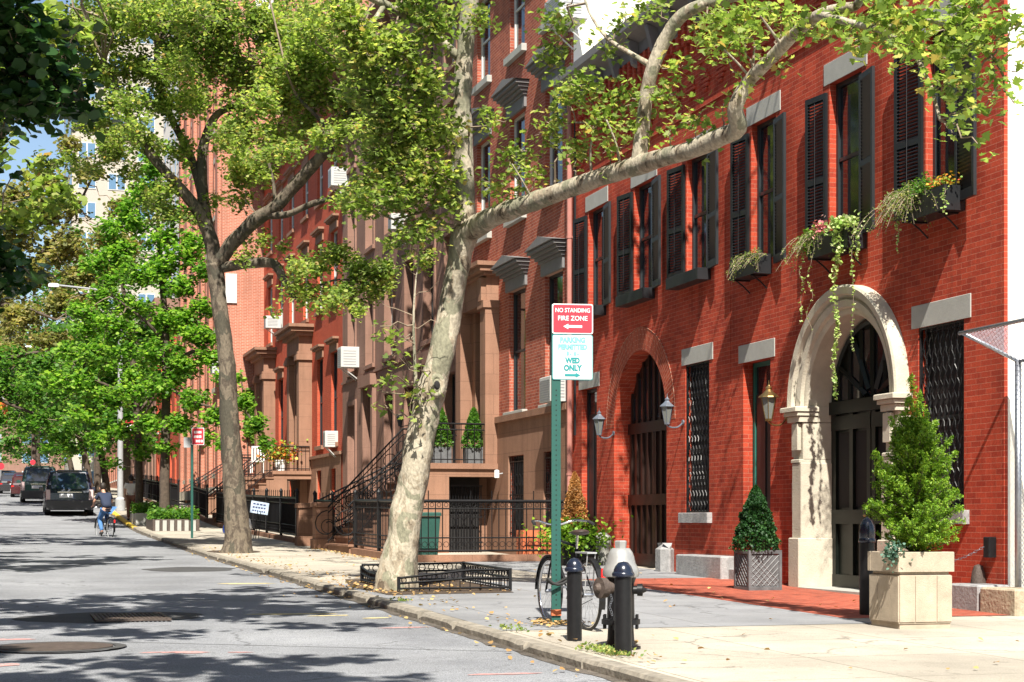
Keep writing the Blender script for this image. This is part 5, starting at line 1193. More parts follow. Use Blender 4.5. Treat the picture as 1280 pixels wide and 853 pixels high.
mb = MB(); mb.tube([lk+Vector((.13*math.cos(k*PI/8), .1*math.sin(k*PI/8), .03*math.sin(k))) for k in range(16)], .014, 6, closed=True); o = mb.build('cable_lock', M_tyre, None, origin=lk, smooth='all'); tag(o, 'black cable lock looped round the sign post and bicycle frame', 'lock')

# ------------------------------------------------------------------ plants and planters
def shrub(name, label, cat, c, fol, leafm, C, S, T=DIAM, bias=.3, stem=None, group=None):
    t = thing(name, c, label, cat, group); mb = MB(); h = stem or .3; mb.tube([Vector(c)-Vector((0, 0, .08)), Vector(c)+Vector((0, 0, h))], [.03, .012], 6); mb.build('stem', M_bark3, t)
    leaves(fol, C, S, T, leafm, t, bias); return t
def cone_points(c, h, r, n, bulge=.5, surf=.75):
    C = []
    for _ in range(n):
        t = RNG.random()**.75; z = h*t; rr = r*((1-t)**.68)*(1+.12*mnoise.noise(Vector((z*6, _*.0, 1)))); a = RNG.random()*2*PI; rr *= (.55+.45*RNG.random()**.4)*(1+.34*mnoise.noise(Vector((math.cos(a)*2.4+c[0], math.sin(a)*2.4, z*9)))); C.append((c[0]+rr*math.cos(a), c[1]+rr*math.sin(a), c[2]+z))
    return C
# concrete planter with juniper
pc = gp(1124, 787, Z0=17); X0, Y0 = pc.x, pc.y; w = .585; z0 = pc.z; H = .76
t = thing('concrete_planter', (X0+w/2, Y0+w/2, z0), 'large square beige concrete planter holding a bright green juniper', 'planter')
mb = MB(); mb.prism([(0, 0)]*0 or [(X0+.01, Y0+.01), (X0+w-.01, Y0+.01), (X0+w-.01, Y0+w-.01), (X0+.01, Y0+w-.01)], 'z', z0-.1, z0+.05)
mb.bbox(X0, X0+w, Y0, Y0+w, z0+.052, z0+H*.70, .008)
for i, (x0, x1) in enumerate(((X0+.004, X0+.17), (X0+.178, X0+.41), (X0+.418, X0+w-.004))): mb.box(x0, x1, Y0-.010, Y0-.001, z0+.07, z0+H*.69)
for i, (y0, y1) in enumerate(((Y0+.004, Y0+.17), (Y0+.178, Y0+.41), (Y0+.418, Y0+w-.004))): mb.box(X0-.010, X0-.001, y0, y1, z0+.07, z0+H*.69)
mb.bbox(X0+.02, X0+w-.02, Y0+.02, Y0+w-.02, z0+H*.701, z0+H*.74, .004)
mb.build('body', M_conc, t)
mb = MB(); zr0 = z0+H*.742; rt = [(X0-.02, X0+w+.02, Y0-.02, Y0+.05), (X0-.02, X0+w+.02, Y0+w-.05, Y0+w+.02), (X0-.02, X0+.05, Y0+.051, Y0+w-.051), (X0+w-.05, X0+w+.02, Y0+.051, Y0+w-.051)]
for a in rt: mb.bbox(a[0], a[1], a[2], a[3], zr0, z0+H, .006)
mb.build('rim', M_conc, t); MB().box(X0+.05, X0+w-.05, Y0+.05, Y0+w-.05, zr0-.02, z0+H-.05).build('soil', M_soil, t)
jc = Vector((X0+w/2+.04, Y0+w/2, z0+H-.06)); C, S = [], []; tb = MB()
def spray(b0, e, n, wd0):
    tb.tube([b0, b0.lerp(e, .5), e], [.010, .007, .003], 4, cap=False); k = max(2, int(n/45))
    for j in range(k):                                     # side shoots, each a tight little plume
        q = .15+.85*(j+.5)/k; o = b0.lerp(e, q); d = ((e-b0).normalized()*.9+Vector(RNG.normal(size=3))*.45+Vector((0, 0, .25))).normalized(); l = wd0*(1.35-q)*(.7+.6*RNG.random())
        for _ in range(45): tt = RNG.random(); C.append(o+d*l*tt+Vector(RNG.normal(size=3))*(.018*(1.1-tt)+.004)); S.append(.019*(.7+.6*RNG.random()))
for k in range(380):
    tt = RNG.random(); hz = tt*1.42; a = RNG.random()*2*PI; prof_ = .47*(1-tt)**.5+.12 if tt > .1 else .46; L = prof_*(.55+.6*RNG.random()); el = .25+.75*tt+.35*RNG.random()
    b0 = jc+Vector((0, 0, hz*.85)); d = Vector((math.cos(a)*math.cos(el), math.sin(a)*math.cos(el), math.sin(el))); spray(b0, b0+d*L, 260, .14)
for (dx, dy, dz) in ((-.03, 0, 1.80), (.06, .02, 1.64), (-.08, 0, 1.58), (.13, 0, 1.48), (-.16, 0, 1.42), (.24, 0, 1.36), (.36, -.05, 1.18), (.44, -.05, 1.05), (-.26, 0, 1.38), (-.50, -.1, 1.02), (-.42, -.1, .85), (.50, .05, .66), (.52, 0, .5), (-.46, .0, .55), (-.1, 0, 1.4), (.12, 0, 1.3)):
    e = jc+Vector((dx, dy, dz)); b0 = jc+Vector((dx*.2, dy*.2, dz*.55)); spray(b0, e, 800, .15)
t = thing('juniper_shrub', jc, 'upright bright green juniper with spiky sprays growing in the concrete planter', 'shrub'); tb.tube([jc-Vector((0, 0, .1)), jc+Vector((0, 0, 1.3))], [.035, .012], 6); tb.build('stem', M_bark3, t)
leaves('foliage', [tuple(c) for c in C], S, DIAM*np.array([.7, 1.25, 1]), M_juni, t, .3)
C = [tuple(Vector((X0-.0, Y0+.05, z0+H-.01))+Vector(RNG.normal(size=3))*.055+Vector((-.03, 0, 0))) for _ in range(260)]
shrub('blue_green_ivy', 'blue green trailing ivy at the corner of the concrete planter', 'plant', (X0+.03, Y0+.07, z0+H-.06), 'leaves', M_blue if 'M_blue' in globals() else leaf_mat('blue green leaves', [(0, (.05, .12, .09)), (1, (.12, .22, .18))], .2), C, [.035]*260, HEXL, .5, .05)
# lead planter with topiary cone
pl = gp(936, 739, Z0=24); x0, y0 = pl.x, pl.y; w = .50; z0 = pl.z; H = .56
t = thing('lead_planter', (x0+w/2, y0+w/2, z0), 'square grey lead planter with lattice panels beside the limestone doorway', 'planter')
mb = MB(); mb.box(x0+.02, x0+w-.02, y0+.02, y0+w-.02, z0-.05, z0+H-.06); mb.build('body', M_lead, t)
mb = MB()
for (a, b, c, d) in ((x0, x0+.04, y0, y0+.04), (x0+w-.04, x0+w, y0, y0+.04), (x0, x0+.04, y0+w-.04, y0+w), (x0+w-.04, x0+w, y0+w-.04, y0+w)): mb.box(a, b, c, d, z0, z0+H)
for (a, b, c, d) in ((x0+.04, x0+w-.04, y0, y0+.02), (x0, x0+.02, y0+.04, y0+w-.04), (x0+w-.02, x0+w, y0+.04, y0+w-.04), (x0+.04, x0+w-.04, y0+w-.02, y0+w)): mb.box(a, b, c, d, z0, z0+.05); mb.box(a, b, c, d, z0+H-.05, z0+H)
mb.build('frame', M_lead, t); mb = MB()
for k in range(-5, 7):
    for sg in (1, -1):
        a = k*.085; p1 = Vector((a, 0)); p2 = Vector((a+sg*.44, .44))
        def clip(q1, q2):
            pts = [q1.lerp(q2, i/22) for i in range(23)]; pts = [q for q in pts if .01 < q.x < w-.05 and .0 < q.y < .46]; return (pts[0], pts[-1]) if len(pts) > 1 else None
        cc = clip(p1, p2)
        if cc: mb.bar((x0+.02+cc[0].x, y0+.016, z0+.05+cc[0].y), (x0+.02+cc[1].x, y0+.016, z0+.05+cc[1].y), .01); mb.bar((x0+.016, y0+.02+cc[0].x, z0+.05+cc[0].y), (x0+.016, y0+.02+cc[1].x, z0+.05+cc[1].y), .01)
mb.build('lattice', mat('paler lead lattice', (.18, .185, .19), .5, var=.3, vscale=10), t); MB().box(x0+.02, x0+w-.02, y0+.02, y0+w-.02, z0+H-.055, z0+H-.04).build('soil', M_soil, t)  # lattice bars coloured paler than the planter body
cc = (x0+w/2-.03, y0+w/2, z0+H-.04)
C = cone_points((cc[0], cc[1], cc[2]+.03), .90, .345, 10000); shrub('cone_topiary', 'dark green dwarf spruce clipped to a cone in the lattice planter', 'shrub', cc, 'foliage', M_topi, C, [.034]*len(C), DIAM, .2)
# dead conifer with leafy plants
pd = Vector((10.35, 30.4, zs(30.4))); t = thing('black_planter', pd, 'black square planter with a dead conifer at the far end of the red brick front', 'planter')
MB().bbox(pd.x-.32, pd.x+.32, pd.y-.3, pd.y+.3, pd.z-.05, pd.z+.62, .01).build('body', M_black, t); MB().box(pd.x-.29, pd.x+.29, pd.y-.27, pd.y+.27, pd.z+.621, pd.z+.635).build('soil', M_soil, t)
C = cone_points((pd.x, pd.y, pd.z+.72), 1.05, .27, 6500); shrub('dead_conifer', 'dead orange brown cone shaped conifer in the black planter', 'shrub', (pd.x, pd.y, pd.z+.62), 'foliage', M_dead, C, [.036]*len(C), DIAM, .1)
C = [(pd.x-.1+.40*RNG.normal()*.8, pd.y-.25+.25*RNG.normal(), pd.z+.55+.16*RNG.normal()) for _ in range(1500)]
shrub('leafy_plant', 'pale green leafy plant spilling from the black planter below the dead conifer', 'plant', (pd.x, pd.y-.2, pd.z+.6), 'leaves', M_juni, C, [.07]*1500, HEXL, .5, .1)
# granite blocks
def rock(name, label, x0, x1, y0, y1, z0, z1, m, rnd=0):
    mb = MB(); mb.bbox(x0, x1, y0, y1, z0-.1, z1, .02+rnd); o = mb.build(name, m, None, origin=Vector(((x0+x1)/2, (y0+y1)/2, z0))); return tag(o, label, 'stone block')
yb1, yb2 = Yf(907, 10.8), Yf(850, 10.8)
rock('granite_block', 'long grey granite block on the ground below the barred window by the brown gate', 10.72, FX-.005, yb1, yb2, zs(26), zs(26)+.34, M_gran)
rock('granite_block', 'small low granite block behind the lattice planter', 10.85, FX-.005, Yf(921, 10.85), Yf(909, 10.85), zs(25), zs(25)+.17, M_gran)
rock('granite_bollard', 'rounded granite guard stone at the right foot of the brown gate', 10.8, FX-.005, 27.05, 27.5, zs(27), zs(27)+.5, M_gran, .09)
rock('granite_bollard', 'pale granite guard stone at the left foot of the brown gate', 10.8, FX-.005, 30.25, 30.7, zs(30), zs(30)+.62, M_stone, .05)
rock('granite_block', 'dark grey rough block at the foot of the brick corner', 10.62, FX-.01, 16.95, 17.62, zs(17), zs(17)+.30, M_gran)
rock('rough_stone', 'tan rough stone block by the chain link fence', 10.62, 11.0, 16.2, 16.92, zs(16.5), zs(16.5)+.29, M_tanrock)
# black box with chain
p = Vector((FX-.06, Yf(1237, FX-.06), zf(1237, 684, FX))); t = thing('chain_box', p, 'small black metal box on the brick corner with a hanging chain', 'wall box')
MB().bbox(p.x-.05, p.x+.055, p.y-.06, p.y+.06, p.z-.12, p.z+.12, .008).build('box', M_black, t); mb = MB()
a = p+Vector((-.05, .05, 0)); b = Vector((p.x-.5, p.y+.75, p.z-.14))
for k in range(26):
    c = a.lerp(b, k/25)+Vector((0, 0, -.10*math.sin(PI*k/25))); d = (b-a).normalized(); u_ = Vector((0, 0, 1)) if k % 2 else d.cross(Vector((0, 0, 1)))
    mb.tube([c+d*.022*math.cos(q*PI/4)+u_*.012*math.sin(q*PI/4) for q in range(8)], .004, 4, closed=True)
mb.build('chain', M_zinc, t)
mb = MB(); p = Vector((FX-.08, Yf(1221, FX-.1), zs(17.4))); mb.lathe([(.10, .1), (.09, .3), (.075, .42), (.05, .5), (0, .52)], p.x, p.y, 12, cz=p.z); tag(mb.build('standpipe_cap', M_rust, None, True, origin=p), 'rusty rounded standpipe cap against the brick corner', 'standpipe')
# chain link fence and outrigger
fy = 16.76; fz = zs(16.8); t = thing('chain_link_fence', (11.02, fy, fz), 'galvanized chain link fence with an outward leaning top beside the white side wall', 'fence')
T0 = Vector((11.02, fy, 3.1)); T_ = Vector((10.3, fy, 3.4)); yE = 14.2
MB().tube([(11.02, fy, fz-.1), (11.02, fy, 3.12)], .038, 12).build('post', M_zinc, t, smooth='all'); MB().tube([T0, T_], .024, 10).build('arm', M_zinc, t, smooth='all')
MB().tube([T_+Vector((0, .06, 0)), (T_.x, yE, T_.z+.02)], .022, 10).build('top_rail', M_zinc, t, smooth='all'); MB().tube([T0, (11.02, yE, 3.1)], .02, 10).build('lower_rail', M_zinc, t, smooth='all')
def mesh_panel(o, e1, e2, L1, L2, pitch=.06):
    mb = MB(); n = int((L1+L2)/pitch)
    for k in range(n):
        c = k*pitch
        for sg in (0, 1):
            a0 = max(0, c-L2); a1 = min(c, L1)
            if a1-a0 < .02: continue
            if sg == 0: A, B_ = (a0, c-a0), (a1, c-a1)
            else: A, B_ = (L1-a0, c-a0), (L1-a1, c-a1)
            mb.tube([o+e1*A[0]+e2*A[1], o+e1*B_[0]+e2*B_[1]], .0021, 3, cap=False)
    return mb
e2 = (T_-T0); mesh_panel(T0, Vector((0, -1, 0)), e2.normalized(), fy-yE, e2.length).build('leaning_mesh', M_zinc, t)
mesh_panel(Vector((11.02, fy, fz+.3)), Vector((0, -1, 0)), Vector((0, 0, 1)), fy-yE, 3.1-fz-.3).build('wire_mesh', M_zinc, t)
# wall lanterns
def lantern(u, v, label, m, sc=1, X=FX, side=1):
    yy = Yf(u, X-.30); p = Vector((X-.30, yy, zf(u, v, X-.30))); t = thing('wall_lantern', (X, yy, p.z), label, 'lantern', None)
    q = lambda r, z: (r*sc, z*sc)
    MB().lathe([q(.045, -.17), q(.10, .10)], p.x, p.y, 6, cz=p.z).build('glass_cage', M_lglass, t)
    mb = MB(); mb.lathe([q(.05, -.20), q(.05, -.17), q(.02, -.21)][::-1], p.x, p.y, 6, cz=p.z)
    for k in range(6): a = k*PI/3; mb.tube([(p.x+.047*sc*math.cos(a), p.y+.047*sc*math.sin(a), p.z-.17*sc), (p.x+.103*sc*math.cos(a), p.y+.103*sc*math.sin(a), p.z+.10*sc)], .006*sc, 4)
    mb.build('cage_frame', m, t)
    MB().lathe([q(.135, .10), q(.13, .115), q(.06, .17), q(.035, .20), q(.045, .225), q(.02, .25), q(.008, .27), q(.004, .32), q(0, .325)], p.x, p.y, 6 if sc < 1.1 else 12, cz=p.z).build('roof', m, t)
    P, R = cat_rom([(X-.01, yy, p.z-.16*sc), (X-.10, yy, p.z-.24*sc), (X-.22, yy, p.z-.25*sc), (p.x, yy, p.z-.21*sc)], [.014]*4, 5); mb = MB(); mb.tube(P, R, 6); mb.lathe([(.045, 0), (.045, .02), (0, .03)], 0, 0, 12); nn = len(mb.v)-36
    for i in range(nn, len(mb.v)): x, y, z = mb.v[i]; mb.v[i] = (X-.003-z, yy+y, p.z-.16*sc+x)
    mb.build('arm', m, t)
lantern(749, 531, 'grey metal wall lantern left of the brown arched gate', M_pewter); lantern(834, 516, 'grey metal wall lantern right of the brown arched gate', M_pewter)
lantern(961, 507, 'larger brass topped wall lantern between the narrow door and the limestone arch', M_brass, 1.15)
# window boxes and their plants
def wbox(i, u0, u1, vt, label):
    y0, y1 = Yf(u1, FX-.26), Yf(u0, FX-.26); z1 = zf((u0+u1)/2, vt, FX-.26); t = thing('window_box', (FX, (y0+y1)/2, z1-.3), label, 'window box', 'black window boxes')
    mb = MB(); x0 = FX-.29
    mb.box(x0, x0+.02, y0, y1, z1-.30, z1); mb.box(FX-.02, FX-.004, y0, y1, z1-.30, z1); mb.box(x0+.021, FX-.021, y0, y0+.02, z1-.3, z1); mb.box(x0+.021, FX-.021, y1-.02, y1, z1-.3, z1); mb.box(x0+.021, FX-.021, y0+.021, y1-.021, z1-.3, z1-.28)
    mb.build('trough', M_shut, t); MB().box(x0+.021, FX-.021, y0+.021, y1-.021, z1-.06, z1-.04).build('soil', M_soil, t)
    for yy in (y0+.15, y1-.15): mb = MB(); mb.tube([(FX-.01, yy, z1-.5), (FX-.12, yy, z1-.40), (x0+.04, yy, z1-.31)], .012, 6); mb.box(FX-.28, FX-.01, yy-.012, yy+.012, z1-.318, z1-.302); mb.build('bracket', M_black, t)
    return y0, y1, z1, x0
b1 = wbox(0, 914, 945, 322, 'black window box full of feathery fern, farthest of the three planted boxes'); b2 = wbox(1, 1012, 1062, 290, 'black window box over the limestone arch, with pink flowers and trailing ivy'); b3 = wbox(2, 1130, 1183, 240, 'black window box with ferns nearest the white side wall')
def wisps(name, label, c, ex, n, L, m, drop=.6, ls=.02, per=26):
    C, S = [], []; mb = MB(); c = Vector(c)
    for k in range(n):
        b0 = c+Vector((RNG.normal()*ex[0], RNG.normal()*ex[1], 0)); d = Vector(RNG.normal(size=3)); d.x = -abs(d.x)*.7; d.z = abs(d.z)*.8+.2; d.normalize(); l = L*(.5+.7*RNG.random()); prev = b0; pts = [b0]
        for j in range(6): tt = (j+1)/6; pts.append(b0+d*l*tt+Vector((0, 0, -drop*l*tt*tt)))
        mb.tube(pts, .003, 3, cap=False)
        for j in range(per): tt = .2+.8*RNG.random(); q = min(5, int(tt*6)); C.append(pts[q].lerp(pts[q+1], tt*6-q if tt < 1 else 1)+Vector(RNG.normal(size=3))*.022); S.append(ls*(.6+.8*RNG.random()))
    t = thing(name, c, label, 'plant'); mb.build('stems', M_twig, t); leaves('leaves', [tuple(x) for x in C], S, DIAM, m, t, .3); return t
wisps('fern', 'feathery green fern in the farthest planted window box', (FX-.15, (b1[0]+b1[1])/2-.1, b1[2]-.04), (.05, .22), 60, .42, M_fern, 1.0)
wisps('fern', 'wild feathery fern spreading left of the flowered window box', (FX-.2, b2[1]-.05, b2[2]-.04), (.05, .12), 60, .5, M_fern, .9)
wisps('fern', 'large bushy fern hanging from the window box nearest the white wall', (FX-.2, b3[1]-.1, b3[2]-.02), (.06, .14), 120, .55, M_fern, .9)
wisps('fern', 'upright green fern against the rightmost window of the brick front', (FX-.15, (b3[0]+b3[1])/2+.18, b3[2]-.02), (.05, .08), 50, .34, M_leafM, .25, .028)
def clump(name, label, c, ex, n, ls, m, T=HEXL): 
    C = [tuple(Vector(c)+Vector((RNG.normal()*ex[0], RNG.normal()*ex[1], RNG.normal()*ex[2]))) for _ in range(n)]; return shrub(name, label, 'plant', c, 'flowers' if 'flower' in label else 'leaves', m, C, [ls*(.7+.6*RNG.random()) for _ in C], T, .4, .05)
clump('pink_flowers', 'pink flowers standing up from the middle window box', (FX-.2, b2[1]-.18, b2[2]+.10), (.05, .10, .06), 160, .045, M_flow)
clump('small_white_flowers', 'small white and red flowers in the window box nearest the white wall', (FX-.18, b3[0]+.25, b3[2]+.06), (.05, .17, .04), 220, .035, M_flow2)
clump('ivy_mound', 'mound of pale variegated ivy spilling over the middle window box', (FX-.27, b2[0]+.2, b2[2]+.02), (.06, .18, .06), 420, .05, M_cream_l)
clump('leafy_plant', 'yellow green leafy tuft at the left corner of the middle window box', (FX-.25, b2[1]-.02, b2[2]-.05), (.05, .08, .10), 260, .05, M_juni)
def strand(label, u, vt, vb, n, X=FX-.33, ls=.035, amp=.02, width=.012):
    yy = Yf(u, X); z1, z0 = zf(u, vt, X), zf(u, vb, X); C = []; mb = MB(); pts = []
    for k in range(20): tt = k/19; pts.append(Vector((X+.02*math.sin(k*.7), yy+amp*math.sin(k*.9+u), z1+(z0-z1)*tt)))
    mb.tube(pts, .003, 4, cap=False)
    for _ in range(n): tt = RNG.random()**1.25; q = min(18, int(tt*19)); C.append(tuple(pts[q].lerp(pts[q+1], tt*19-q)+Vector(RNG.normal(size=3))*width*(1.5-tt)))
    t = thing('trailing_ivy', pts[0], label, 'vine', 'ivy strands hanging from the window boxes'); mb.build('stem', M_twig, t); leaves('leaves', C, [ls*(.6+.7*RNG.random()) for _ in C], HEXL, M_cream_l, t, .3)
strand('long thick ivy strand hanging in front of the limestone arch', 1044, 275, 500, 420, ls=.045, width=.022); strand('thin ivy strand right of the long thick one, over the arch', 1066, 270, 440, 120)
strand('short ivy strand at the right end of the middle window box', 1072, 285, 325, 60); strand('sparse ivy strand hanging below the left end of the middle window box', 1002, 310, 405, 60, amp=.05)
strand('thin bare ivy strand left of the limestone arch', 1012, 300, 415, 36, amp=.06); strand('sparse ivy strand under the box nearest the white wall, on its left', 1122, 265, 315, 40); strand('short ivy strand on the front of the box nearest the white wall', 1181, 232, 268, 26, X=FX-.31)
strand('drooping ivy loop in the middle of the flowered window box', 1050, 285, 330, 90, ls=.045, width=.03)

# ------------------------------------------------------------------ iron fences, areaways
def fence(name, label, a, b, h=1.05, post_every=2.2, group=None, step=.14, solid=False, scroll=True, base=None, kh=.0, cat='fence'):
    a, b = Vector((*a, 0)), Vector((*b, 0)); L = (b-a).length; t = thing(name, (a.x, a.y, zs(a.y)), label, cat, group); n = max(1, int(L/step)); U = Vector((0, 0, 1)); d = (b-a).normalized()
    G = lambda p: Vector((p.x, p.y, zs(p.y)+kh)); mb = MB()
    for z, w in ((.08, .03), (.34, .02), (h-.05, .045), (h-.2, .02)): mb.bar(G(a)+U*z, G(b)+U*z, w)
    for i in range(n+1):
        p = G(a.lerp(b, i/n)); tall = h+.16 if i % 3 == 0 else h-.05; mb.tube([p+U*.06, p+U*tall], .011, 4, cap=False)
        if scroll and i < n:
            c = G(a.lerp(b, (i+.5)/n))
            for z, r in ((.21, .055), (h-.125, .04)): mb.tube([c+U*z+d*r*math.cos(k*PI/4)+U*r*math.sin(k*PI/4) for k in range(8)], .006, 4, closed=True)
    mb.build('railing_panel', M_black, t)
    k = max(1, int(L/post_every))
    for i in range(k+1):
        p = G(a.lerp(b, i/k)); mb = MB(); mb.box(p.x-.035, p.x+.035, p.y-.035, p.y+.035, p.z, p.z+h+.1); mb.lathe([(.05, 0), (.055, .04), (.03, .08), (0, .12)], p.x, p.y, 8, cz=p.z+h+.1); mb.build('post', M_black, t)
    if base:
        mb = MB(); nrm = Vector((-d.y, d.x, 0))*.11
        P4 = [a-nrm, b-nrm, b+nrm, a+nrm]; mb.v = [(p.x, p.y, zs(p.y)-.1) for p in P4]+[(p.x, p.y, zs(p.y)+kh) for p in P4]; mb.f = [(4, 5, 6, 7), (0, 1, 5, 4), (1, 2, 6, 5), (2, 3, 7, 6), (3, 0, 4, 7)]
        if d.x*1 < 0 or True: mb.build('coping', base, t)
    if solid:
        mb = MB(); q = .03; p0, p1 = G(a)+U*.12, G(b)+U*.12; mb.quad(p0+Vector((q, 0, 0)), p1+Vector((q, 0, 0)), p1+Vector((q, 0, h-.36)), p0+Vector((q, 0, h-.36))); mb.build('backing_sheet', M_black, t)
    return t
fence('iron_fence', 'black iron fence with scrolls on a brownstone kerb, facing the camera by the brown basement', (7.6, 32.6), (10.95, 32.6), 1.12, 3.4, base=M_brown, kh=.14)
fence('iron_fence', 'black iron fence along the pavement behind the leaning plane tree', (7.6, 32.7), (7.6, 37.7), 1.12, 2.4, base=M_brown, kh=.14)
fence('iron_fence', 'black iron fence between the brownstone gate piers and the curly stoop', (7.75, 41.3), (7.75, 43.8), 1.1, 2.4, base=M_brown, kh=.12, solid=True)
fence('iron_fence', 'black iron fence in front of the farther mauve brownstone', (7.6, 45.7), (7.6, 56.8), 1.15, 2.6, base=M_brown, kh=.12, solid=True)
fence('iron_fence', 'black iron fence in front of the first brown hooded brick house', (7.5, 57.1), (7.5, 62.9), 1.15, 2.6, base=M_brown, kh=.12, solid=True)
fence('iron_fence', 'black iron fence between the two stoops of the orange brick houses', (7.5, 66.1), (7.5, 71.9), 1.15, 2.6, base=M_brown, kh=.12, solid=True)
fence('iron_fence', 'black iron fence under the pink brick apartment building', (7.3, 75.3), (7.3, 104), 1.1, 3.4, base=M_brown, kh=.12, solid=True)
def pier(x, y, w, h, label):
    t = thing('stone_pier', (x, y, zs(y)), label, 'gate pier'); g = zs(y); MB().bbox(x-w, x+w, y-w, y+w, g-.1, g+.25, .015).build('plinth', M_brown, t); MB().bbox(x-w*.82, x+w*.82, y-w*.82, y+w*.82, g+.251, g+h-.12, .015).build('shaft', M_brown, t); MB().bbox(x-w, x+w, y-w, y+w, g+h-.119, g+h, .02).build('capstone', M_brown, t)
pier(7.5, 41.25, .27, 1.15, 'brownstone gate pier nearest the leaning plane tree'); pier(7.45, 43.5, .24, 1.1, 'brownstone gate pier at the foot of the curly railed stoop')
# bin, crate, bags
p = Vector((8.25, 33.6, zs(33.6))); t = thing('wheelie_bin', p, 'dark green wheeled bin behind the iron fence, right of the tree trunk', 'bin')
mb = MB(); mb.prism([(0, 0)]*0 or [(p.x-.22, p.y-.26), (p.x+.22, p.y-.26), (p.x+.22, p.y+.26), (p.x-.22, p.y+.26)], 'z', p.z+.06, p.z+.90)
for i in range(4): x, y, z = mb.v[i]; mb.v[i] = (p.x+(x-p.x)*.8, p.y+(y-p.y)*.8, z)
mb.build('body', M_bin, t); MB().bbox(p.x-.24, p.x+.24, p.y-.30, p.y+.27, p.z+.905, p.z+.98, .02).build('lid', M_bin, t)
for sx in (-.2, .2): mb = MB(); mb.tube([(p.x+sx-.03, p.y+.25, p.z+.1), (p.x+sx+.03, p.y+.25, p.z+.1)], .1, 14); mb.build('wheel', M_tyre, t)
p = Vector((10.35, 33.0, zs(33))); t = thing('terracotta_planter', p, 'orange slatted wooden tub behind the iron fence, left of the green sign post', 'tub')
mb = MB()
for i in range(6): x = p.x-.28+i*.1; mb.box(x, x+.085, p.y-.27, p.y-.25, p.z, p.z+.62); mb.box(x, x+.085, p.y+.25, p.y+.27, p.z, p.z+.62); mb.box(p.x-.30, p.x-.28, p.y-.25+i*.083, p.y-.25+i*.083+.07, p.z, p.z+.62); mb.box(p.x+.31, p.x+.33, p.y-.25+i*.083, p.y-.25+i*.083+.07, p.z, p.z+.62)
mb.build('slats', M_terra, t); MB().box(p.x-.26, p.x+.3, p.y-.24, p.y+.24, p.z, p.z+.5).build('liner', M_dark, t)
def bag(x, y, s_, m, label):
    g = zs(y); mb = MB(); mb.lathe([(.05*s_, 0), (.24*s_, .05*s_), (.27*s_, .2*s_), (.22*s_, .4*s_), (.1*s_, .52*s_), (.03*s_, .56*s_), (.08*s_, .64*s_), (0, .62*s_)], x, y, 14, cz=g)
    mb.v = [(a+.04*mnoise.noise(Vector((a*6, b*6, c*6))), b+.04*mnoise.noise(Vector((a*6, c*7, b*3))), c) for a, b, c in mb.v]; tag(mb.build('rubbish_bag', m, None, True, origin=Vector((x, y, g))), label, 'bag')
bag(7.0, 52.5, 1.25, M_wht, 'white rubbish bag standing at the black fence'); bag(6.85, 54.5, .7, mat('blue plastic', (.02, .06, .35), .4), 'small blue bag on the pavement by the black fence')
# air conditioners
def ac(u, v, label, w=.65, h=.42, d=.5, X=FX, brk=True):
    X_ = X-d; yy = Yf(u, X_); z = zf(u, v, X_); t = thing('air_conditioner', (X, yy, z), label, 'air conditioner'); MB().bbox(X-d, X+.05, yy-w/2, yy+w/2, z-h/2, z+h/2, .015).build('case', M_acw, t)
    mb = MB()
    for i in range(9): zz = z-h/2+.04+i*(h-.08)/9; mb.box(X-d-.006, X-d-.001, yy-w/2+.05, yy+w/2-.05, zz, zz+.018)
    for i in range(6): zz = z-h/2+.08+i*(h-.14)/6; mb.box(X-d+.08, X-.1, yy-w/2-.006, yy-w/2-.001, zz, zz+.02)
    mb.build('grille', M_acg, t)
    if brk: mb = MB(); mb.tube([(X-d+.06, yy-w*.3, z-h/2), (X, yy-w*.3, z-h/2-.4)], .018, 5); mb.tube([(X-d+.06, yy+w*.3, z-h/2), (X, yy+w*.3, z-h/2-.4)], .018, 5); mb.build('bracket', M_acw, t)
ac(424, 447, 'white air conditioner on the edge of the orange brick house, above the mauve brownstone window', 0.62, .66, .6); ac(405, 549, 'small white air conditioner low on the orange brick house over the brown basement', .42, .55, .45)
ac(412, 222, 'white air conditioner high on the orange brick house just left of the brownstones', .6, .62, .6); ac(331, 403, 'white air conditioner where the orange row meets the pink brick end wall', .5, .5, .6)
ac(487, 278, 'small pale air conditioner on the mauve brownstone behind the leaves', .45, .45, .45); ac(681, 487, 'grey white air conditioner in the hooded window beside the drainpipe', .75, .52, .4, brk=False)
ac(690, 12, 'white air conditioner at the top of the photo in the hooded brick house window', 1.0, .55, .55); ac(264, 459, 'white air conditioner on the pink brick apartment front', .9, .6, .5, X=XF)
p = Vector((FX-.2, Yf(621, FX-.2), zf(621, 593, FX-.2))); t = thing('security_light', p, 'small white cylinder light on the brown basement wall', 'wall light'); MB().lathe([(.04, -.09), (.06, -.08), (.06, .08), (.03, .10)], p.x, p.y, 12, cz=p.z).build('lamp_head', M_wht, t, smooth=True); MB().tube([(p.x, p.y, p.z), (FX-.06, p.y, p.z+.02)], .015, 6).build('arm', M_alu, t)
p = Vector((FX-.25, Yf(500, FX-.25), zf(500, 527, FX-.25))); t = thing('wall_lantern', (FX, p.y, p.z), 'small dark lantern on the mauve brownstone beside the leaning trunk', 'lantern'); MB().lathe([(.05, -.14), (.1, .1), (.12, .11), (.03, .2), (0, .24)], p.x, p.y, 6, cz=p.z).build('cage', M_black, t); MB().tube([(FX, p.y, p.z-.1), (FX-.25, p.y, p.z-.16)], .012, 6).build('arm', M_black, t)
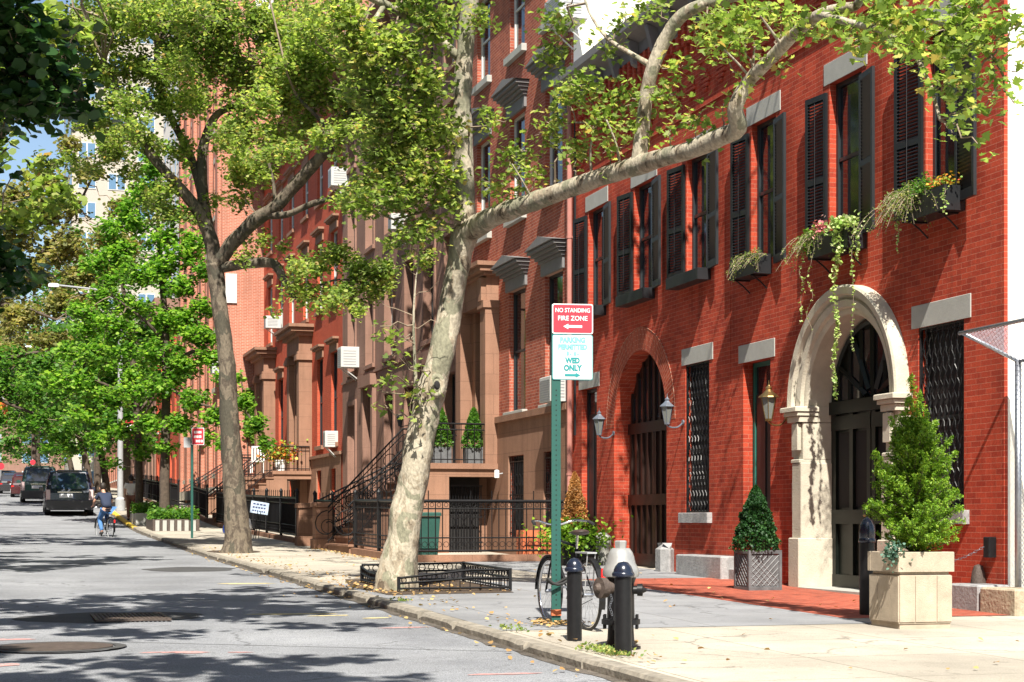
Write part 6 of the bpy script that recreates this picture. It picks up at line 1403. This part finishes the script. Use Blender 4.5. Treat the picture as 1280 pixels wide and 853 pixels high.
# stoop landing plants
for k, (x, y) in enumerate(((9.75, 38.35), (10.55, 38.35))):
    t = thing('landing_planter', (x, y, 2.58), ('grey lead pot at the outer edge of the iron railed landing', 'grey lead pot next to the doorway on the iron railed landing')[k], 'planter'); mb = MB(); mb.bbox(x-.22, x+.22, y-.2, y+.2, 2.582, 3.0, .015); mb.build('pot', M_lead, t); MB().box(x-.18, x+.18, y-.16, y+.16, 3.001, 3.01).build('soil', M_soil, t)
    C = cone_points((x, y, 2.98), .95, .30, 2600); shrub('potted_conifer', ('green conifer in the pot at the outer edge of the stoop landing', 'taller green conifer in the pot beside the brown doorway')[k], 'shrub', (x, y, 3.0), 'foliage', M_leafM, C, [.06]*len(C), DIAM, .3)
yl = 64.5; x = 9.9
t = thing('flower_pot', (x, 63.3, 3.1), 'white pots of flowers on the stoop landing of the orange brick house', 'flower pot'); MB().lathe([(.16, 0), (.22, .4), (.24, .4), (.24, .45), (.2, .45)], x, 63.3, 14, cz=3.1).build('pot', M_wht, t, smooth=True)
clump('potted_flowers', 'red and yellow flowers in the white pot on the far stoop', (x, 63.35, 3.8), (.35, .3, .2), 500, .11, M_flow2)
x = 9.3; y = 65.2; t = thing('garden_chair', (x, y, 3.1), 'white garden chair on the far brown stoop landing', 'chair')
MB().bbox(x-.25, x+.25, y-.25, y+.25, 3.52, 3.56, .01).build('seat', M_wht, t); mb = MB()
for i in range(5): mb.box(x-.25+i*.11, x-.19+i*.11, y-.27, y-.24, 3.56, 4.05)
mb.box(x-.25, x+.25, y-.28, y-.24, 4.051, 4.12); mb.build('backrest', M_wht, t)
for sx in (-.22, .22):
    for sy in (-.22, .22): MB().tube([(x+sx, y+sy, 3.1), (x+sx, y+sy, 3.52)], .02, 6).build('leg', M_wht, t)
# low planters round the ginkgos
def low_planter(x0, x1, y0, y1, label, plabel, m, edge=False, seed=1):
    g = zs(y0); t = thing('low_planter', ((x0+x1)/2, (y0+y1)/2, g), label, 'planter'); mb = MB()
    for a in ((x0, x1, y0, y0+.12), (x0, x1, y1-.12, y1), (x0, x0+.12, y0+.121, y1-.121), (x1-.12, x1, y0+.121, y1-.121)): mb.bbox(*a, g-.1, zs(y1)+.32, .01)
    mb.build('border', m, t); MB().box(x0+.12, x1-.12, y0+.12, y1-.12, g, zs(y1)+.25).build('soil', M_soil, t)
    if edge:
        n = 6
        for i in range(n): mb = MB(); xx = x0+.08+i*(x1-x0-.1)/n; mb.prism([(xx, y0-.10), (xx+.13, y0-.10), (xx+.13, y0-.04), (xx, y0-.04)], 'z', g, g+.36); mb.build('edging_board', M_stone, t)
    n = 2200; C = [(x0+(x1-x0)*RNG.random(), y0+(y1-y0)*RNG.random(), zs(y1)+.32+.35*RNG.random()**1.5*(1+.6*mnoise.noise(Vector((seed, _*.002, 1))))) for _ in range(n)]
    shrub('leafy_ground_plants', plabel, 'plants', ((x0+x1)/2, (y0+y1)/2, zs(y1)+.25), 'leaves', M_leafM, C, [.11]*n, HEXL, .8, .1)
low_planter(4.75, 6.3, 57.8, 60.6, 'low planter with white edging boards round the ginkgo trunk', 'green leafy plants spilling over the white edging boards', M_rust, True)
low_planter(4.6, 5.9, 63.4, 66.4, 'low grey stone planter left of the white edged one', 'bright green plants in the low grey stone planter', M_stone, False, 5)
# green pole sign 2
p = gp(240, 673, Z0=46); t = lthing('parking_sign', p, 'small distant red parking sign on a green post left of the mottled tree', 'street sign', rz=-math.radians(8))
MB().box(-.035, .035, -.01, .02, -.3, 3.1).build('post', M_gpost, t); rp = panel('red_sign_panel', .36, .5, .02, -.025, -.012, 2.98, M_wht, t); panel('sign_face', .33, .47, .02, -.028, -.0255, 2.98, M_red, rp); rp.location = (.17, 0, 0)
mb = MB()
for r_, (zz, n) in enumerate(((3.10, 6), (2.97, 5), (2.84, 3))):
    for i in range(n): mb.box(-.11+i*.22/n+(.05 if n == 3 else 0), -.11+(i+.7)*.22/n+(.05 if n == 3 else 0), -.0305, -.0285, zz-.035, zz+.035)
mb.build('white_marks', M_wht, rp); panel('grey_sign_back', .2, .3, .02, .022, .03, 2.8, M_alu, t).location = (-.14, 0, 0)
# small tilted yard sign
p = Vector((6.75, 47.5, zs(47.5))); p = gp(319, 674, Z0=44); t = lthing('yard_sign', p, 'small pale blue notice board tilted on a thin stand before the black fence', 'notice')
b_ = MB(); b_.box(-.26, .26, -.012, .012, .75, 1.10); b_.xform(Matrix.Rotation(math.radians(9), 4, 'Y') @ Matrix.Rotation(math.radians(-8), 4, 'X')); bd = b_.build('board', mat('pale blue board', (.45, .55, .68), .5), t)
b_ = MB()
for r_ in range(3):
    for i in range(4+r_): b_.box(-.2+i*.4/(4+r_), -.2+(i+.7)*.4/(4+r_), -.0155, -.0135, 1.0-r_*.1, 1.045-r_*.1)
b_.xform(Matrix.Rotation(math.radians(9), 4, 'Y') @ Matrix.Rotation(math.radians(-8), 4, 'X')); b_.build('printed_marks', mat('navy ink', (.03, .04, .12), .5), bd)
mb = MB(); 
for a, b in (((-.05, 0, 0), (.08, 0, .8)), ((.1, .02, 0), (.16, .02, .8)), ((-.2, .0, .28), (.3, 0, .3)), ((.05, .3, 0), (.1, 0, .7))): mb.tube([a, b], .012, 5)
mb.build('stand', M_black, t)
# street lamps, traffic light, small signs at the far end
def lamp(x, y, h, arm, label, label_m=M_alu, sgn=None):
    t = thing('street_lamp', (x, y, zs(y)), label, 'street lamp', None); g = zs(y); MB().lathe([(.22, 0), (.22, .5), (.13, .6), (.12, h*.5), (.08, h)], x, y, 12, cz=g).build('pole', label_m, t, smooth=True)
    MB().tube([(x, y, g+h-.3), (x+arm*.4, y-.1, g+h+.25), (x+arm, y-.2, g+h+.35)], .04, 6).build('arm', label_m, t); hx = x+arm
    MB().bbox(hx-.45 if arm < 0 else hx, hx if arm < 0 else hx+.45, y-.35, y-.05, g+h+.27, g+h+.42, .05).build('lamp_head', M_wht, t)
    if sgn: panel_ = MB(); panel_.box(x+.0, x+.75, y-.16, y-.13, g+sgn, g+sgn+.65); q = panel_.build('red_sign', M_red, t); m2 = MB(); m2.box(x+.12, x+.62, y-.165, y-.161, g+sgn+.38, g+sgn+.48); m2.box(x+.18, x+.5, y-.165, y-.161, g+sgn+.16, g+sgn+.28); m2.build('white_marks', M_wht, q)
lamp(4.85, 76, 9.4, -2.6, 'tall silver street lamp with a red sign behind the cyclist', sgn=3.3)
lamp(4.85, 112, 9.0, -3.2, 'distant street lamp reaching over the traffic', M_alu)
t = thing('traffic_light', (-.5, 88, zr(88)+7), 'yellow traffic light hanging among leaves at the left edge', 'traffic light'); c = at(5, 515, 86); mb = MB(); mb.bbox(c.x-.2, c.x+.2, c.y-.18, c.y+.18, c.z-.6, c.z+.6, .04); mb.build('housing', mat('traffic light yellow', (.70, .28, .02), .5), t); mb = MB(); [mb.lathe([(0, -.01), (.13, 0)], 0, 0, 10) for _ in ()]
for i in (-.38, 0, .38): mb = MB(); mb.tube([(c.x, c.y-.19, c.z+i), (c.x, c.y-.3, c.z+i)], .13, 12); mb.build('hood', mat('orange lens hood', (.6, .12, .03), .5), t)
MB().tube([(c.x, c.y, c.z+.6), (c.x-.5, c.y, c.z+1.2), (-5.3, c.y, c.z+1.3), (-5.3, c.y, zr(88))], .06, 6).build('mast', M_alu, t)
def rsign(u, v, Z, r, label, h):
    c = at(u, v, Z); g = zr(c.y); t = thing('traffic_sign', (c.x, c.y, g), label, 'traffic sign'); MB().tube([(c.x, c.y+.04, g), (c.x, c.y+.04, c.z+.2)], .035, 6).build('post', M_alu, t)
    mb = MB(); mb.prism([(c.x+r*math.cos(PI/8+k*PI/4), c.z+r*math.sin(PI/8+k*PI/4)) for k in range(8)], 'y', c.y-.01, c.y+.01); mb.build('sign_plate', M_red, t)
rsign(41, 578, 96, .15, 'small red sign above the roof of the dark green car', 2.3); rsign(1, 583, 120, .25, 'red sign at the left edge beyond the last car', 2.3)

# ------------------------------------------------------------------ vehicles
M_carglass = glass_mat('car glass', (.03, .055, .10), .05, 1)  # blue reflection put into the glass base colour
M_tail = mat('tail light red', (.5, .02, .02), .25, var=0); M_tailc = mat('tail light clear', (.6, .45, .45), .2, var=0); M_plate = mat('plate white', (.75, .78, .8), .4, var=0)
def car(x, y, L, W, H, body, label, suv=True, rz=0, name='parked_car'):
    g = zr(y)+.0; t = lthing(name, (x, y, g-.08), label, 'car', rz=rz); w = W/2; l = L/2; zb = .22; zm = H*(.56 if suv else .58)
    m = mat('car paint '+label[:14], body, .25, var=.05, spec=.6, coat=.6)
    def loft(rings, name, mt, par=None, sm=True):
        mb = MB(); k = len(rings[0])
        for r_ in rings: mb.v += r_
        for i in range(len(rings)-1):
            for q in range(k): a = i*k+q; b = i*k+(q+1) % k; mb.f.append((a, b, b+k, a+k))
        mb.f.append(tuple(range(k))[::-1]); mb.f.append(tuple((len(rings)-1)*k+q for q in range(k))); return mb.build(name, mt, par or t)
    def ring(hw, ya, yb, z, c=.12):
        return [(-hw+c, ya, z), (hw-c, ya, z), (hw-c*.3, ya+c*.3, z), (hw, ya+c, z), (hw, yb-c, z), (hw-c, yb, z), (-hw+c, yb, z), (-hw, yb-c, z), (-hw, ya+c, z), (-hw+c*.3, ya+c*.3, z)]
    loft([ring(w*.94, -l+.06, l-.1, zb), ring(w*.99, -l, l, zb+.12), ring(w, -l, l, zb+.3), ring(w, -l+.02, l-.04, zm-.12), ring(w*.97, -l+.06, l-.2, zm)], 'body', m)
    yb = -l+.10 if suv else -l+.75; yt = -l+.38 if suv else -l+1.35; yf = l-1.35; yft = l-2.2
    cb = loft([ring(w*.95, yb, yf, zm+.001), ring(w*.90, yb+(yt-yb)*.5, yf-(yf-yft)*.55, (zm+H)/2+.05), ring(w*.80, yt, yft, H-.06), ring(w*.70, yt+.15, yft-.15, H)], 'cabin', m)
    def pane(pts): mb = MB(); mb.poly(pts); mb.build('window', M_carglass, cb)
    e = .012
    def lerp(a, b, t_): return a+(b-a)*t_
    z0, z1 = zm+.06, H-.1; dy = (yt-yb); f = lambda z: yb+dy*min(1, (z-zm)/(H-.06-zm)); g_ = lambda z: lerp(w*.95, w*.80, (z-zm)/(H-.06-zm))
    pane([(-g_(z0)+.16, f(z0)-e-.01, z0), (g_(z0)-.16, f(z0)-e-.01, z0), (g_(z1)-.14, f(z1)-e-.03, z1), (-g_(z1)+.14, f(z1)-e-.03, z1)])
    for sx in (-1, 1):
        q = [(sx*(g_(z0)+e), yb+.5, z0), (sx*(g_(z0)+e), yf-.35, z0), (sx*(g_(z1)+e+.02), yft-.1, z1), (sx*(g_(z1)+e+.02), yt+.35, z1)]
        pane(q if sx > 0 else q[::-1])
        mb = MB(); mb.bbox(min(sx*w*.98, sx*w*.80), max(sx*w*.98, sx*w*.80), -l-.015, -l+.06, zm-.42, zm+.02 if suv else zm-.15, .01); mb.build('tail_light', M_tailc if suv else M_tail, t)
        for yy in (-l+.85, l-.85):
            mb = MB(); mb.tube([(sx*(w-.22), yy, .34), (sx*(w+.01), yy, .34)], .34, 20); wh_ = mb.build('wheel', M_tyre, t); mb = MB(); mb.tube([(sx*(w-.02), yy, .34), (sx*(w+.02), yy, .34)], .2, 12); mb.build('rim', M_alu, wh_)
        mb = MB(); mb.bbox(min(sx*w, sx*(w+.2)), max(sx*w, sx*(w+.2)), yf-.55, yf-.42, zm+.02, zm+.18, .02); mb.build('wing_mirror', m, t)
    mb = MB(); mb.bbox(-w*.97, w*.97, -l-.07, -l+.1, zb+.02, zb+.42, .03); mb.build('bumper', m if not suv else mat('dark grey bumper', (.05, .05, .055), .4), t)
    MB().box(-.27-.15*suv, .27-.15*suv, -l-.02, -l-.005, zm-.32, zm-.16).build('number_plate', M_plate, t); MB().box(-w*.5, w*.5, -l-.03, -l-.003, zm-.10, zm-.07).build('trim_strip', M_chrome, t)
    if suv:
        for sx in (-1, 1): MB().tube([(sx*w*.7, yt+.3, H+.04), (sx*w*.7, yft-.2, H+.04)], .018, 6).build('roof_rail', M_alu, t)
        MB().bbox(-.5, .5, yt-.02, yt+.2, H-.04, H+.03, .02).build('spoiler', m, t)
    return t
c = at(87, 638, 70.5); car(c.x, 75.0, 4.6, 1.95, 1.86, (.012, .018, .04), 'boxy dark blue off road car parked at the yellow kerb, nearest of the cars')
c = at(50, 615, 88); car(c.x, c.y+2, 4.7, 1.9, 1.9, (.012, .055, .05), 'dark green van like car just left of the boxy blue one')
c = at(33, 600, 104); car(c.x, c.y, 4.6, 1.85, 1.5, (.05, .012, .015), 'dark maroon saloon car beyond the green one', suv=False)
c = at(19, 600, 116); car(c.x-.1, c.y, 4.6, 1.85, 1.5, (.03, .03, .035), 'charcoal saloon car squeezed between the maroon and the last car', suv=False)
c = at(6, 600, 126); car(c.x, c.y, 4.8, 1.95, 1.6, (.02, .03, .05), 'dark grey blue saloon with its rear to the camera at the left edge', suv=False, name='moving_car')

# ------------------------------------------------------------------ people
def skin_mesh(name, V, E, R, m, parent, sub=2, root=0):
    me = bpy.data.meshes.new(name); me.from_pydata([tuple(v) for v in V], E, []); o = bpy.data.objects.new(name, me); COL.objects.link(o)
    md = o.modifiers.new('skin', 'SKIN'); md.use_smooth_shade = True
    sv = me.skin_vertices[0].data
    for i, r in enumerate(R): sv[i].radius = r if isinstance(r, tuple) else (r, r)
    sv[root].use_root = True; s2 = o.modifiers.new('sub', 'SUBSURF'); s2.levels = sub; s2.render_levels = sub
    bpy.context.view_layer.update(); ev = o.evaluated_get(bpy.context.evaluated_depsgraph_get()); nm = bpy.data.meshes.new_from_object(ev); bpy.data.objects.remove(o)
    nm.materials.clear(); nm.materials.append(m); o = bpy.data.objects.new(name, nm); COL.objects.link(o); o.parent = parent; o['_o'] = (0., 0., 0.); return o
M_skin = mat('skin', (.50, .27, .18), .55, var=.05); M_hair = mat('dark hair', (.02, .014, .01), .6); M_jean = mat('blue denim', (.06, .16, .36), .85, var=.2); M_shirt = mat('dark grey t shirt', (.018, .028, .06), .85, var=.1); M_wshirt = mat('white shirt', (.75, .74, .70), .85, var=.05); M_shoe = mat('dark shoe', (.03, .03, .03), .6)
def figure(loc, label, J, shirt, trousers, rz=0, hair=M_hair):
    t = lthing('person', loc, label, 'person', rz=rz); V, E, R = [], [], []
    def add(p, r, par=None): V.append(Vector(p)); R.append(r); i = len(V)-1; (E.append((par, i)) if par is not None else None); return i
    pel = add(J['pel'], (.09, .075)); ch = add(J['chest'], (.12, .085), pel); nk = add(J['neck'], .055, ch); hd = add(J['head'], (.075, .09), nk); tp_ = add(J['top'], (.07, .08), hd)
    for s_ in ('l', 'r'):
        sh = add(J['sh'+s_], .055, ch); el_ = add(J['el'+s_], .042, sh); wr = add(J['wr'+s_], .028, el_); hn = add(Vector(J['wr'+s_])+(Vector(J['ha'+s_])-Vector(J['wr'+s_]))*.6, (.034, .018), wr)
        d = (Vector(J['ha'+s_])-Vector(J['wr'+s_])).normalized(); sd_ = d.cross(Vector((0, 0, 1))); sd_ = sd_.normalized() if sd_.length > .1 else Vector((1, 0, 0))
        for q in (-1.5, -.5, .5, 1.5):
            k1 = add(V[hn]+d*.05+sd_*q*.017, .0095, hn); add(V[k1]+d*.035*(1-.12*abs(q))+Vector((0, 0, -.02)), .008, k1)
        th = add(V[hn]+d*.01+sd_*.04, .011, hn); add(V[th]+d*.03+sd_*.012, .009, th)
        hp = add(J['hip'+s_], .075, pel); kn_ = add(J['kn'+s_], .06, hp); an = add(J['an'+s_], .04, kn_); add(J['to'+s_], .035, an)
    skin_mesh('body', V, E, R, M_skin, t)
    P = lambda k: Vector(J[k])
    V = [P('pel')+(P('chest')-P('pel'))*-.12, P('chest'), P('chest')*.45+P('neck')*.55]; E = [(0, 1), (1, 2)]; R = [(.165, .125), (.185, .13), (.09, .075)]
    for s_ in ('l', 'r'): i = len(V); V += [P('sh'+s_), P('sh'+s_).lerp(P('el'+s_), .7)]; E += [(1, i), (i, i+1)]; R += [.078, .066]
    skin_mesh('shirt', V, E, R, shirt, t)
    V = [P('pel')+Vector((0, 0, .03))]; E = []; R = [(.19, .165)]
    for s_ in ('l', 'r'): i = len(V); V += [P('hip'+s_), P('kn'+s_), P('an'+s_)]; E += [(0, i), (i, i+1), (i+1, i+2)]; R += [.115, .08, .066]
    skin_mesh('trousers', V, E, R, trousers, t)
    for s_ in ('l', 'r'): a, b = P('an'+s_), P('to'+s_); MB().tube([a+Vector((0, 0, -.03)), a.lerp(b, .5)+Vector((0, 0, -.04)), b+Vector((0, 0, -.03))], [.05, .05, .035], 8).build('shoe', M_shoe, t, smooth='all')
    h, tp2 = P('head'), P('top'); mb = MB(); mb.lathe([(0, .13), (.06, .115), (.095, .07), (.105, 0), (.098, -.06), (.07, -.10), (0, -.10)], 0, 0, 14); mb.xform(Matrix.Translation(h.lerp(tp2, .6)+Vector((0, -.025, .0)))); mb.build('hair', hair, t, smooth='all')
    f = Vector((0, 1, 0)); mb = MB(); mb.tube([h+f*.09+Vector((0, 0, .01)), h+f*.115+Vector((0, 0, -.02))], [.012, .016], 6); mb.build('nose', M_skin, t)
    for sx in (-1, 1): MB().lathe([(0, -.01), (.012, 0), (0, .01)], sx*.035, h.y+.092, 8, cz=h.z+.03).build('eye', M_dark, t); MB().bbox(sx*.098-.01, sx*.098+.01, h.y-.02, h.y+.02, h.z-.03, h.z+.03, .006).build('ear', M_skin, t)
    MB().box(-.025, .025, h.y+.088, h.y+.094, h.z-.052, h.z-.044).build('mouth', mat('lips', (.35, .12, .10), .5, var=0), t); return t
c = at(131, 668, 53.5); cz = zr(c.y); 
bicycle(Vector((c.x, c.y, cz-.08)), 'dark bicycle ridden away from the camera by the person in blue jeans', math.radians(16), M_black, M_alu, cruiser=False)
J = dict(pel=(0, -.24, 1.0), chest=(0, .02, 1.32), neck=(0, .12, 1.48), head=(0, .19, 1.60), top=(0, .20, 1.70), shl=(-.18, .05, 1.40), shr=(.18, .05, 1.40), ell=(-.29, .16, 1.18), elr=(.29, .16, 1.18), wrl=(-.25, .35, 1.06), wrr=(.25, .35, 1.06), hal=(-.25, .44, 1.02), har=(.25, .44, 1.02),
  hipl=(-.1, -.2, .92), hipr=(.1, -.2, .92), knl=(-.13, .13, .62), knr=(.13, .22, .78), anl=(-.11, -.07, .24), anr=(.12, .04, .45), tol=(-.11, .12, .19), tor=(.12, .2, .40))
figure((c.x, c.y, cz-.08), 'cyclist in a dark t shirt and blue jeans riding away up the street', J, M_shirt, M_jean, math.radians(16))
p = at(122, 640, 66); g = zs(p.y)
J = dict(pel=(0, 0, .95), chest=(0, 0, 1.3), neck=(0, 0, 1.47), head=(0, .02, 1.58), top=(0, .02, 1.68), shl=(-.19, 0, 1.42), shr=(.19, 0, 1.42), ell=(-.24, .02, 1.14), elr=(.24, .02, 1.14), wrl=(-.23, .1, .92), wrr=(.23, .1, .92), hal=(-.23, .13, .82), har=(.23, .13, .82),
  hipl=(-.1, 0, .9), hipr=(.1, 0, .9), knl=(-.1, .1, .5), knr=(.1, -.05, .5), anl=(-.1, .05, .1), anr=(.1, -.2, .12), tol=(-.1, .2, .04), tor=(.1, -.06, .04))
figure((4.72, 67.5, zs(67.5)), 'pedestrian in a white shirt and brown shorts walking beyond the cyclist', J, M_wshirt, mat('brown cloth', (.22, .10, .06), .9), 0)

# ------------------------------------------------------------------ loose leaves, weeds, climbing plant
C = []
for _ in range(850):
    k = RNG.random()
    if k < .45: x, y = 5.3+RNG.normal()*.55, 23.4+RNG.normal()*1.2
    elif k < .75: x, y = KX+.25+abs(RNG.normal())*.35, 12+30*RNG.random()
    elif k < .87: x, y = KX-.12-abs(RNG.normal())*.12, 12+30*RNG.random()
    else: x, y = 5+6*RNG.random(), 11+28*RNG.random()
    b_ = zr(y) if x < KX else zs(y); C.append((x, y, b_+.015+.02*RNG.random()))
for _ in range(160): C.append((P0.x+RNG.normal()*.14, P0.y+RNG.normal()*.14, P0.z+.02+.03*RNG.random()))
for _ in range(260): x, y = 7.4+abs(RNG.normal())*-.15, 33+8*RNG.random(); C.append((x, y, zs(y)+.02))
o = leaves('fallen_leaves', C, list(.045*(.6+.8*RNG.random(len(C)))), HEXL, M_litter, None, 2.5, origin=(5, 20, .3)); tag(o, kind='stuff')
C = []
for cx, cy, n in ((4.75, 12.9, 110), (4.7, 13.3, 90), (4.66, 15.6, 60), (9.9, 13.6, 90), (4.8, 13.1, 60), (4.6, 20, 40)):
    for _ in range(n): x, y = cx+RNG.normal()*.06, cy+RNG.normal()*.16; C.append((x, y, zs(y)+.02+.03*RNG.random()))
o = leaves('kerb_grass', C, [.03]*len(C), DIAM, M_fern, None, .1, origin=(5, 14, .2)); tag(o, kind='stuff')
C = []
for _ in range(1500):
    tt = RNG.random(); u = 316+18*tt+RNG.normal()*5+(6*math.sin(tt*9)); v = 492+75*tt+RNG.normal()*5; q = PD(u, v, 73.6); C.append((q.x, 75.25-.15*RNG.random(), q.z))
t = thing('climbing_vine', (10.2, 75.3, zs(75)), 'bright green climbing vine on the pink brick end wall', 'vine'); MB().tube([(10.4, 75.3, zs(75)), (10.3, 75.3, 5), (10.0, 75.3, 8)], .03, 5).build('stem', M_bark3, t); leaves('leaves', C, [.16]*len(C), HEXL, M_leafG, t, .3)
